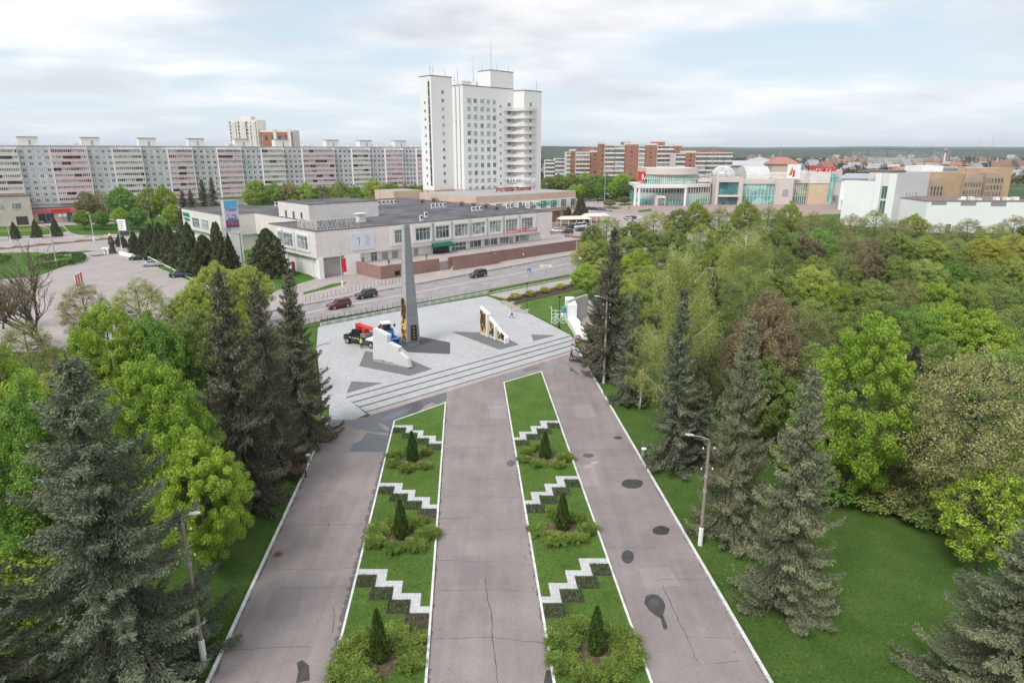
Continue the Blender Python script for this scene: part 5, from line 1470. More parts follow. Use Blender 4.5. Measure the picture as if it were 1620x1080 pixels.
# ================================================================== right-hand white ramp wall with grey back wall
gw=thing('memorial_back_wall','grey concrete wall panel standing behind the white ramp wall by the spruces','wall',(0,0,0))
p,q_=G(902,511),G(923,503.5)
fr=Frame((p.x,p.y),math.atan2(q_.y-p.y,q_.x-p.x)); gw.location=(p.x,p.y,0); gw.rotation_euler=(0,0,fr.a)
uL,_=fr.on_v(899,490); uR,_=fr.on_v(930,490); zl_=fr.on_v(900,475.5)[1]; zr_=fr.on_v(926,467)[1]
MB().yprism([(uL,0),(uR,0),(uR,zr_),(uL,zl_)],0,.4).build('panel',M('stained_grey_concrete',(.46,.45,.46),.85,.12,.5),gw)
rwl=thing('ramp_wall','bright white stepped wall running from the grass down to the plaza steps','wall',(0,0,0))
m=MB()
for (x0,y0,x1,y1,h0,h1,w) in ((893,505,898,514,4.0,3.4,1.5),(898,514,905,524,1.15,1.0,1.7),(905,524,913.5,541,1.0,.9,1.6)):
    a,b=G(x0,y0).to_2d(),G(x1,y1).to_2d(); d=(b-a).normalized(); n=Vector((-d.y,d.x))
    vs=[]
    for P,h in ((a,h0),(b,h1)):
        vs+=[(P.x,P.y,0),(P.x+n.x*w,P.y+n.y*w,0),(P.x+n.x*w,P.y+n.y*w,h),(P.x,P.y,h)]
    m.add(vs,[(0,1,2,3),(4,7,6,5),(0,4,5,1),(1,5,6,2),(2,6,7,3),(3,7,4,0)])
m.build('wall',WHITE,rwl)
p=G(916,541.5); wr=thing('wreath','pink and white flower wreath leaning on the end of the white wall','wreath',(p.x-.3,p.y-.4,.75),rad(25))
tor=[(.48*math.cos(t),0,.48*math.sin(t)) for t in np.linspace(0,6.283,17)]
MB().tube(tor,.17,6).build('flower_ring',M('pink_white_petals',(.75,.55,.6),.8,.3,9,(.55,.12,.25)),wr)
MB().box(-.06,.06,.05,.4,-.75,.1).build('stand',METAL,wr)
# ================================================================== vehicles
CARP={k:Mplain('car_paint_'+k,c,.28,.5,0,.6) for k,c in (('black',(.012,.013,.016)),('dark',(.030,.033,.038)),('navy',(.015,.035,.085)),('blue',(.05,.13,.30)),('silver',(.42,.44,.46)),('white',(.74,.75,.76)),('maroon',(.13,.010,.016)),('red',(.42,.02,.02)),('pale',(.42,.55,.62)),('teal',(.04,.13,.15)),('grey',(.17,.175,.18)))}
CGL=Mplain('car_glass',(.02,.024,.028),.08,.6)
LAMPW=Mplain('headlight_lens',(.75,.77,.78),.15,.6); LAMPR=Mplain('tail_light_lens',(.40,.01,.01),.2,.5)
PLATE=Mplain('number_plate',(.7,.7,.68),.5)
def loft(mb,secs,m=0):
    o=len(mb.v); n=len(secs[0])
    for s in secs: mb.v+= [tuple(p) for p in s]
    for i in range(len(secs)-1):
        for k in range(n): mb.f.append([o+i*n+k,o+i*n+(k+1)%n,o+(i+1)*n+(k+1)%n,o+(i+1)*n+k]); mb.m.append(m)
    mb.f.append([o+k for k in range(n)][::-1]); mb.m.append(m); mb.f.append([o+(len(secs)-1)*n+k for k in range(n)]); mb.m.append(m)
    return mb
def body_sec(x,w,z0,z1):
    return [(x,-w*.90,z0),(x,-w,z0+(z1-z0)*.25),(x,-w,z0+(z1-z0)*.72),(x,-w*.90,z1),(x,w*.90,z1),(x,w,z0+(z1-z0)*.72),(x,w,z0+(z1-z0)*.25),(x,w*.90,z0)]
def car_proto(name,cat,L,Wd,body,green,wr,label,paint,group=None,loc=(0,0,0),rz=0):
    """body: (x frac, halfwidth frac, z0, z1); green: (x base rear, x roof rear, x roof front, x base front, z belt, z roof)"""
    t=thing(name,label,cat,loc,rz,group)
    mb=MB(); loft(mb,[body_sec(x*L/2,w*Wd/2,a,b) for x,w,a,b in body])
    rb,rr,rf,fb,zb,zr_=green; w0,w1=Wd*.45,Wd*.36
    mb.add([(rr*L/2,-w1,zr_),(rf*L/2,-w1,zr_),(rf*L/2,w1,zr_),(rr*L/2,w1,zr_),(rr*L/2+.06,-w1*.96,zr_+.05),(rf*L/2-.08,-w1*.96,zr_+.05),(rf*L/2-.08,w1*.96,zr_+.05),(rr*L/2+.06,w1*.96,zr_+.05)],[(4,5,6,7),(0,1,5,4),(1,2,6,5),(2,3,7,6),(3,0,4,7)])
    # pillars
    for s in (-1,1):
        for (xa,xb) in ((rb,rr),(fb,rf),((rb*.45+fb*.55),(rr*.45+rf*.55))):
            mb.tube([(xa*L/2,s*w0*1.005,zb-.02),(xb*L/2,s*w1*1.01,zr_+.02)],.045,4)
    b=mb.build('body',CARP[paint],t,False)
    g=MB(); x=[rb*L/2,fb*L/2,rf*L/2,rr*L/2]
    g.add([(x[0],-w0,zb-.03),(x[1],-w0,zb-.03),(x[2],-w1,zr_-.005),(x[3],-w1,zr_-.005),(x[0],w0,zb-.03),(x[1],w0,zb-.03),(x[2],w1,zr_-.005),(x[3],w1,zr_-.005)],[(0,1,2,3),(5,4,7,6),(1,5,6,2),(4,0,3,7),(3,2,6,7)])
    g.build('windows',CGL,t)
    ax=(.60*L/2,-.58*L/2)
    for xx in ax:
        for s in (-1,1):
            w=MB().wheel((0,0,0),wr,.22,18).build('wheel',BLACK,t); w.location=(xx,s*(Wd/2-.09),wr)
            MB().wheel((0,s*.095,0),wr*.66,.06,12).build('rim',CHROME,w)
    for s in (-1,1):
        h=MB(); hx=body[-1][0]*L/2; hz=body[-1][3]; h.obox((hx-.12,s*Wd*.33),.28,.36,hz-.20,hz-.04,s*-.25); h.build('headlight',LAMPW,t)
        h=MB(); hx=body[0][0]*L/2; hz=body[0][3]; h.obox((hx+.06,s*Wd*.36),.16,.22,hz-.28,hz-.06,0); h.build('tail_light',LAMPR,t)
    MB().box(body[-1][0]*L/2-.02,body[-1][0]*L/2+.03,-.26,.26,.42,.54).build('number_plate',PLATE,t)
    for s in (-1,1): MB().obox((.24*L/2,s*(Wd/2+.06)),.14,.18,zb-.02,zb+.12,0).build('mirror',CARP[paint],t)
    return t
SED=([(-1,.84,.34,.86),(-.93,.95,.26,.98),(-.5,1,.22,1.0),(.3,1,.22,.98),(.62,.98,.22,.90),(.92,.92,.25,.78),(1,.80,.32,.66)],(-.66,-.36,.10,.44,.94,1.40),.32)
SUVB=([(-1,.86,.42,1.05),(-.95,.96,.34,1.12),(-.5,1,.30,1.14),(.3,1,.30,1.12),(.62,.99,.30,1.06),(.94,.93,.34,.96),(1,.82,.40,.82)],(-.97,-.82,.12,.40,1.06,1.68),.37)
HAT=([(-1,.86,.38,.95),(-.95,.96,.30,1.02),(-.5,1,.25,1.04),(.3,1,.25,1.02),(.64,.98,.25,.94),(.94,.92,.28,.82),(1,.80,.34,.70)],(-.95,-.74,.10,.44,.98,1.48),.32)
VAN=([(-1,.90,.40,1.2),(-.97,1,.36,1.25),(-.5,1,.34,1.25),(.4,1,.34,1.22),(.70,.98,.34,1.10),(.95,.93,.36,.92),(1,.84,.40,.80)],(-.985,-.96,.40,.72,1.1,2.1),.36)
KIND={'sedan':(SED,4.5,1.76,'car'),'suv':(SUVB,4.6,1.86,'car'),'hatch':(HAT,4.1,1.72,'car'),'van':(VAN,5.6,2.0,'van')}
BASEC={}
def car(kind,px_,py_,rz,paint,label,group=None,z=.02):
    p=G(px_,py_,z); (b,g,wr),L,Wd,cat=KIND[kind]
    nm={'sedan':'saloon_car','suv':'estate_car','hatch':'hatchback_car','van':'delivery_van'}[kind]
    if kind not in BASEC:
        BASEC[kind]=t=car_proto(nm,cat,L,Wd,b,g,wr,label,paint,group,p,rz); return t
    t=dup(BASEC[kind],p,rz,label,group)
    if group is None and 'group' in t: del t['group']
    for c in t.children:
        if c.name.startswith(('body','mirror')): recolour(c,0,CARP[paint])
    return t
RA=math.atan2(RD.y,RD.x)
car('suv',536,487,RA+math.pi,'maroon','dark red off-road estate driving on the road behind the square')
car('suv',579,471,RA+math.pi,'dark','dark blue-grey off-road estate driving behind the dark red one')
car('suv',756,438,RA+math.pi,'dark','dark estate car alone on the road in front of the green awning')
car('hatch',922,412,RA+math.pi,'pale','pale blue car half hidden by trees at the road right end')
kb=(G(330,455)-G(205,392)); KA=math.atan2(kb.y,kb.x)
car('sedan',219,411,KA-1.9,'black','black saloon parked nearest the white barrier on the left car park')
car('sedan',241,421,KA-1.9+math.pi,'silver','silver saloon parked between the black and blue cars on the left car park')
car('sedan',285,438,KA-1.9+math.pi,'navy','dark blue saloon parked last in the row on the left car park')
car('suv',199,373,.4,'dark','dark car on the far street behind the white poster board')
car('hatch',38,354,-.9,'white','white car parked under the red shop fascia, leftmost of the row')
car('sedan',65,353,-.9,'silver','silver car second in the row under the red shop fascia')
car('hatch',77,352.3,-.9,'dark','dark grey car third in the row under the red shop fascia')
car('sedan',94,350.6,-.9,'navy','dark blue car fourth in the row under the red shop fascia')
car('sedan',115,350,-.9,'white','white car right end of the row under the red shop fascia')
car('hatch',878,367.5,RA+2.4,'white','white car leftmost of those parked beyond the terrace end')
car('suv',897,369.5,RA+2.2,'black','black estate nearest the terrace end among parked cars')
car('hatch',903,361.5,RA+2.6,'dark','dark car behind the black estate, left of the white van')
car('sedan',919,366,RA+2.4,'dark','dark saloon right of the black estate, before the white van')
car('van',917,361,RA+3.0,'white','white delivery van parked between dark cars beyond the terrace')
car('hatch',936,363,RA+2.2,'teal','blue-green car parked right of the white van by the trees')
g2_='cars in the middle car park row'
for x,y,c,l in ((932,331.5,'black','black car leftmost in the row below the cafe pavilions'),(940,332,'navy','navy car second in the row right of the pavilions'),(948,332.6,'blue','blue car in the row below the forecourt islands'),(955,333.2,'grey','grey car in the row below the forecourt islands'),(963,334,'silver','silver car right end of the row below the forecourt islands'),(993,347,'silver','silver car in the short row over the park trees'),(1000,346.5,'dark','dark car in the short row over the park trees'),(1007,346.5,'white','white car in the short row over the park trees')): car('sedan',x,y,RA+1.3,c,l,g2_)
g3='cars in the far car park by the avenue'
for k,x,y,c,l in (('sedan',925,310.5,'white','white car at the left end of the far car park back row'),('suv',935,311,'white','white estate by the lamp cross in the far car park'),('hatch',947,309.5,'grey','grey car between lamp cross and mast in the far car park'),('suv',961.5,308.5,'white','white estate just right of the tall mast, far car park'),('hatch',971,308.2,'red','red car in the far car park back row'),('sedan',973,312,'maroon','dark red saloon in front of the red car, far car park'),('sedan',961,313.5,'dark','dark saloon in the far car park middle'),('hatch',950,316.5,'silver','silver hatchback in the far car park front row, left of the mast'),('sedan',964.5,315.8,'black','black saloon in the far car park front row'),('suv',934,318,'silver','silver estate at the front left of the far car park'),('sedan',927.5,319,'grey','grey saloon at the very front left of the far car park'),('hatch',984.5,308.2,'white','white hatchback right of the red car, far car park'),('sedan',989,310.8,'red','bright red saloon near the mall corner, far car park'),('suv',995,308.2,'pale','pale blue estate near the mall corner, far car park'),('sedan',1000,309.5,'silver','silver saloon touching the mall column, far car park'),('hatch',955,311,'blue','blue hatchback behind the tall mast, far car park')): car(k,x,y,RA+R.choice((1.2,1.35,-1.8)),c,l,g3)
car('hatch',1334,317,.3,'silver','silver car under the canopy between mall and white hall')

# ---- black truck with red aerial lift
fw,rw_=G(550.5,543.5,ZP),G(587.5,551,ZP)
ta=math.atan2(fw.y-rw_.y,fw.x-rw_.x); wb=(fw-rw_).length
nv=Vector((-math.sin(ta),math.cos(ta))); 
ctr=(fw+rw_)/2; off=-.95
# the wheels seen are those of the near side
near=Vector((0,-1)).dot(nv)>0
sgn=1 if near else -1
cx_,cy_=ctr.x-nv.x*.95*sgn,ctr.y-nv.y*.95*sgn
tr=thing('lift_truck','black bonneted truck with red aerial lift arm parked behind the memorial wall','truck',(cx_,cy_,ZP),ta)
hb_=wb/2
BLK=CARP['black']
b=MB()
loft(b,[body_sec(x,w,a,z) for x,w,a,z in ((hb_-2.5,1.0,.62,1.55),(hb_-.9,1.02,.62,1.55),(hb_-.6,1.0,.62,1.50),(hb_+.55,.96,.62,1.42),(hb_+.95,.86,.66,1.25))])
b.box(hb_-2.45,hb_-1.0,-.92,.92,1.55,1.75)
loft(b,[[(x,-w,z0),(x,-w*.94,z1),(x,w*.94,z1),(x,w,z0)] for x,w,z0,z1 in ((hb_-2.5,.98,1.56,2.42),(hb_-1.15,.96,1.56,2.42),(hb_-.80,.93,1.56,2.2))])
b.build('cab',BLK,tr)
g=MB()
for s in (-1,1): g.add([(hb_-2.2,s*.985,1.72),(hb_-1.0,s*.985,1.72),(hb_-1.2,s*.955,2.3),(hb_-2.1,s*.955,2.3)],[(0,1,2,3) if s<0 else (3,2,1,0)])
g.add([(hb_-.78,-.84,1.62),(hb_-.78,.84,1.62),(hb_-1.10,.80,2.36),(hb_-1.10,-.80,2.36)],[(0,1,2,3)])
g.build('windows',CGL,tr)
c=MB(); c.box(-hb_-1.4,hb_-2.5,-.4,.4,.62,.85); c.box(-hb_-1.3,hb_-2.6,-1.05,1.05,.98,1.10); c.build('chassis',DGREY,tr)
MB().box(-hb_-1.3,-hb_+1.0,-1.0,1.0,1.101,1.35).build('flatbed',WHITE,tr)
for xx in (hb_,-hb_):
    for s in (-1,1):
        w=MB().wheel((0,0,0),.47,.30,18).build('wheel',BLACK,tr); w.location=(xx,s*.92,.47); MB().wheel((0,s*.14,0),.28,.06,14).build('rim',CHROME,w)
for s in (-1,1):
    q=MB(); q.box(hb_+.80,hb_+.98,s*.62-.16,s*.62+.16,1.0,1.2); q.build('headlight',LAMPW,tr)
    MB().tube([(hb_-.9,s*1.0,1.7),(hb_-.9,s*1.2,1.75)],.03,4).box(hb_-.98,hb_-.86,s*1.24-.12,s*1.24+.12,1.6,1.95).build('mirror',BLK,tr)
MB().box(hb_+.92,hb_+1.06,-.85,.85,.5,.72).build('bumper',CHROME,tr)
yl=MB()
for k in range(4): yl.box(hb_-2.4+k*.55,hb_-2.05+k*.55,sgn*1.012-.006,sgn*1.012+.006,1.05,1.16)
yl.build('reflective_strip',Mplain('yellow_white_strip',(.75,.72,.35)),tr)
RDL=Mplain('red_lift_paint',(.55,.035,.025),.4,.4,0,.4)
l=MB(); l.lathe(-.1,0,[(.42,1.11),(.42,1.5),(.34,1.7)],12); l.box(-.75,.7,-.5,.5,1.7,2.5)
l.tube([(.5,0,2.55),(.9,0,3.0),(-2.6,.1,2.75)],.20,6); l.tube([(.75,.32,2.9),(-2.9,.35,2.55)],.15,6); l.box(.55,1.15,-.4,.4,2.45,3.15); l.box(-3.5,-2.6,-.45,.55,1.9,2.1)
for s in (-.45,.55):
    l.tube([(-3.5,s,2.0),(-3.5,s,3.0),(-2.6,s,3.0),(-2.6,s,2.0)],.035,4)
l.build('lift_arm',RDL,tr)
MB().box(-1.2,-.2,-.9,.9,1.36,1.9).build('hydraulic_unit',M('greasy_grey_metal',(.22,.21,.21),.6,.3,3),tr)
for xx in (hb_-2.9,-hb_-1.1):
    for s in (-1,1): MB().box(xx-.1,xx+.1,s*1.02-.08,s*1.02+.08,.05,1.0).build('outrigger',RDL,tr)

# ---- blue tractor with front loader
tp_=G(613,541,ZP); tt=thing('tractor','blue tractor with white cab roof and front bucket beside the obelisk','tractor',(tp_.x-.3,tp_.y+1.0,ZP),rad(-62))
TB=Mplain('tractor_blue_paint',(.025,.13,.42),.4,.4,0,.4)
b=MB(); loft(b,[[(x,-w,z0),(x,-w,z1-.12),(x,-w*.8,z1),(x,w*.8,z1),(x,w,z1-.12),(x,w,z0)] for x,w,z0,z1 in ((.2,.42,.85,1.62),(1.2,.42,.8,1.58),(2.0,.38,.8,1.45),(2.1,.30,.85,1.3))])
b.box(-.9,.3,-.5,.5,.7,1.15); 
for s in (-1,1):
    P=[(-.55+.92*math.cos(t),.92*math.sin(t)+.85) for t in np.linspace(.15,2.7,8)]
    for p,q in zip(P[:-1],P[1:]): b.add([(p[0],s*.62,p[1]),(q[0],s*.62,q[1]),(q[0],s*1.12,q[1]),(p[0],s*1.12,p[1])],[(0,1,2,3) if s>0 else (3,2,1,0)])
b.build('body',TB,tt)
c=MB()
for x,y in ((.3,-.62),(.3,.62),(-1.0,-.66),(-1.0,.66)): c.tube([(x,y,1.1),(x*.9,y*.92,2.6)],.05,5)
c.build('cab_frame',DGREY,tt)
MB().add([(.30,-.6,1.2),(.30,.6,1.2),(.26,.55,2.55),(.26,-.55,2.55),(-.98,-.64,1.2),(-.98,.64,1.2),(-.9,.58,2.55),(-.9,-.58,2.55)],[(0,1,2,3),(5,4,7,6),(4,0,3,7),(1,5,6,2)]).build('cab_glass',CGL,tt)
MB().box(-1.1,.45,-.72,.72,2.6,2.78).build('cab_roof',WHITE,tt)
for s in (-1,1):
    w=MB().wheel((0,0,0),.82,.42,20).build('wheel',BLACK,tt); w.location=(-.55,s*.88,.82); MB().wheel((0,s*.2,0),.45,.06,14).build('rim',WHITE,w)
    w=MB().wheel((0,0,0),.52,.32,18).build('wheel',BLACK,tt); w.location=(1.55,s*.75,.52); MB().wheel((0,s*.15,0),.28,.06,14).build('rim',WHITE,w)
    MB().tube([(.3,s*.62,2.3),(.45,s*1.15,2.35)],.03,4).box(.40,.50,s*1.2-.12,s*1.2+.12,2.1,2.55).build('mirror',BLACK,tt)
    MB().tube([(.5,s*.5,1.5),(1.9,s*.52,1.5),(2.75,s*.52,.65)],.08,5).build('loader_arm',TB,tt)
b=MB(); b.add([(2.7,-.95,.25),(3.25,-.95,.22),(3.2,-.95,.9),(2.65,-.95,1.0),(2.7,.95,.25),(3.25,.95,.22),(3.2,.95,.9),(2.65,.95,1.0)],[(0,1,5,4),(4,7,3,0),(0,3,2,1),(4,5,6,7),(3,7,6,2)])
b.build('bucket',TB,tt)
MB().tube([(.9,.35,1.6),(.9,.35,2.4)],.05,6).build('exhaust_pipe',DGREY,tt)
# ================================================================== vegetation
def leaf_mesh(name, cen, axis, nrm, ln, wd, mat, rndv=None):
    """diamond leaves: centre, long axis, normal, length, width arrays"""
    n=len(cen)
    axis=axis/np.maximum(np.linalg.norm(axis,axis=1,keepdims=True),1e-6)
    side=np.cross(nrm,axis); side/=np.maximum(np.linalg.norm(side,axis=1,keepdims=True),1e-6)
    ln=np.broadcast_to(np.asarray(ln,float).reshape(-1,1),(n,1)); wd=np.broadcast_to(np.asarray(wd,float).reshape(-1,1),(n,1))
    v=np.empty((n,4,3))
    v[:,0]=cen-axis*ln*.5; v[:,1]=cen+side*wd*.5+axis*ln*.08; v[:,2]=cen+axis*ln*.5; v[:,3]=cen-side*wd*.5+axis*ln*.08
    me=bpy.data.meshes.new(name)
    me.vertices.add(n*4); me.vertices.foreach_set('co',v.astype('f').ravel())
    me.loops.add(n*4); me.loops.foreach_set('vertex_index',np.arange(n*4,dtype='i'))
    me.polygons.add(n); me.polygons.foreach_set('loop_start',np.arange(0,n*4,4,dtype='i'))
    a=me.attributes.new('rnd','FLOAT','FACE'); a.data.foreach_set('value',(NR.random(n) if rndv is None else rndv).astype('f'))
    me.materials.append(mat); me.update(calc_edges=True)
    return me
def unit(n):
    d=NR.normal(size=(n,3)); return d/np.linalg.norm(d,axis=1,keepdims=True)

def bez(a,b,c,n):
    t=np.linspace(0,1,n)[:,None]; return (1-t)**2*a+2*t*(1-t)*b+t**2*c

def deciduous(h, r, hb, nclump, nleaf, leaf, cr=(.55,1.1), lean=0, seed=1, trunk_r=.22, top=.6, zs=.75, twigs=0.5):
    """-> (wood MB, leaf centres, axes, normals, clump-random)"""
    global NR
    rg=np.random.default_rng(seed); wood=MB()
    ax=np.array([rg.normal()*.25,rg.normal()*.25,h*.80])
    tr=bez(np.zeros(3),np.array([rg.normal()*.3,rg.normal()*.3,h*.4]),ax,8)
    wood.tube(tr,list(np.linspace(trunk_r,trunk_r*.25,8)),7)
    cz=(hb+h)/2; rz=(h-hb)/2
    cl=[]
    tries=0
    while len(cl)<nclump and tries<nclump*40:
        tries+=1
        d=rg.normal(size=3); d/=np.linalg.norm(d); rr=rg.uniform(.45,1)**.6
        # egg-shaped: widest below the middle
        zf=d[2]*rr; wfac=1.0-(max(zf,0)**1.6)*(1-top)*1.1
        p=np.array([d[0]*rr*r*wfac,d[1]*rr*r*wfac,cz+zf*rz*.93])
        if all(np.linalg.norm((p-q)/(1,1,.8))>.62*r/ (nclump**(1/3))*1.7 for q in cl) or tries>nclump*20: cl.append(p)
    cl=np.array(cl)
    nl=9; limbs=[]
    for k in range(nl):
        zt=hb*.75+(h*.72-hb*.75)*(k+.5)/nl; az=k*2.4+rg.normal()*.3
        i=min(7,int(zt/(h*.8)*7)); p0=tr[i]
        e=np.array([math.cos(az)*r*rg.uniform(.55,.85),math.sin(az)*r*rg.uniform(.55,.85),min(h*.93,zt+rg.uniform(.25,.5)*(h-hb)*.55)])
        m=(p0+e)/2+np.array([0,0,-.25*np.linalg.norm(e-p0)*.3])
        pts=bez(p0,m,e,6); wood.tube(pts,list(np.linspace(trunk_r*.42,trunk_r*.10,6)),5); limbs.append(pts)
    L=np.concatenate(limbs+[tr[3:]])
    for c in cl:
        if rg.random()<twigs:
            d=np.linalg.norm(L-c,axis=1)+np.where(L[:,2]>c[2]+.3,2,0); p0=L[d.argmin()]
            wood.tube([p0,(p0+c)/2+rg.normal(size=3)*.12,c],[.035,.025,.012],4)
    C,A_,N_,V_=[],[],[],[]
    for c in cl:
        k=int(nleaf*rg.uniform(.7,1.3)); rc=rg.uniform(*cr)
        d=rg.normal(size=(k,3)); d/=np.linalg.norm(d,axis=1,keepdims=True)
        rr=rg.uniform(.15,1,size=(k,1))**.55
        p=c+d*rr*rc*np.array([1,1,zs])
        C.append(p); n_=d*.6+np.array([0,0,.45])+rg.normal(size=(k,3))*.75; N_.append(n_)
        a=np.cross(n_,rg.normal(size=(k,3))); A_.append(a+np.array([0,0,-.25])*np.linalg.norm(a,axis=1,keepdims=True))
        V_.append(np.clip(rg.uniform(.1,.9)+rg.normal(size=k)*.22,0,1))
    return wood,np.concatenate(C),np.concatenate(A_),np.concatenate(N_),np.concatenate(V_),leaf,rg

class Proto: pass
PROT={}
def mkproto(key, name, cat, wood, wmat, crown_me, h, r, crown='crown'):
    p=Proto(); p.h,p.r=h,r; p.name=name; p.cat=cat
    me=wood.build('trunk',wmat,None,True); p.trunk=me.data; bpy.data.objects.remove(me)
    p.crown=crown_me; p.used=False; p.crown_name=crown
    PROT[key]=p
    return p
def plant(key, x, y, z, h, w, label, group=None, rz=None, mat=None, tilt=0):
    p=PROT[key]; t=thing(p.name,label,p.cat,(x,y,z),R.uniform(0,6.28) if rz is None else rz,group)
    sx=w/(2*p.r) if w else h/p.h; t.scale=(sx,sx,h/p.h)
    obj('trunk',p.trunk,t)
    if p.crown is not None:
        c=obj(p.crown_name,p.crown,t)
        if mat: recolour(c,0,mat)
    return t

LV={ 'bright':Mleaf('bright_spring_leaves',(0.244,0.366,0.043),(0.439,0.561,0.091),.42,.010),
     'yellow':Mleaf('yellow_green_leaves',(0.293,0.348,0.073),(0.464,0.512,0.134),.38,.010),
     'mid':Mleaf('mid_green_leaves',(0.189,0.262,0.067),(0.348,0.421,0.116),.38,.012),
     'deep':Mleaf('fresh_green_leaves',(0.146,0.287,0.051),(0.281,0.451,0.091),.40,.010),
     'olive':Mleaf('olive_budding_leaves',(0.244,0.244,0.104),(0.403,0.378,0.159),.35,.012),
     'brown':Mleaf('reddish_brown_young_leaves',(0.213,0.171,0.104),(0.354,0.287,0.159),.3,.012),
     'birch':Mleaf('yellowish_birch_leaves',(0.275,0.336,0.091),(0.439,0.488,0.159),.4,.010),
     'gold':Mleaf('golden_green_leaves',(0.378,0.378,0.067),(0.537,0.512,0.110),.38,.008)}
def deci(key,name,cat,mat,**k):
    w,C,A_,N_,V_,lf,rg=deciduous(**k)
    n=len(C); s=lf*rg.uniform(.65,1.25,size=n)
    me=leaf_mesh(key+'_leaves',C,A_,N_,s,s*.72,mat,V_)
    return mkproto(key,name,cat,w,BARK,me,k['h'],k['r'])
for i in range(4):
    deci('maple%d'%i,'maple_tree','tree',LV['bright'],h=14,r=4.6,hb=2.6+.5*(i%2),nclump=230,nleaf=190,leaf=.19,cr=(.35,.80),seed=20+i,top=(.40,.15,.30,.22)[i],zs=1.0)
for i in range(3):
    deci('near%d'%i,'maple_tree','tree',LV['bright'],h=14,r=4.6,hb=1.0,nclump=270,nleaf=270,leaf=.165,cr=(.35,.75),seed=40+i,top=(.45,.30,.55)[i],zs=.95)
for i in range(2):
    deci('sparse%d'%i,'budding_tree','tree',LV['olive'],h=14,r=4.8,hb=2.2,nclump=260,nleaf=100,leaf=.14,cr=(.45,.9),seed=60+i,top=.6,zs=.8,twigs=1.0,trunk_r=.24)
# young leafless-to-leafy sapling
deci('sapling','young_tree','tree',LV['bright'],h=7,r=2.6,hb=.8,nclump=110,nleaf=95,leaf=.15,cr=(.28,.55),seed=70,top=.6,twigs=1.0,trunk_r=.09)
deci('bush','shrub','shrub',LV['yellow'],h=2.6,r=1.7,hb=.1,nclump=40,nleaf=110,leaf=.17,cr=(.3,.6),seed=71,top=.8,trunk_r=.06,twigs=.6)

# ---- birch: pale limbs, hanging strands
WBARK=M('white_birch_bark',(.60,.57,.52),.8,.25,2.5,(.72,.70,.66))
def birch(key,h,r,seed,nstr,dens=1.0):
    rg=np.random.default_rng(seed); wood=MB()
    tr=bez(np.zeros(3),np.array([.3,-.2,h*.5]),np.array([rg.normal()*.3,rg.normal()*.3,h]),10); wood.tube(tr,list(np.linspace(.2,.03,10)),6)
    tips=[]
    for k in range(22):
        f=.22+.75*k/22; p0=tr[min(9,int(f*9))]*(1-(f*9)%1)+tr[min(9,int(f*9)+1)]*((f*9)%1) if f<.99 else tr[-1]
        az=k*2.4+rg.normal()*.3; l=r*(1.05-.62*f)*rg.uniform(.8,1.1)
        e=p0+np.array([math.cos(az)*l,math.sin(az)*l,l*rg.uniform(.35,.9)])
        pts=bez(p0,(p0+e)/2+np.array([0,0,-.2]),e,6); wood.tube(pts,list(np.linspace(.06,.012,6)),4)
        for q in pts[1:]:
            tips.append(q)
            for _ in range(2):
                a=rg.uniform(0,6.28); e2=q+np.array([math.cos(a),math.sin(a),rg.uniform(0,.7)])*rg.uniform(.4,1.1); wood.tube([q,e2],[.018,.008],3); tips.append(e2)
    tips=np.array(tips); C,A_,N_,V_=[],[],[],[]
    for _ in range(nstr):
        p=tips[rg.integers(len(tips))]+rg.normal(size=3)*.2; L=rg.uniform(.5,1.9); m=int(L*21*dens); t=np.linspace(0,1,m)[:,None]
        dr=np.array([rg.normal()*.2,rg.normal()*.2,-1]); pts=p+dr*t*L+rg.normal(size=(m,3))*.16
        pts=pts[pts[:,2]>1.0]
        if len(pts)==0: continue
        m=len(pts)
        C.append(pts); A_.append(np.tile([0,0,-1.],(m,1))+rg.normal(size=(m,3))*.6); N_.append(rg.normal(size=(m,3))); V_.append(np.clip(rg.uniform(.1,.9)+rg.normal(size=m)*.2,0,1))
    C=np.concatenate(C); n=len(C); s=.13*rg.uniform(.7,1.3,size=n)
    me=leaf_mesh(key,C,np.concatenate(A_),np.concatenate(N_),s,s*.75,LV['birch'],np.concatenate(V_))
    mkproto(key,'birch_tree','tree',wood,WBARK,me,h,r)
birch('birch0',15,4.2,80,800); birch('birch1',15,4.4,81,1100,1.2)

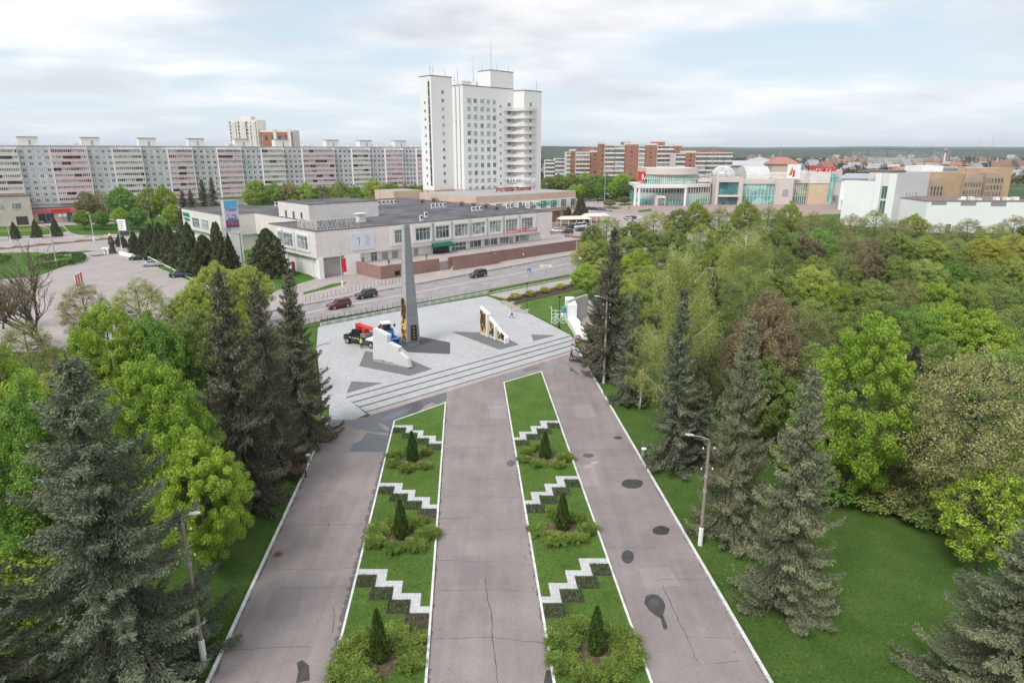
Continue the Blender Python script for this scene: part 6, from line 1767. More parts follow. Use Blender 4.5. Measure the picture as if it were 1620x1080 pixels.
# ---- bare branching tree
def bare(key,h,r,seed,leafy=0):
    rg=np.random.default_rng(seed); wood=MB(); tips=[]
    def grow(p,d,l,rad_,lev):
        n=5; pts=[p]; q=p
        for i in range(n):
            d=d+rg.normal(size=3)*.10+np.array([0,0,.05]); d/=np.linalg.norm(d); q=q+d*l/n; pts.append(q)
        wood.tube(pts,list(np.linspace(rad_,rad_*.55,n+1)),6 if lev<2 else 4 if lev<3 else 3)
        if lev>=5: tips.extend(pts[2:]); return
        for k in range((2 if lev>2 else 3) if lev>0 else 6):
            j=rg.integers(2,n+1); a=unit1(rg); dd=d*.75+a*(.62 if lev else .75); dd[2]+=.12; dd/=np.linalg.norm(dd)
            grow(pts[j],dd,l*rg.uniform(.62,.8) if lev else l*rg.uniform(1.2,1.7),rad_*.60,lev+1)
        grow(q,d,l*.7,rad_*.63,lev+1)
    def unit1(rg):
        v=rg.normal(size=3); v[2]=abs(v[2])*.3; return v/np.linalg.norm(v)
    grow(np.zeros(3),np.array([0,0,1.]),h*.24,.27,0)
    me=None
    if leafy:
        tips=np.array(tips); idx=rg.integers(0,len(tips),leafy); C=tips[idx]+rg.normal(size=(leafy,3))*.14
        s=.13*rg.uniform(.6,1.3,size=leafy); me=leaf_mesh(key,C,rg.normal(size=(leafy,3)),rg.normal(size=(leafy,3)),s,s*.7,LV['olive'])
    mx=max(math.hypot(v[0],v[1]) for v in wood.v); mz=max(v[2] for v in wood.v)
    mkproto(key,'bare_tree','tree',wood,M('brown_bare_bark',(.165,.125,.095),.9,.3,3),me,mz,mx*.85)
bare('bare0',14,6,91,2600); bare('bare1',14,6,92,5200)

# ---- spruces with drooping plumes
NEEDLE={'blue':Mleaf('blue_grey_needles',(.090,.110,.070),(.265,.295,.195),.12,.012,.22,.7),
        'green':Mleaf('grey_green_needles',(.115,.128,.076),(.305,.32,.185),.12,.015,.22,.7),
        'dark':Mleaf('dark_brownish_needles',(.075,.079,.052),(.21,.20,.135),.1,.015,.22,.7)}
def spruce(key,h,r,seed,dens=1.0,hb=1.2,droop=.5,mat='blue',nl=.24,nw=.075,gap=.06,plume=1.0):
    rg=np.random.default_rng(seed); wood=MB()
    wood.tube([(0,0,0),(.05,.03,h*.5),(0,0,h)],[.26,.15,.02],8)
    C,A_,N_,V_=[],[],[],[]
    z=hb; az0=0
    while z<h-.25:
        f=z/h; L0=r*min(1.0,(1-f)*1.15+.03)**.85
        nb=max(4,int(6.4-2.4*f)); az0+=rg.uniform(.3,1.1)
        for b in range(nb):
            if rg.random()<gap: continue
            az=az0+b*6.283/nb+rg.normal()*.18; L=L0*rg.uniform(.58,1.12); d=np.array([math.cos(az),math.sin(az),0.]); s=np.array([-d[1],d[0],0])
            k=rg.uniform(.7,1.35)*droop*(1.12-.45*f); n=max(5,int(L/.11))
            t=np.linspace(.10,1,n); zb=z+rg.uniform(-.18,.18)
            zz=L*(.42*f*t-k*np.sin(t*1.75)*.80+.20*droop*t**4)
            if zz.min()<-(zb-.45): zz=zz*max(0,zb-.45)/(-zz.min())
            P=np.array([0,0,zb])+np.outer(t*L,d)+np.outer(zz,[0,0,1])
            wood.tube([P[0],P[n//2],P[-1]],[.045*(1-f)+.015,.03*(1-f)+.01,.008],4)
            tone=rg.uniform(.05,.85)
            wid=(.32+.24*min(1,L/3))*plume
            for i in range(n):
                tt=t[i]; T=(P[min(i+1,n-1)]-P[max(i-1,0)]); T/=np.linalg.norm(T)
                fl=wid*math.sin(min(1,tt*1.1+.12)*2.75)+.10
                m=max(5,int(17*dens*(.6+fl)))
                sd=rg.choice([-1,1],m); l=rg.uniform(.25,1,m)*fl
                dr=s*(sd*rg.uniform(.35,1,m))[:,None]+T*rg.uniform(.25,.75,m)[:,None]+np.array([0,0,-1.])*rg.uniform(.0,1.5,m)[:,None]*droop*1.35
                dr/=np.linalg.norm(dr,axis=1,keepdims=True)
                c=P[i]+dr*l[:,None]+np.array([0,0,-.25*droop])*(l**1.5)[:,None]+rg.normal(size=(m,3))*.03
                C.append(c); A_.append(dr*.9+rg.normal(size=(m,3))*.50+T*.3+np.array([0,0,.10])); N_.append(rg.normal(size=(m,3))+np.array([0,0,.4])); V_.append(np.clip(tone+.30*(l/max(fl,.01)-.5)+rg.normal(size=m)*.16,0,1))
        z+=rg.uniform(.30,.46)*(1.15-.35*f)
    # leader
    m=60; u=rg.uniform(0,1,m); c=np.stack([rg.normal(size=m)*.05,rg.normal(size=m)*.05,h-.9+u],1); C.append(c); A_.append(rg.normal(size=(m,3))*.6+[0,0,1]); N_.append(rg.normal(size=(m,3))); V_.append(rg.uniform(.3,.9,m))
    C=np.concatenate(C); n=len(C); sc=rg.uniform(.7,1.25,size=n)
    me=leaf_mesh(key,C,np.concatenate(A_),np.concatenate(N_),nl*sc,nw*sc,NEEDLE[mat],np.concatenate(V_))
    mkproto(key,'spruce_tree','tree',wood,SBARK,me,h,r)
    return n
for kk,a in (('spruceA',dict(h=17,r=4.7,seed=101,dens=1.7,hb=1.0,droop=.80,mat='blue',nl=.19,nw=.055)),('spruceB',dict(h=17,r=3.9,seed=102,dens=1.5,hb=1.5,droop=1.05,mat='green',plume=.9,nl=.20,nw=.058)),
             ('spruceC',dict(h=17,r=4.2,seed=103,dens=.75,hb=1.6,droop=.72,mat='dark',nl=.28,nw=.09,gap=.10)),('spruceD',dict(h=17,r=3.3,seed=104,dens=.6,hb=2.2,droop=.85,mat='blue',nl=.28,nw=.09,gap=.16,plume=.9))):
    spruce(kk,**a)

# ---- thuja columns / cones, junipers
THU=Mleaf('thuja_sprays',(.055,.100,.022),(.13,.20,.045),.2,.01,.2)
THD=Mleaf('dark_thuja_sprays',(.080,.095,.050),(.18,.195,.10),.15,.015,.2)
JUN=Mleaf('yellow_green_juniper_sprays',(.095,.175,.030),(.29,.37,.080),.28,.01,.2)
def cone(key,h,r,n,mat,shape,size,seed,name='thuja_tree',cat='thuja',lump=.15):
    rg=np.random.default_rng(seed); wood=MB(); wood.tube([(0,0,0),(0,0,h*.8)],[.07*max(1,h/4),.02],6)
    u=rg.uniform(0,1,n); az=rg.uniform(0,6.283,n); z=h*u
    prof=np.array([shape(x) for x in u])
    lum=1+lump*np.sin(az*3+u*9+seed)*np.sin(u*17+az*2)+lump*.6*np.sin(az*7-u*21)
    rr=r*prof*lum*rg.uniform(.55,1.0,n)**.45
    d=np.stack([np.cos(az),np.sin(az),np.zeros(n)],1)
    C=np.stack([d[:,0]*rr,d[:,1]*rr,z],1)
    A_=d*.35+np.array([0,0,1.])+rg.normal(size=(n,3))*.28; N_=d+rg.normal(size=(n,3))*.9
    s=size*rg.uniform(.7,1.3,n)
    me=leaf_mesh(key,C,A_,N_,s,s*.42,mat,np.clip(.5+.5*np.sin(az*5+u*14)*.6+rg.normal(size=n)*.25,0,1))
    mkproto(key,name,cat,wood,SBARK,me,h,r)
cone('thuja',3.3,.62,5200,THU,lambda x:(1-x)**.62*(.62+.38*min(1,x*6)),.22,111,lump=.06)
cone('column',8,2.0,9000,THD,lambda x:(1-x)**.60*(.85+.15*min(1,x*5)),.36,112,lump=.36)
cone('column2',8,2.2,9000,THD,lambda x:(1-x)**.78*(.85+.15*min(1,x*4)),.36,113,lump=.32)
cone('spire',14,2.6,7000,NEEDLE['dark'],lambda x:(1-x)**.85,.55,114,'spruce_tree','tree',.25)
def juniper(key,seed):
    rg=np.random.default_rng(seed); wood=MB(); C,A_,N_,V_=[],[],[],[]
    for k in range(46):
        az=rg.uniform(0,6.283); L=rg.uniform(.5,1.25); d=np.array([math.cos(az),math.sin(az),0.]); rise=rg.uniform(.25,.85)
        t=np.linspace(0,1,8); P=np.outer(t*L,d)+np.outer(rise*np.sin(t*1.9)*.75,[0,0,1])+np.array([0,0,.05])
        wood.tube([P[0],P[4],P[7]],[.02,.014,.006],3); tone=rg.uniform(.1,.85)
        for i in range(1,8):
            m=24; a=d*.8+rg.normal(size=(m,3))*.55+np.array([0,0,.38]); C.append(P[i]+rg.normal(size=(m,3))*np.array([.11,.11,.07])+a*.05); A_.append(a); N_.append(rg.normal(size=(m,3))+[0,0,1]); V_.append(np.clip(tone+.12*(i-4)/4+rg.normal(size=m)*.16,0,1))
    C=np.concatenate(C); n=len(C); s=.19*rg.uniform(.7,1.3,n)
    C[:,2]=np.maximum(C[:,2],.03)
    me=leaf_mesh(key,C,np.concatenate(A_),np.concatenate(N_),s,s*.30,JUN,np.concatenate(V_))
    mkproto(key,'juniper_shrub','shrub',wood,M('reddish_twigs',(.24,.13,.10),.9,.3,4) if key=='juniper0' else bpy.data.materials['reddish_twigs'],me,1.0,1.15,'foliage')
juniper('juniper0',121); juniper('juniper1',122); juniper('juniper2',123)

def by_base(key,bx,by,ty,wpx,label,group=None,mat=None,z0=0,rz=None):
    b=G(bx,by,z0); h=Zat(b.y,ty)-z0; w=wpx/FPX*(b.y*CP+(HC-h*.45)*SP) if wpx else None
    return plant(key,b.x,b.y,z0,h,w,label,group,rz,mat)
def by_top(key,tx,ty,d,w,label,group=None,mat=None):
    p=at(tx,ty,d); return plant(key,p.x,p.y,0,p.z,w,label,group,None,mat)

# ---- the big conifers
by_base('spruceA',206,1084,556,400,'huge blue-grey spruce at lower left covering the near lamp post')
by_top('spruceA',-115,800,25,9.5,'blue-grey spruce cut by the lower left picture corner, only branch tips showing')
by_base('spruceC',392,800,424,165,'tall dark brownish spruce behind the two bright maples left of the alley',mat=NEEDLE['dark'])
by_base('spruceB',436,748,436,130,'dark spruce with brown top, middle one of the left group by the alley',mat=NEEDLE['dark'])
by_base('spruceC',480,695,428,125,'dark spruce at the near left corner of the paved square')
by_base('spruceD',962,600,359,95,'tallest dark spruce at the right end of the steps',mat=NEEDLE['dark'])
by_base('spruceC',948,575,430,90,'dark spruce nearest the white ramp wall',mat=NEEDLE['dark'])
by_base('spruceD',994,640,462,75,'slim blue-grey spruce just behind the far right lamp post')
by_base('spruceD',1062,742,452,105,'thin ragged spruce with brown dead twigs in front of the white-topped birch')
by_base('spruceB',1152,846,500,150,'grey-green spruce with bare trunk foot behind the near right lamp post')
by_base('spruceA',1100,735,600,105,'low bluish spruce beside the bench on the right',mat=NEEDLE['blue'])
by_base('spruceB',1238,962,573,190,'large drooping grey-green spruce standing alone on the right lawn')
by_top('spruceA',1675,800,27.5,10.5,'big grey-green spruce filling the lower right picture corner',mat=NEEDLE['green'])
by_top('spire',1128,414,98,5,'narrow dark spruce poking up inside the right park, left of the weeping birch')
by_top('spire',1450,548,60,6,'dark spruce crown half hidden between the bright maple and the brownish tree')
by_top('spire',908,392,120,0.1,'x') if False else None

# ---- left side broadleaves
by_base('near0',270,870,545,190,'big bright yellow-green maple directly behind the huge left spruce')
by_base('near1',335,905,672,150,'low bright green maple leaning over the left lawn beside the near lamp post')
by_base('near2',22,840,495,170,'bright green maple at the left picture edge under the bare tree')
by_base('near1',95,905,590,190,'fresh green maple showing left of and behind the huge spruce',mat=LV['deep'])
by_base('maple0',195,680,466,120,'bright green maple on the left below the car park')
by_base('maple1',262,670,486,110,'deeper green tree right of the bright maple below the car park',mat=LV['deep'])
by_base('maple2',330,650,478,105,'mid green tree behind the dark spruces on the left',mat=LV['mid'])
by_base('maple3',140,700,560,130,'yellow-green round tree between the left edge maple and the huge spruce',mat=LV['yellow'])
by_base('sparse1',145,560,440,75,'thinly leaved olive tree beside the bare tree at the car park edge')
by_base('sparse0',236,570,434,95,'light green open-crowned tree at the near edge of the car park',mat=LV['yellow'])
by_base('maple2',352,545,408,95,'yellow-green round tree in front of the white billboard column',mat=LV['yellow'])
by_base('maple0',398,520,413,80,'yellow-green tree right of the billboard column foot',mat=LV['yellow'])
by_base('maple1',318,560,440,80,'yellow-green tree left of the billboard column foot',mat=LV['yellow'])
by_base('bare0',70,556,372,260,'large bare brown tree with spreading limbs at the left edge of the car park')
by_base('bare1',5,520,432,130,'smaller bare brown tree left of the large bare one')
by_base('sparse0',60,640,500,90,'olive budding tree below the large bare tree',mat=LV['olive'])
by_base('maple3',425,640,500,80,'mid green tree hidden between the left dark spruces',mat=LV['mid'])
by_base('maple0',380,600,470,80,'green tree between the dark spruces and the road',mat=LV['bright'])
for k,(x,y,s,l) in enumerate(((60,925,4.5,'low yellow-green shrub under the huge spruce, left one'),(30,985,4.0,'low yellow-green shrub in the lower left corner'),(110,880,4.2,'low yellow-green shrub behind the trunk of the huge spruce'),(150,560,2.6,'olive shrub by the car park edge left of the open-crowned tree'),(95,580,2.4,'olive shrub right of the large bare tree foot'),(285,545,3.0,'yellow shrub at the near car park kerb'))):
    p=G(x,y); plant('bush',p.x,p.y,0,s*.8,s*1.5,l,mat=LV['bright'] if k<3 else LV['olive'])

# ---- right side specials
by_base('birch1',1066,700,398,120,'yellowish birch with bare white limbs at its top, right of the steps')
by_base('birch0',1012,648,520,80,'small drooping birch beside the blue-grey spruce by the alley')
by_top('birch1',1182,374,104,11,'broad weeping pale green birch in the middle of the right park')
by_base('sparse1',1190,690,442,120,'reddish brown young-leaved maple left of the big bright maple',mat=LV['brown'])
by_base('maple3',1192,696,452,105,'brownish dense tree merged with the reddish maple in the right park',mat=LV['brown'])
by_base('near2',1340,800,484,165,'big bright green maple in the middle of the right park edge')
by_base('sparse0',1510,850,538,235,'large brownish olive tree with visible grey trunk at far right')
by_base('sparse1',1430,800,610,120,'smaller olive budding tree left of the large brownish one')
by_base('sapling',1545,905,735,150,'bright green young tree in front of the large brownish tree')
by_base('sapling',1600,860,700,120,'bright green sapling at the right edge above the corner spruce')

# ---- the park wood on the right: every crown one can pick out
COLS=[(970,'beside the road'),(1010,'below the car park rows'),(1060,'below the curved glass front'),(1110,'below the tall mast'),(1150,'below the glass dome'),(1200,'below the green glass wing'),(1245,'below the stone pillar'),(1290,'below the sand-coloured block'),(1330,'below the mall right end'),(1375,'below the white hall left part'),(1425,'below the slot window'),(1475,'between both white halls'),(1525,'below the low hall middle'),(1580,'below the low hall end'),(1900,'at the right edge')]
ADJ={'bright':'bright green','yellow':'yellow-green','mid':'mid green','deep':'fresh green','olive':'thin olive','brown':'reddish brown','gold':'golden green','birch':'pale'}
rows=[('the back row of the park',[(938,352,170,'mid'),(962,338,180,'yellow'),(1003,346,178,'mid'),(1037,329,190,'yellow'),(1075,326,200,'mid'),(1103,314,205,'yellow'),(1140,324,205,'mid'),(1182,313,210,'yellow'),(1218,322,205,'mid'),(1252,316,208,'yellow'),(1287,331,200,'olive'),(1318,338,195,'mid'),(1349,335,205,'olive'),(1388,328,205,'mid'),(1420,346,195,'olive'),(1449,336,205,'yellow'),(1490,351,195,'olive'),(1535,343,200,'olive'),(1575,353,190,'yellow'),(1610,338,195,'olive'),(1650,340,190,'mid')]),
 ('the second park row',[(928,378,150,'yellow'),(952,376,152,'mid'),(987,369,150,'yellow'),(1027,360,152,'mid'),(1066,356,150,'mid'),(1110,350,152,'yellow'),(1150,349,150,'mid'),(1195,347,152,'yellow'),(1235,351,150,'mid'),(1275,368,150,'brown'),(1300,358,152,'deep'),(1345,364,150,'olive'),(1386,370,150,'brown'),(1425,366,150,'mid'),(1470,371,150,'yellow'),(1515,375,150,'yellow'),(1560,372,150,'gold'),(1607,366,150,'gold'),(1652,370,150,'mid')]),
 ('the middle park row',[(930,412,128,'bright'),(962,402,126,'yellow'),(1010,391,124,'bright'),(1052,386,125,'mid'),(1095,378,124,'mid'),(1140,379,123,'yellow'),(1235,384,122,'mid'),(1290,402,120,'yellow'),(1335,396,121,'mid'),(1377,388,122,'brown'),(1420,401,120,'mid'),(1465,406,120,'yellow'),(1510,411,120,'deep'),(1560,407,120,'mid'),(1610,404,120,'yellow'),(1660,400,120,'mid')]),
 ('the fourth park row',[(1030,415,104,'yellow'),(1085,420,100,'mid'),(1140,420,99,'mid'),(1232,424,98,'mid'),(1288,414,98,'yellow'),(1338,440,95,'bright'),(1385,436,95,'mid'),(1430,438,95,'olive'),(1480,440,95,'bright'),(1530,438,95,'yellow'),(1580,437,95,'mid'),(1632,434,95,'mid')]),
 ('the fifth park row',[(1100,450,82,'mid'),(1230,462,78,'brown'),(1262,478,74,'olive'),(1290,470,76,'mid'),(1398,468,76,'mid'),(1450,478,74,'deep'),(1502,474,74,'bright'),(1560,484,72,'bright'),(1618,476,72,'mid')]),
 ('the front park row',[(1290,540,62,'mid'),(1400,545,62,'deep'),(1500,530,62,'mid'),(1590,545,60,'deep'),(1640,540,58,'mid'),(1480,620,54,'deep'),(1250,560,66,'olive')])]
seen={}
kk=0
for rn,ts in rows:
    for (x,y,d,c) in ts:
        col=[n for lim,n in COLS if x<=lim][0]
        lab='%s tree in %s %s'%(ADJ[c],rn,col)
        if lab in seen: lab=lab.replace(' tree in',' tree, right one, in')
        seen[lab]=1
        key='sparse%d'%(kk%2) if c in ('olive',) or kk%5 in (1,3) else 'maple%d'%(kk%4)
        w=R.uniform(7.6,9.8)*(1.1 if d>140 else 1.0)
        if x<950: w*=.72
        by_top(key,x,y,d,w,lab,mat=LV[c]); kk+=1

for x,y,d,w,c,k_,l in ((985,428,97,7,'yellow','maple1','yellow-green tree behind the slim blue-grey spruce by the steps'),(1010,450,90,8,'mid','maple0','mid green tree between the tallest dark spruce and the white-topped birch'),(1040,470,84,7.5,'yellow','sparse1','thin yellow-green tree left of the ragged spruce'),(1098,492,74,8,'mid','maple2','mid green tree right of the ragged spruce'),(1130,520,68,7,'olive','sparse0','thin olive tree between the ragged spruce and the reddish maple'),(1215,560,58,7,'mid','maple3','mid green tree behind the lone drooping spruce'),(1300,600,56,7,'deep','maple1','fresh green tree low between the lone spruce and the big bright maple'),(1400,640,54,8,'mid','maple2','mid green tree right below the big bright maple')):
    by_top(k_,x,y,d,w,l,mat=LV[c])
for k,(x,y,s_,c) in enumerate(((1290,790,3.4,'deep'),(1385,800,3.0,'mid'),(1440,815,3.2,'olive'),(1260,740,3.0,'mid'),(1330,760,3.6,'mid'),(1480,830,3.0,'mid'),(1230,700,3.2,'olive'),(1560,840,3.4,'deep'))):
    p=G(x,y); plant('bush',p.x,p.y,0,s_*.8,s_*1.6,['fresh green bush left of the big bright maple trunk','mid green bush right of the big bright maple trunk','olive bush between the two budding trees','mid green bush behind the lone drooping spruce','mid green bush right behind the big bright maple trunk','mid green bush at the large brownish tree foot','olive bush under the reddish brown maple','fresh green bush right of the large brownish tree'][k],mat=LV[c])
# ---- trees of the town
tl=[('maple0',133,299,256,8.5,'olive','mixed olive-green tree over the red fascia shop, leftmost of the clump'),('sparse0',157,298,258,9,'olive','thin olive tree second in the clump before the panel block'),('maple1',188,290,258,11.5,'deep','largest green tree of the clump before the panel block'),('maple2',129,330,247,7.5,'bright','round pale green tree on the town lawn, leftmost of the low row'),('maple3',157,331,247,6.5,'deep','round green tree on the town lawn right of the leftmost low one'),('maple1',187,326,247,6.5,'bright','pale green tree behind the white poster board'),('maple0',213,326,247,7,'deep','round green tree right of the white poster board'),('maple2',232,291,256,9.5,'mid','mid green tree right of the largest one before the panel block'),('maple3',255,289,256,10,'bright','bright green tree before the second pink balcony stack'),('maple0',270,320,246,7,'bright','low bright green tree left of the dark spruces before the panel block'),('maple1',340,320,250,6,'bright','small bright green tree above the billboard')]
for k,x,y,d,w,c,l in tl: by_top(k,x,y,d,w,l,mat=LV[c])
for x,y,d,l in ((300,300,236,'dark brown spruce left of the pair before the panel block'),(318,283,236,'brownish spruce of the pair before the panel block'),(333,280,234,'darkest pointed spruce above the billboard'),(287,300,240,'small dark conifer beside the bright tree before the panel block')):
    by_top('spruceC',x,y,d,8.5,l,mat=NEEDLE['dark'])
TW_=['bright','mid','olive','bright','olive','mid','deep','yellow','mid','olive','deep','mid']
NM=['leftmost, above the billboard','above the raised roof block left end','behind the raised roof block','right of the raised block, first','right of the raised block, second','behind the left roof ventilators','tallest of the row','next right of the tallest','before the last pink stack','left of the tower, third','left of the tower, second','touching the tower edge']
xs=[404,432,456,482,508,536,560,590,618,640,656,672]; ys=[281,285,284,286,290,283,291,279,285,290,289,288]
for i in range(12): by_top('maple%d'%(i%4),xs[i],ys[i],288+i*2,12.5,'%s tree behind the store roof, %s'%(ADJ[TW_[i]],NM[i]),mat=LV[TW_[i]])
for i,(x,y) in enumerate(((462,311),(525,308),(548,306),(578,309),(612,311),(690,312))): 
    by_top('maple%d'%(i%4),x,y,262,6.5,'low bright bush-like tree just behind the store roof edge, '+['above the left lamp','left of two white vents','between two white vents','right of the white vents','below the tallest tree','before the tower foot'][i],mat=LV['bright'])
px_=[(868,278,420,'mid'),(884,273,430,'deep'),(905,272,425,'mid'),(925,271,430,'bright'),(942,273,425,'mid'),(960,275,420,'deep'),(985,272,415,'bright'),(1000,280,412,'mid')]
nm_=['beside the tower','second from the tower','below the left brick block','below the left brick block stairs','left of the flag mast','right of the flag mast','before the tall brick block','touching the shopping centre']
for i,(x,y,d,c) in enumerate(px_): by_top('maple%d'%(i%4),x,y,d,15,'tall %s avenue tree behind the car park, %s'%(ADJ[c],nm_[i]),mat=LV[c])
for i,(x,y,c) in enumerate(((910,291,'bright'),(919,290,'bright'),(931,286,'deep'),(947,287,'deep'),(972,285,'bright'),(984,284,'deep'),(996,288,'mid'),(866,300,'yellow'))):
    by_top('maple%d'%((i+1)%4),x,y,395,10,'round low %s tree at the car park edge, %s'%(ADJ[c],['left of the lamp cross','behind the lamp cross','right of the lamp cross','left of the tall mast','right of the tall mast','before the brick blocks','by the shopping centre corner','by the white roof letters'][i]),mat=LV[c])
for x,y,d,h,l in ((899,328,279,8,'dark pointed thuja by the hotel podium corner'),(917,312,276,12,'broad dark spruce beside the cafe pavilion'),(921,310,277,10,'second dark spruce beside the cafe pavilion')):
    by_top('column2',x,y,d,5 if h<10 else 6.5,l)
for x,w,l in ((964,9,'left flat-topped pine on the mall forecourt island'),(988,9,'right flat-topped pine on the mall forecourt island')):
    p=G(x,328 if x<970 else 323); plant('maple2',p.x,p.y,0,4.2,w*.8,l,mat=LV['olive'])
# thujas beside the car park and store
ths=[(215,402,366,20),(231,402,362,20),(243,404,354,24),(258,408,352,26),(273,416,356,30),(288,424,368,28),(305,430,352,38),(327,434,372,40),(346,428,352,22),(352,440,352,26),(368,436,372,24),(428,438,362,52),(412,436,385,30)]
tn=['leftmost of the dark row by the car park','second of the dark row by the car park','third of the dark row, behind the dark parked car','tall one above the silver parked car','above and right of the silver parked car','squat one above the blue parked car','broad one right of the green wall letters','widest one left of the billboard column','narrow one under the billboard left edge','tallest narrow one under the billboard','small one touching the billboard column','large one alone at the store left corner','small one left of the lone corner thuja']
for i,(x,b,t,w) in enumerate(ths): by_base('column%s'%('' if i%2 else '2'),x,b,t,w*1.25,'dark green thuja, '+tn[i])
for x,b,t,l in ((25,378,351,'dark conical thuja on the town lawn, leftmost of three'),(59,376,347,'dark conical thuja on the town lawn, middle of three'),(90,374,345,'dark conical thuja on the town lawn, rightmost of three')): by_base('column2',x,b,t,17,l)
for x,b,t,w,l in ((176,385,372,9,'small dark thuja left of the yield sign post'),(190,390,372,14,'dark thuja behind the yield sign post'),(197,392,374,12,'dark thuja right of the yield sign post')): by_base('column',x,b,t,w,l)
# hedge on the left island
HM=Mleaf('hedge_leaves',(.05,.12,.016),(.10,.19,.03),.25)
def hedge(label,pts,w,h,n,mat=HM,name='hedge',cat='hedge'):
    P=[G(*p).to_2d() for p in pts]; C,D=[],[]
    L=[(b-a).length for a,b in zip(P[:-1],P[1:])]; tot=sum(L)
    for (a,b),l in zip(zip(P[:-1],P[1:]),L):
        k=int(n*l/tot); t=NR.random(k); d=(b-a)/l; 
        off=(NR.random(k)-.5)*w; z=h*NR.random(k)**.5
        edge=NR.random(k)<.45; off=np.where(edge,np.sign(off)*w/2,off); z=np.where(edge,z,h*(.9+.15*NR.random(k)))
        C.append(np.stack([a.x+d.x*l*t-d.y*off,a.y+d.y*l*t+d.x*off,z],1))
    C=np.concatenate(C); m=len(C); s=.3*(.7+.6*NR.random(m))
    me=leaf_mesh('hedge',C,NR.normal(size=(m,3)),NR.normal(size=(m,3))+[0,0,1],s,s*.7,mat)
    return tag(obj(name,me),label,cat)
hedge('clipped green hedge round the tip of the car park island',[(62,413),(95,406),(122,406),(130,411),(118,418),(88,422),(60,428)],2.2,1.2,5200)
hedge('dark hedge stretch at the left picture edge',[(-20,408),(8,412),(-10,420)],3,1.2,1800)
hedge('low hedge of reddish shrubs on the lawn before the panel block',[(135,344),(170,341),(200,340)],3,1.6,1800,LV['brown'])
# junipers and thuja cones on the two lawn strips, with bare soil inside each ring
RINGS=[('left',653,729,682,'far'),('left',635,850,790,'middle'),('left',600.5,1044,964,'near'),('right',862,724,683,'far'),('right',889.5,836,780,'middle'),('right',942,1031,959,'near')]
TWG=M('reddish_brown_soil',(.13,.085,.065),.95,.35,3,bump=.5)
for side,bx,by,ty,pos in RINGS:
    b=G(bx,by,.1); h=Zat(b.y,ty)-.1
    plant('thuja',b.x,b.y,.1,h,1.3 if pos!='near' else 1.2,'slim green cone thuja in the %s planting, %s lawn strip'%(pos,side),'cone thujas on the lawn strips')
    m=MB(); pts=[(b.x+(1.3+R.uniform(-.3,.3))*math.cos(t),b.y+(1.15+R.uniform(-.3,.3))*math.sin(t)) for t in np.linspace(0,6.1,18)]
    struct(m.sheet(pts,.108).build('planting_soil',TWG))
    k=0; a0=rad(-150) if side=='left' else rad(-110)
    n=8 if pos=='near' else 7
    dens={'far':.8,'middle':1.0,'near':1.05}[pos]
    for i in range(n):
        a=a0+6.283*i/n
        if (pos=='far' and i in (3,)) or (side=='right' and pos=='middle' and i==5): continue
        if side=='left' and pos=='near' and i in (2,): continue
        rr=R.uniform(1.7,2.05); x,y=b.x+rr*1.02*math.cos(a),b.y+rr*math.sin(a)
        where=['behind','left behind','left','left front','front','right front','right','right behind'][int(((a-math.pi/2)%6.283)/6.283*8+.5)%8]
        plant('juniper%d'%R.randrange(3),x,y,.09,R.uniform(.60,.85),R.uniform(1.45,2.05)*dens,'yellow-green juniper %s of the %s cone thuja, %s lawn strip'%('in front' if where=='front' else where if where=='behind' else 'to the '+where,pos,side),'junipers ringed round the cone thujas')
# flower-bed shrubs and dead ground cover by the footway
for i,(x,y) in enumerate(((815,474),(838,470),(862,464),(886,458.5),(908,453.5))):
    p=G(x,y); plant('bush',p.x,p.y,.15,1.3,2.1,'yellow-green shrub in the long flower bed, '+['first from the square','second from the square','middle one','fourth, left of the far lamp','last before the spruces'][i],'yellow shrubs in the flower bed',mat=LV['gold'])
q0,q1=G(803,475.5).to_2d(),G(921,450).to_2d(); n=6000; t=NR.random(n); o=NR.normal(size=n)*.8
C=np.stack([q0.x+(q1.x-q0.x)*t,q0.y+(q1.y-q0.y)*t+o,.15+.35*NR.random(n)],1); s=.2*(.6+.8*NR.random(n))
struct(obj('ground_cover',leaf_mesh('ground_cover',C,NR.normal(size=(n,3))+[0,0,.8],NR.normal(size=(n,3)),s,s*.4,Mleaf('dry_grey_brown_stems',(.11,.10,.07),(.19,.17,.12),.2))),'stuff')
# rough grass on the road verge
n=16000; t=NR.random(n); a,b=nL.lerp(n1,.0),n1; c,d_=gs0-(gs1-gs0).normalized()*60,gs1
w=NR.random(n); C=np.stack([(gs0.x+(gs1.x-gs0.x)*t)*(1-w)+(n0.x+(gs1.x-n0.x+1)*t)*w,(gs0.y+(gs1.y-gs0.y)*t)*(1-w)+(n0.y+(gs1.y-n0.y+1.5)*t)*w,.1+.18*NR.random(n)],1)
s=.32*(.6+.8*NR.random(n))
struct(obj('grass',leaf_mesh('grass',C,NR.normal(size=(n,3))*.5+[0,0,1],NR.normal(size=(n,3)),s,s*.25,Mleaf('verge_grass_blades',(.055,.10,.02),(.12,.17,.04),.3))),'stuff')
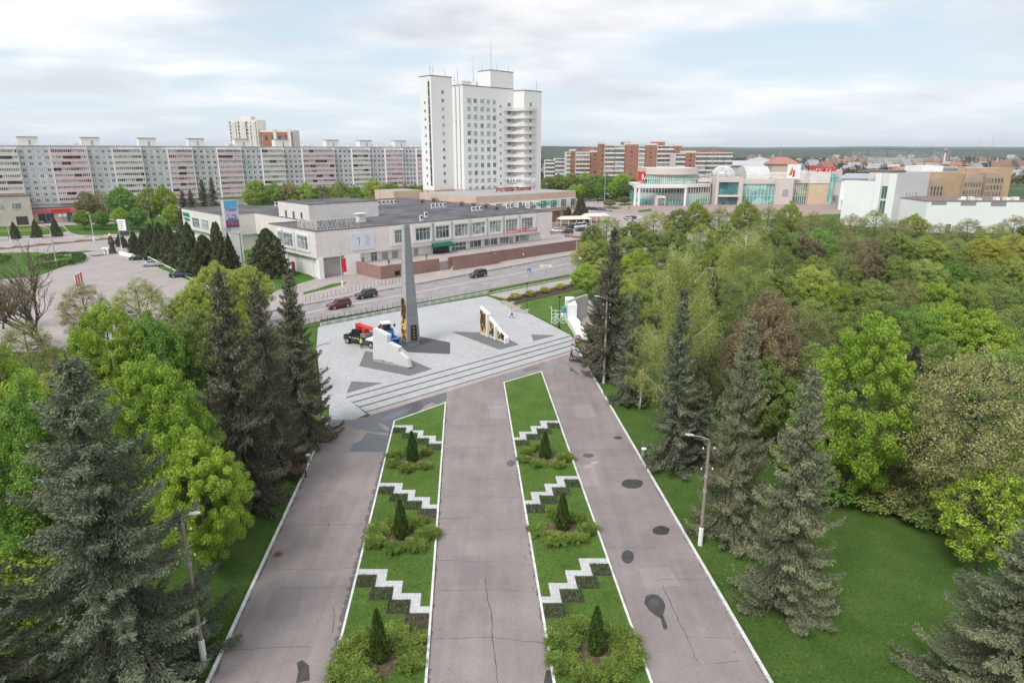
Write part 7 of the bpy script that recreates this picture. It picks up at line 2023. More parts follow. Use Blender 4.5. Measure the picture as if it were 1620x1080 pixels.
# fine grass blades on both lawn strips and beside the alley
def lawn_blades(poly_fn,n,z,mat,size=.11):
    C=[]
    for _ in range(n):
        C.append(poly_fn())
    C=np.array(C); m=len(C); s=size*(.6+.9*NR.random(m)); C[:,2]=z+s*.35
    return struct(obj('grass',leaf_mesh('grass',C,NR.normal(size=(m,3))*.55+[0,0,1],NR.normal(size=(m,3)),s,s*.32,mat)),'stuff')
GB=Mleaf('lawn_grass_blades',(.070,.135,.022),(.140,.225,.050),.3,.0,.0)
def ptL():
    Y=20/(1-R.random()*(1-20/66)); t=R.random(); a,b=line_at(A0,A1,Y),line_at(B0,B1,Y); p=a.lerp(b,.04+.92*t); return (p.x,p.y,0)
def ptR():
    Y=20/(1-R.random()*(1-20/76)); t=R.random(); a,b=line_at(C0,C1,Y),line_at(D0,D1,Y); p=a.lerp(b,.04+.92*t); return (p.x,p.y,0)
def ptE():
    Y=18/(1-R.random()*(1-18/75)); a=line_at(ER0,ER1,Y); return (a.x+.2+R.random()**1.3*17,Y,0)
def ptW():
    Y=18/(1-R.random()*(1-18/60)); a=line_at(EL0,EL1,Y); return (a.x-.2-R.random()**1.3*11,Y,0)
# far wood and town greenery: one mass
C,V=[],[]
for _ in range(5200):
    d=R.uniform(560,2600); xx=R.uniform(-60,1700)
    if 950<xx<1350 and d<640: continue
    x=(xx-810)/FPX*d; w=R.uniform(3.5,7); h=R.uniform(5,11); k=26
    if 1330<xx<1520 and 1000<d<1450: continue
    C.append(np.stack([x+NR.normal(size=k)*w*.5,d+NR.normal(size=k)*w*.5,h*(.25+.7*NR.random(k))],1)); V.append(np.clip(R.random()+NR.normal(size=k)*.12,0,1))
C=np.concatenate(C); m=len(C); s=3.0*(.6+.8*NR.random(m))
struct(obj('far_wood',leaf_mesh('far_wood',C,NR.normal(size=(m,3)),NR.normal(size=(m,3))+[0,0,.8],s,s*.8,Mleaf('far_leaves',(.030,.055,.022),(.085,.110,.042),.2),np.concatenate(V))),'stuff')
for rr in ((860,1000,430,520),):
    pass
# ================================================================== zigzag slab borders and tulip beds on the lawn strips
TLV=Mleaf('tulip_leaves',(.055,.120,.045),(.15,.235,.10),.2,.0,.0)
ZQ=[]
def zig(side,y0,y1,pos):
    Ya,Yb=G(800,y0,.1).y,G(800,y1,.1).y
    E=lambda Y,u: (line_at(A0,A1,Y).lerp(line_at(B0,B1,Y),u) if side=='left' else line_at(D0,D1,Y).lerp(line_at(C0,C1,Y),u))
    bars=[(.015,.395),(.27,.615),(.51,.865),(.745,.985)]
    t=thing('zigzag_border','white stepped slab border in the %s part of the %s lawn strip'%(pos,side),'paving border',E(Ya,.5).to_3d()+Vector((0,0,.1)),0,'zigzag borders on the lawn strips')
    o=t.location
    mb=MB(); th=.62
    for k,(u0,u1) in enumerate(bars):
        Y=Ya+(Yb-Ya)*k/3
        q=[E(Y,u0),E(Y,u1),E(Y-th,u1),E(Y-th,u0)]; ZQ.append(q)
        mb.prism([(p.x-o.x,p.y-o.y) for p in q],-.02,.03)
        if k<3:
            Y2=Ya+(Yb-Ya)*(k+1)/3; ua=bars[k+1][0]
            q=[E(Y-th-.004,ua),E(Y-th-.004,u1),E(Y2+.004,u1),E(Y2+.004,ua)]; ZQ.append(q)
            mb.prism([(p.x-o.x,p.y-o.y) for p in q],-.02,.028)
    mb.build('slabs',ZIG,t)
    for k,(u0,u1) in enumerate(bars):
        Y=Ya+(Yb-Ya)*k/3-th-.02
        uu0=u0-.02 if k else u0; uu1=(bars[k+1][0] if k<3 else u1)
        uu0=max(.02,uu0-.03 if k else uu0)
        D=1.35
        c=E(Y-D/2,(uu0+uu1)/2)
        w=['outermost','second','third','innermost'][k]
        tb=thing('tulip_bed','dark soil tulip bed, %s under the %s %s zigzag border'%(w,pos,side),'flower bed',(c.x,c.y,.1),0,'tulip beds under the zigzag borders')
        q=[E(Y,uu0),E(Y,uu1),E(Y-D,uu1),E(Y-D,uu0)]; ZQ.append(q)
        MB().prism([(p.x-c.x,p.y-c.y) for p in q],-.02,.014).build('soil',SOIL,tb)
        sparse=.35 if (k==3 and side=='left' and pos!='far') else 1.0
        n=int(250*sparse); C=[]
        gx,gy=9,7
        for _ in range(n):
            a,b=(R.randrange(gx)+.5+R.uniform(-.25,.25))/gx,(R.randrange(gy)+.5+R.uniform(-.2,.2))/gy
            p=E(Y-.14-(D-.14)*b,uu0+(uu1-uu0)*a); C.append((p.x-c.x,p.y-c.y,.03))
        C=np.array(C); s=.24*(.6+.7*NR.random(n)); C[:,2]+=s*.42
        ax=NR.normal(size=(n,3))*.35+[0,0,1]
        obj('tulip_leaves',leaf_mesh('tulip_leaves',C,ax,NR.normal(size=(n,3)),s,.07,TLV),tb)
for a in (('left',672.7,698,'far'),('left',764,798,'middle'),('left',900,959,'near'),('right',665.5,692,'far'),('right',753,791.4,'middle'),('right',883,943.5,'near')): zig(*a)

# ================================================================== lamp posts
CON=M('pinkish_concrete_pole',(.30,.235,.205),.85,.12,2,stretch=(1,1,.4)); CON2=M('grey_concrete_pole',(.42,.41,.40),.85,.1,2)
def lamp(px_,py_,top,label,arm=(-1.3,.3),white=1.5,mat=CON,r=.13,ins=True,z=0,rz=0,group=None,name='street_lamp'):
    p=G(px_,py_,z); h=Zat(p.y,top)-z
    t=thing(name,label,'street lamp',p,rz,group)
    MB().tube([(0,0,white-.02),(0,0,h-.6)],[r,r*.75],10).build('pole',mat,t)
    if white: MB().lathe(0,0,[(r*1.35,0),(r*1.35,white-.05),(r*1.1,white)],12).build('painted_base',WHITE,t)
    MB().tube([(0,0,h-.65),(0,0,h-.25),(arm[0]*.5,0,h+arm[1]*.6-.2),(arm[0],0,h+arm[1]-.2)],.04,6).build('arm',METAL,t)
    q=MB(); loft(q,[[(x,-w,z0),(x,-w*.7,z1),(x,w*.7,z1),(x,w,z0)] for x,w,z0,z1 in ((arm[0]+.15*(1 if arm[0]<0 else -1),.06,h+arm[1]-.24,h+arm[1]-.14),(arm[0]+.22*(-1 if arm[0]<0 else 1),.10,h+arm[1]-.21,h+arm[1]-.09),(arm[0]+.45*(-1 if arm[0]<0 else 1),.06,h+arm[1]-.17,h+arm[1]-.10))])
    q.build('lamp_head',Mplain('lamp_housing',(.55,.56,.57),.4) if 'lamp_housing' not in bpy.data.materials else bpy.data.materials['lamp_housing'],t)
    if ins:
        for zz in (h-1.0,h-2.6):
            c=MB().tube([(-.45,0,zz),(.45,0,zz)],.035,4).build('crossarm',DGREY,t)
            for x in (-.4,.4): MB().lathe(x,0,[(.05,zz+.03),(.06,zz+.1),(.03,zz+.17)],6).build('insulator',WHITE,c)
        q=MB()
        for zz in (h-3.2,h*.5): q.lathe(0,0,[(r*1.15,zz),(r*1.15,zz+.22)],10)
        q.build('cable_band',GREY,t)
    return t
lamp(1107.5,862,690,'lamp post with white painted foot on the near right lawn edge')
lamp(323,1046,812,'lamp post with white foot rising beside the huge left spruce',arm=(.6,.2))
lamp(511,678,545,'lamp post with white foot at the near left corner of the square',arm=(1.1,.3))
lamp(955,606,470,'lamp post with white foot before the dark spruces right of the steps',arm=(-1.1,.3))
lamp(542,454,397,'white footed lamp post carrying a red banner before the store gate',mat=CON2,ins=False,arm=(-1.2,.4))
lamp(776,416,360,'white footed lamp post on the pavement before the shop windows',mat=CON2,ins=False,arm=(-1.2,.4))
lamp(911,432,378,'white footed lamp post with red banner by the far road bend',mat=CON2,ins=False,arm=(-1.2,.4))
lamp(90,420,360,'tall grey lamp post standing on the car park island',mat=CON2,ins=False,arm=(-1.8,.5))
lamp(17,382,335,'grey lamp post at far left beside the conical thujas',mat=CON2,arm=(-1,.3))
lamp(149,381,337,'thick grey post with cross arm at the street junction on the left',mat=CON2,r=.2,arm=(-.6,.1))
lamp(193,396.5,349,'leaning grey lamp post left of the white poster board',mat=CON2,ins=False,arm=(-2,.6))
lamp(195,352,322,'pale lamp post behind the poster board among the trees',mat=CON2,ins=False,arm=(-1.5,.4),white=0)
lamp(238,361,334,'pale lamp post at the thuja row end on the town street',mat=CON2,ins=False,arm=(-1.5,.4),white=0)
for x,top,l in ((480,303,'slim roof-high lamp behind the store, left of the raised block'),(604,296,'slim lamp rising behind the white roof vents')):
    q=at(x,330,258); lamp(x,353.5,top,l,mat=CON2,ins=False,arm=(-1.4,.5),white=0)
lamp(893,311,282,'slim lamp before the avenue trees right of the roof letters',mat=CON2,ins=False,white=0,arm=(-1.3,.4))
lamp(956,327,262,'very tall slim steel mast in the middle of the forecourt car park',mat=METAL,ins=False,white=0,arm=(.8,.2),r=.22)
lamp(1122,322,229,'tallest steel mast with top crossbar before the glass dome',mat=METAL,ins=False,white=0,arm=(2.2,.1),r=.25)
p=G(935.5,308); t=thing('cross_lamp','white T-shaped twin lamp standing in the far car park','street lamp',p,0)
h=Zat(p.y,290); MB().tube([(0,0,0),(0,0,h)],.2,8).build('pole',WHITE,t); a=MB().tube([(-3,0,h-1.2),(3,0,h-1.2)],.12,6).build('arm',WHITE,t)
for s in (-3,3): MB().box(s-.5,s+.5,-.2,.2,h-1.35,h-1.1).build('lamp_head',WHITE,t)
def thin_lamp(px_,py_,top,label):
    p=G(px_,py_,.05); h=Zat(p.y,top); t=thing('park_lamp',label,'park lamp',p,0)
    MB().tube([(0,0,0),(0,0,h)],[.07,.045],8).build('pole',Mplain('dark_green_pole',(.02,.035,.03),.5) if 'dark_green_pole' not in bpy.data.materials else bpy.data.materials['dark_green_pole'],t)
    MB().lathe(0,0,[(.08,h),(.24,h+.05),(.26,h+.18),(.05,h+.28)],10).build('lamp_head',BLACK,t)
    MB().lathe(0,0,[(.13,0),(.12,.5),(.07,.6)],8).build('base',BLACK,t)
thin_lamp(833.5,494,450,'thin dark park lamp between wooden bench and lawn at the square edge')
thin_lamp(884.4,519,471,'thin dark park lamp in front of the white cycle stand')
# red street banners (hang from lamps)
RBN=M('red_banner_cloth',(.66,.035,.055),.7,.12,1.5)
for (x0,y0,y1,px_,py_,l) in ((540.5,409,431,542,454,'red banner hanging on the lamp post before the store gate'),(909,386,407,911,432,'red banner hanging on the lamp post by the far road bend')):
    p=G(px_,py_); z1,z0=Zat(p.y,y0),Zat(p.y,y1)
    t=thing('banner',l,'banner',(p.x,p.y,0),RA)
    mb=MB(); w=1.1
    for k in range(8):
        za,zb=z0+(z1-z0)*k/8,z0+(z1-z0)*(k+1)/8; xa,xb=.06*math.sin(k*1.1)+.1*(8-k)/8,.06*math.sin((k+1)*1.1)+.1*(7-k)/8
        mb.add([(xa,-.2,za),(xa+w,-.2+.05*math.sin(k),za),(xb+w,-.2+.05*math.sin(k+1),zb),(xb,-.2,zb)],[(0,1,2,3)])
    c=mb.build('cloth',RBN,t); s_=c.modifiers.new('thickness','SOLIDIFY'); s_.thickness=.02
    MB().tube([(0,-.2,z1),(w+.1,-.2,z1)],.03,5).build('top_rail',METAL,t)
# ================================================================== signs
def sign(px_,py_,ytop,label,kind,rz=0):
    p=G(px_,py_); h=Zat(p.y,ytop); t=thing('road_sign',label,'road sign',p,rz)
    MB().tube([(0,0,0),(0,0,h)],.04,6).build('post',METAL,t)
    if kind=='blue':
        o=MB().box(-.4,.4,-.07,-.03,h-.85,h).build('plate',Mplain('blue_sign_enamel',(.02,.14,.48),.4),t)
        MB().add([(-.3,-.075,h-.72),(.3,-.075,h-.72),(0,-.075,h-.15)],[(0,1,2)]).build('white_triangle',WHITE,o)
        MB().box(-.05,.07,-.08,-.076,h-.68,h-.32).build('figure',BLACK,o)
    elif kind=='name':
        o=MB().box(-1.2,1.4,-.07,-.03,h-.55,h).build('plate',WHITE,t); l=text_mesh('ул. Ленина',.34,BLACK,'lettering',o,.006); l.location=(-.95,-.08,h-.42)
    elif kind=='yield':
        MB().yprism([(-.7,h),(.7,h),(0,h-1.2)],-.07,-.03).build('plate',RED,t); MB().yprism([(-.45,h-.15),(.45,h-.15),(0,h-.92)],-.08,-.071).build('plate_centre',WHITE,t)
    elif kind=='diamond':
        MB().yprism([(-.55,h-.55),(0,h),(.55,h-.55),(0,h-1.1)],-.07,-.03).build('plate',WHITE,t); MB().yprism([(-.38,h-.55),(0,h-.17),(.38,h-.55),(0,h-.93)],-.08,-.071).build('plate_centre',Mplain('yellow_sign_enamel',(.75,.45,.03),.4),t)
    elif kind=='board':
        MB().box(-.75,.75,-.07,-.03,h-1.2,h).build('plate',Mplain('pale_blue_green_plate',(.45,.58,.58),.5),t)
sign(837,446.5,425,'blue and white pedestrian crossing sign on the grass verge','blue',.15)
sign(862.5,445,419,'white street name plate on a thin post on the verge','name',.2)
sign(910,426,408,'yellow diamond priority sign by the far road bend','diamond',.1)
sign(177,391.5,369,'red and white yield sign seen at the car park entrance','yield',-.3)
sign(429,463,448,'small pale notice board on the lawn corner left of the road','board',.2)
# ---- billboard on its white column
D=160.0
lt_=at(352.8,317.8,D); rt=at(374.4,320,D+2.2); rb=at(379.4,364.4,D+2.2)
bbf=Frame((lt_.x,lt_.y),math.atan2(rt.y-lt_.y,rt.x-lt_.x)-.05); w=(rt-lt_).to_2d().length; z1,z0=lt_.z,Zat(D,361)
bd=thing('billboard_column','tall white column carrying a blue and pink poster box beside the store','billboard',(lt_.x,lt_.y,0),bbf.a)
MB().box(0,w,.05,1.9,z0,z1).build('poster_box',M('pale_grey_sheet',(.52,.52,.56),.6,.05,1),bd)
fr=MB(); fr.box(-.08,w+.08,-.06,.04,z0-.1,z0); fr.box(-.08,w+.08,-.06,.04,z1,z1+.1); fr.box(-.08,0,-.06,.04,z0,z1); fr.box(w,w+.08,-.06,.04,z0,z1); fr.build('frame',WHITE,bd)
pm,nt,pb,_=new_mat('poster_print')
tc=mk(nt,'ShaderNodeTexCoord'); sep=mk(nt,'ShaderNodeSeparateXYZ'); nt.links.new(tc.outputs['Generated'],sep.inputs[0])
nz=mk(nt,'ShaderNodeTexNoise'); nz.inputs['Scale'].default_value=3; nt.links.new(tc.outputs['Generated'],nz.inputs['Vector'])
ad=mk(nt,'ShaderNodeMath',operation='MULTIPLY_ADD'); ad.inputs[1].default_value=.16; nt.links.new(nz.outputs[0],ad.inputs[0]); nt.links.new(sep.outputs[2],ad.inputs[2])
r=ramp(nt,ad.outputs[0],[(.12,(.06,.09,.11)),(.19,(.30,.03,.10)),(.26,(.42,.10,.18)),(.32,(.10,.08,.13)),(.44,(.62,.45,.58)),(.68,(.52,.50,.66)),(.86,(.12,.36,.62)),(1,(.10,.40,.62))])
nt.links.new(r.outputs[0],pb.inputs['Base Color']); pb.inputs['Roughness'].default_value=.5
po=MB().box(.03,w-.03,-.04,.045,z0+.03,z1-.03).build('poster',pm,bd)
NAVY=Mplain('navy_print',(.06,.05,.16)); hh_=z1-z0
for s,x,f,sz in (('Галет',.14,.60,.30),('27',.17,.45,.16),('МАЯ',.50,.43,.14)):
    l=text_mesh(s,hh_*sz*.62,NAVY,'lettering',po,.01,squeeze=.75); l.location=(w*x,-.055,z0+hh_*f)
q=MB()
for k in range(6): q.lathe(0,0,[(.01,0)],3) if False else q.box(w*(.12+.12*k),w*(.12+.12*k)+w*.10,-.055,-.045,z0+hh_*.24,z0+hh_*(.30+.09*((k*3)%4)/3+.05*(k>2)))
q.build('skyline_print',Mplain('blue_grey_print',(.10,.19,.34)),po)
cl=MB(); cl.box(w*.30,w*.92,.2,1.7,0,z0-.1); cl.box(w*.18,w*.30,.1,.6,0,z0-.1); cl.box(w*1.0,w*1.12,.3,1.9,0,z0+3); cl.build('column',WHITE,bd)
br=MB(); br.add([(0,.1,z0-.1),(w*1.1,.1,z0-.1),(w*.95,.1,z0-1.6),(w*.2,.1,z0-1.2),(0,1.7,z0-.1),(w*1.1,1.7,z0-.1),(w*.95,1.7,z0-1.6),(w*.2,1.7,z0-1.2)],[(3,2,1,0),(4,5,6,7),(2,3,7,6),(0,4,7,3),(1,2,6,5)]); br.build('bracket',LOWW,bd)
# ---- small white poster board on the left
p=G(196,371); t=thing('poster_board','white roadside poster board with printed text among trees on the left','billboard',(p.x,p.y,0),-.2); z1,z0=Zat(p.y,347),Zat(p.y,364.5)
MB().box(-1.9,1.5,-.15,.15,z0,z1).build('panel',WHITE,t); MB().tube([(0,0,0),(0,0,z0)],.16,8).build('post',METAL,t)
MB().add([(1.5,-.15,z0),(2.3,.6,z0),(2.3,.6,z1),(1.5,-.15,z1)],[(0,1,2,3)]).build('side_panel',Mplain('dark_side_panel',(.08,.13,.12)),t)
q=MB()
for k in range(4): q.box(-1.2,.2+.3*(k%2),-.17,-.155,z0+.6+k*.75,z0+.85+k*.75)
q.build('print_lines',Mplain('reddish_print',(.42,.14,.16)),t)
# ---- red and white hoarding at the car park, dark sculpture with white base, white barrier
p=G(128,455); t=thing('hoarding','red and white slanted hoarding panel at the near edge of the car park','hoarding',(p.x,p.y,0),rad(106))
MB().box(-2.6,2.2,-.06,.06,.5,3.2).build('panel',WHITE,t); q=MB()
for k in range(3): q.box(-2.5+k*1.6,-1.6+k*1.6,-.085,.085,.6,3.1)
q.build('red_fields',RED,t); MB().tube([(-2.4,0,0),(-2.4,0,3.3)],.06,6).tube([(2,0,0),(2,0,3.3)],.06,6).build('posts',DGREY,t)
p=G(179,401); t=thing('stump_sculpture','dark carved stump sculpture with white bench block at the car park entrance','sculpture',(p.x,p.y,0),0)
MB().lathe(0,0,[(1.1,0),(.8,.8),(.6,2.2),(.9,3.2),(.5,4.0)],9).build('stump',M('dark_carved_wood',(.07,.06,.055),.85,.3,2),t)
q=MB(); q.box(-2.3,-1.9,-.5,.5,0,1.4); q.box(-.9,-.5,-1.4,-.7,0,1.4); q.box(-2.4,-.4,-1.3,-.3,1.4,1.8); q.build('bench_block',WHITE,t)
p0_,p1_=G(191,403).to_2d(),G(211,407.5).to_2d(); c=(p0_+p1_)/2
tag(MB().obox((0,0),(p1_-p0_).length,.8,0,.9,math.atan2((p1_-p0_).y,(p1_-p0_).x)).build('concrete_barrier',WHITE,None,loc=(c.x,c.y,0)),'white concrete barrier between the dark sculpture and the black parked car','barrier')

# ================================================================== fences along the road
def rail_fence(label,a,b,h=1.0,n=24,z=0.06):
    t=thing('road_fence',label,'fence',(a.x,a.y,z),math.atan2((b-a).y,(b-a).x)); L=(b-a).length
    for k in range(n+1): MB().tube([(0,0,0),(0,0,h+.1)],.035,5).build('post',DGREY,t,loc=(L*k/n,0,0)) if k==0 else wpost(t,L*k/n)
    q=MB(); q.tube([(0,0,h),(L,0,h)],.02,4); q.tube([(0,0,.25),(L,0,.25)],.02,4)
    m=int(L/.30)
    for k in range(m): x=L*k/m; q.tube([(x,0,.25),(x,0,h)],.007,3)
    q.build('rails',M('thin_grey_rails',(.30,.30,.31),.5,.1,2) if 'thin_grey_rails' not in bpy.data.materials else bpy.data.materials['thin_grey_rails'],t)
def wpost(t,x):
    s=[c for c in t.children if c.name.startswith('post')][0]; c=s.copy(); COL.objects.link(c); c.parent=t; c.location=(x,0,0)
rail_fence('thin grey metal fence on the verge between road and square',G(480,516).to_2d(),G(683,478).to_2d())
rail_fence('thin grey metal fence on the far side of the road before the store',G(484,478).to_2d(),G(632,446.5).to_2d())

# ================================================================== benches, bins, cycle stand
WOOD=M('brown_slat_wood',(.17,.075,.05),.6,.25,3,stretch=(1,8,8)); PALEW=M('pale_bench_wood',(.50,.32,.18),.65,.2,3)
def slat_bench(x,y,rz,label):
    p=G(x,y); t=thing('park_bench',label,'bench',p,rz)
    q=MB()
    for k in range(4): q.box(-.95,.95,-.28+k*.14,-.17+k*.14,.42,.46)
    q.build('seat',WOOD,t); q=MB()
    for k in range(3): q.box(-.95,.95,.30+.03*k,.33+.03*k,.56+k*.14,.67+k*.14)
    q.build('backrest',WOOD,t)
    for s in (-.85,.85):
        q=MB(); q.box(s-.04,s+.04,-.3,-.22,0,.42).box(s-.04,s+.04,.24,.32,0,.98).box(s-.04,s+.04,-.3,.32,.38,.42).box(s-.04,s+.04,-.3,.26,.62,.66).box(s-.04,s+.04,-.3,-.24,.42,.62); q.build('side_frame',BLACK,t)
slat_bench(1028,737,rad(-105),'brown slatted bench with black frame on the right lawn edge')
slat_bench(480,748,rad(75)+math.pi/6,'brown slatted bench with black frame beside the left kerb')
def bin_(x,y,label):
    p=G(x,y); t=thing('litter_bin',label,'litter bin',p,0)
    MB().lathe(0,0,[(.20,.08),(.24,.8),(.22,.82),(.20,.75)],14).build('drum',METAL,t); MB().lathe(0,0,[(.25,.8),(.26,.86),(.22,.87)],14).build('rim',WHITE,t); MB().lathe(0,0,[(.22,0),(.2,.08)],10).build('foot',BLACK,t)
bin_(1018,722,'pale metal litter bin beside the right slatted bench'); bin_(488,732,'pale metal litter bin beside the left slatted bench')
for k,(x,y) in enumerate(((802,481.5),(813,487.5),(824.5,494))):
    p=G(x,y,ZP); t=thing('stone_bench','low grey block bench with pale wooden top at the square edge, %s'%['farthest of three','middle of three','nearest of three'][k],'bench',(p.x,p.y,ZP),rad(-38))
    MB().box(-1.3,1.0,-.3,.3,0,.42).build('base',M('bench_concrete',(.40,.39,.38),.8,.1,2) if k==0 else bpy.data.materials['bench_concrete'],t); MB().box(-1.3,.4,-.33,.33,.421,.52).build('seat',PALEW,t)
    MB().box(1.01,1.7,-.28,.28,0,.7).build('planter_block',GREY,t)
p=G(889,514); t=thing('cycle_stand','white metal cycle-shaped flower stand beside the white ramp wall','flower stand',(p.x-.5,p.y+.6,.05),rad(10)); t.scale=(.82,.82,.82)
q=MB()
for cx,rr_ in ((-.8,.75),(.9,.75)):
    q.tube([(cx+rr_*math.cos(a),0,.8+rr_*math.sin(a)) for a in np.linspace(0,6.283,19)],.06,5)
    for a in np.linspace(0,3.14,6)[:-1]: q.tube([(cx+rr_*math.cos(a),0,.8+rr_*math.sin(a)),(cx-rr_*math.cos(a),0,.8-rr_*math.sin(a))],.02,4)
q.tube([(-.8,0,.8),(-.35,0,1.9),(.6,0,1.9),(.9,0,.8)],.06,5); q.tube([(-.35,0,1.9),(.05,0,.8),(.6,0,1.9)],.06,5)
q.build('wheels_and_frame',WHITE,t)
q=MB(); 
for x in (-1.5,-.6): q.tube([(x,.3,0),(x,.3,3.6 if x<-1 else 2.9)],.06,5)
q.tube([(-1.5,.3,2.9),(.6,.3,2.6)],.06,5); q.tube([(-1.5,.3,2.0),(.6,.3,2.0)],.06,5); q.tube([(-1.9,.3,3.7),(-1.5,.3,3.3)],.06,5); q.build('upright_frame',WHITE,t)
MB().lathe(.9,.3,[(.3,1.4),(.42,2.1),(.38,2.15)],10).build('planter',WHITE,t)
MB().lathe(1.2,.5,[(.45,2.2),(.55,3.2),(.3,3.6)],9).build('teal_cover',Mplain('teal_cloth',(.06,.28,.30),.8),t)

# ================================================================== people
def person(x,y,z,rz,label,top,legs,hair,pose='walk',arm=0.25,h=1.72,vest=None):
    p=G(x,y,z); t=thing('person',label,'person',p,rz)
    m,nt,pb,_=new_mat('person_colours'); tc=mk(nt,'ShaderNodeTexCoord'); sp=mk(nt,'ShaderNodeSeparateXYZ'); nt.links.new(tc.outputs['Object'],sp.inputs[0])
    mr=mk(nt,'ShaderNodeMapRange'); mr.inputs[2].default_value=2.0; nt.links.new(sp.outputs[2],mr.inputs[0])
    nzs=mk(nt,'ShaderNodeTexNoise'); nzs.inputs['Scale'].default_value=9; nt.links.new(tc.outputs['Object'],nzs.inputs['Vector'])
    sk=(.50,.33,.25)
    r=ramp(nt,mr.outputs[0],[(0,(.03,.03,.03)),(.045,legs),(.46,top),(.735,sk)],'CONSTANT')
    c=mixc(nt,1,r.outputs[0],ramp(nt,nzs.outputs[0],[(.3,(.8,.8,.8)),(.7,(1.1,1.1,1.1))]).outputs[0],'MULTIPLY'); nt.links.new(c,pb.inputs['Base Color']); pb.inputs['Roughness'].default_value=.8
    s=h/1.72; st=.22 if pose=='walk' else .03
    V=[((0,0,.95),.155),((0,0,1.12),.150),((.01,0,1.30),.165),((.01,0,1.43),.120),((.01,0,1.50),.055),((.02,0,1.57),.075),((.025,0,1.65),.085),((.01,0,1.71),.060)]
    E=[(0,1),(1,2),(2,3),(3,4),(4,5),(5,6),(6,7)]
    def chain(root,pts):
        i=root
        for q,rr in pts: V.append((q,rr)); E.append((i,len(V)-1)); i=len(V)-1
        return i
    for sd in (-1,1):
        f=st*sd
        chain(0,[((.0,sd*.09,.88),.105),((f*.55+.03,sd*.10,.50),.068),((f*1.1-(.06 if f<0 else 0),sd*.10,.11),.045),((f*1.1,sd*.10,.045),.042),((f*1.1+.15,sd*.115,.03),.034)])
        a=arm*-sd if pose=='walk' else arm
        w=chain(3,[((0,sd*.17,1.41),.062),((a*.25,sd*.225,1.15),.045),((a*.8+.05,sd*.23,.92),.034),((a*.95+.07,sd*.23,.85),.028)])
        q=V[w][0]
        for k,(dx,dz,l) in enumerate(((-.025,0,.07),(-.008,0,.085),(.010,0,.08),(.026,0,.06))): chain(w,[((q[0]+dx+.01,q[1]+.005,q[2]-.045),.010),((q[0]+dx+.02,q[1]-sd*.008,q[2]-.045-l*.7),.008)])
        chain(w,[((q[0]+.035,q[1]-sd*.02,q[2]-.02),.010),((q[0]+.05,q[1]-sd*.03,q[2]-.055),.008)])
    me=bpy.data.meshes.new('body'); me.from_pydata([tuple(c*s for c in v) for v,_ in V],E,[])
    o=obj('body',me,t); me.materials.append(m)
    sk_=o.modifiers.new('skin','SKIN'); sk_.use_smooth_shade=True
    for i,(v,rr) in enumerate(V): me.skin_vertices[0].data[i].radius=(rr*s,rr*s)
    me.skin_vertices[0].data[0].use_root=True
    sb=o.modifiers.new('subd','SUBSURF'); sb.levels=1; sb.render_levels=1
    HM_=Mplain('hair_colour',hair,.7)
    hh=MB().lathe(.01*s,0,[(.088*s,1.63*s),(.100*s,1.69*s),(.088*s,1.745*s),(.04*s,1.775*s)],10).build('hair',HM_,t)
    f=MB()
    for sd in (-1,1): f.box(.095*s,.108*s,sd*.032*s-.012,sd*.032*s+.012,1.655*s,1.668*s)
    f.build('eyes',BLACK,t)
    MB().add([(.10*s,-.014,1.61*s),(.10*s,.014,1.61*s),(.128*s,0,1.615*s),(.103*s,0,1.655*s)],[(0,1,2),(0,2,3),(2,1,3)]).build('nose',SKIN,t)
    if vest:
        MB().lathe(0,0,[(.19*s,.92*s),(.185*s,1.1*s),(.20*s,1.3*s),(.17*s,1.43*s)],12).build('vest',vest,t)
    return t
person(572,551.5,ZP,rad(100),'person in a yellow hi-vis vest standing beside the black truck',(.10,.13,.05),(.03,.09,.05),(.03,.02,.015),'stand',.15,vest=Mplain('hi_vis_yellow',(.55,.80,.06),.6))
person(809.5,503,ZP,rad(-20),'person in white top and dark trousers walking across the square',(.55,.53,.53),(.035,.04,.07),(.03,.02,.015))
person(904,570,.02,rad(160),'person in dark green jacket walking on the asphalt below the steps',(.035,.07,.05),(.025,.035,.03),(.03,.02,.015))
person(615.5,421,TER,RA,'person in dark blue coat on the terrace by the shutter doors',(.02,.03,.08),(.02,.02,.04),(.03,.02,.015))
person(675,411,TER,RA+3,'person in brown jacket on the terrace left of the green awning',(.13,.08,.07),(.04,.04,.05),(.03,.02,.015))
person(763,419.5,.02,RA+3,'person in black clothes walking on the pavement below the brick wall',(.025,.022,.025),(.02,.02,.02),(.03,.02,.015))
person(828,409,.02,RA,'person in pale jacket walking on the pavement far along the brick wall',(.55,.50,.50),(.16,.14,.20),(.10,.06,.04))
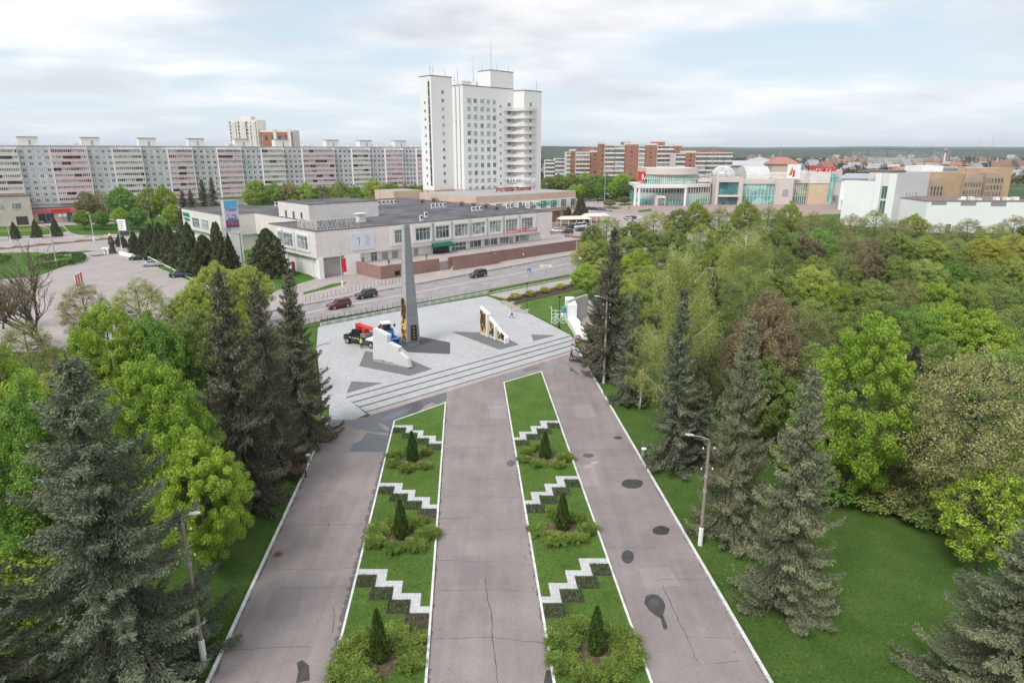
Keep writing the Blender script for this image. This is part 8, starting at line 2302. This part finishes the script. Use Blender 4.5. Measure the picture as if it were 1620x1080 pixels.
for x,y,l,c in ((995,332,'person in dark coat on the mall forecourt by the left island',(.03,.03,.04)),(1022,324,'person left of a pair near the mall entrance',(.05,.03,.04)),(1028,323.5,'person right of a pair near the mall entrance',(.03,.04,.05)),(1051,325,'person in dark clothes alone right of the mall entrance',(.03,.03,.03)),(946,323,'person in black beside the tall forecourt mast',(.02,.02,.02))): person(x,y,.03,R.uniform(0,6),l,c,(.03,.03,.04),(.03,.02,.015))

# ================================================================== grass blades that stand clear of the slabs and beds
def inq(p):
    for q in ZQ:
        if q[3].y-.05<p[1]<q[0].y+.05:
            f=(p[1]-q[3].y)/max(1e-6,q[0].y-q[3].y); xl=q[3].x+(q[0].x-q[3].x)*f; xr=q[2].x+(q[1].x-q[2].x)*f
            if min(xl,xr)-.04<p[0]<max(xl,xr)+.04: return True
    return False
def clear(fn):
    def g():
        while True:
            p=fn()
            if not inq(p): return p
    return g
lawn_blades(clear(ptL),26000,.1,GB,.09); lawn_blades(clear(ptR),26000,.1,GB,.09); lawn_blades(ptE,60000,0,GB); lawn_blades(ptW,40000,0,GB)

# ================================================================== the air
hz_o=MB().box(-9500,9500,-150,9800,-3,125).build('haze',[])
hm_=bpy.data.materials.new('pale_air'); hm_.use_nodes=True; n_=hm_.node_tree; n_.nodes.remove(n_.nodes['Principled BSDF'])
pv=n_.nodes.new('ShaderNodeVolumePrincipled'); pv.inputs['Color'].default_value=(.80,.88,.97,1); pv.inputs['Density'].default_value=.00008; pv.inputs['Anisotropy'].default_value=.2
n_.links.new(pv.outputs[0],n_.nodes['Material Output'].inputs['Volume'])
hz_o.data.materials.append(hm_); hz_o['kind']='stuff'

# fallen leaves and twigs along the kerbs and under the trees
C=[]
for _ in range(2600):
    p=(ptE if R.random()<.6 else ptW)(); C.append((p[0],p[1],.03+.03*R.random()))
for _ in range(500):
    Y=R.uniform(24,62); a=line_at(*R.choice(((EL0,EL1),(ER0,ER1),(A0,A1),(D0,D1),(B0,B1),(C0,C1))),Y); C.append((a.x+R.gauss(0,.5),Y,.035))
C=np.array([c for c in C]); m=len(C); s=.12*(.5+NR.random(m))
struct(obj('fallen_leaves',leaf_mesh('fallen_leaves',C,NR.normal(size=(m,3))*[1,1,.2],NR.normal(size=(m,3))*.4+[0,0,1],s,s*.6,Mleaf('fallen_leaf_litter',(.12,.085,.05),(.30,.24,.13),.1))),'stuff')
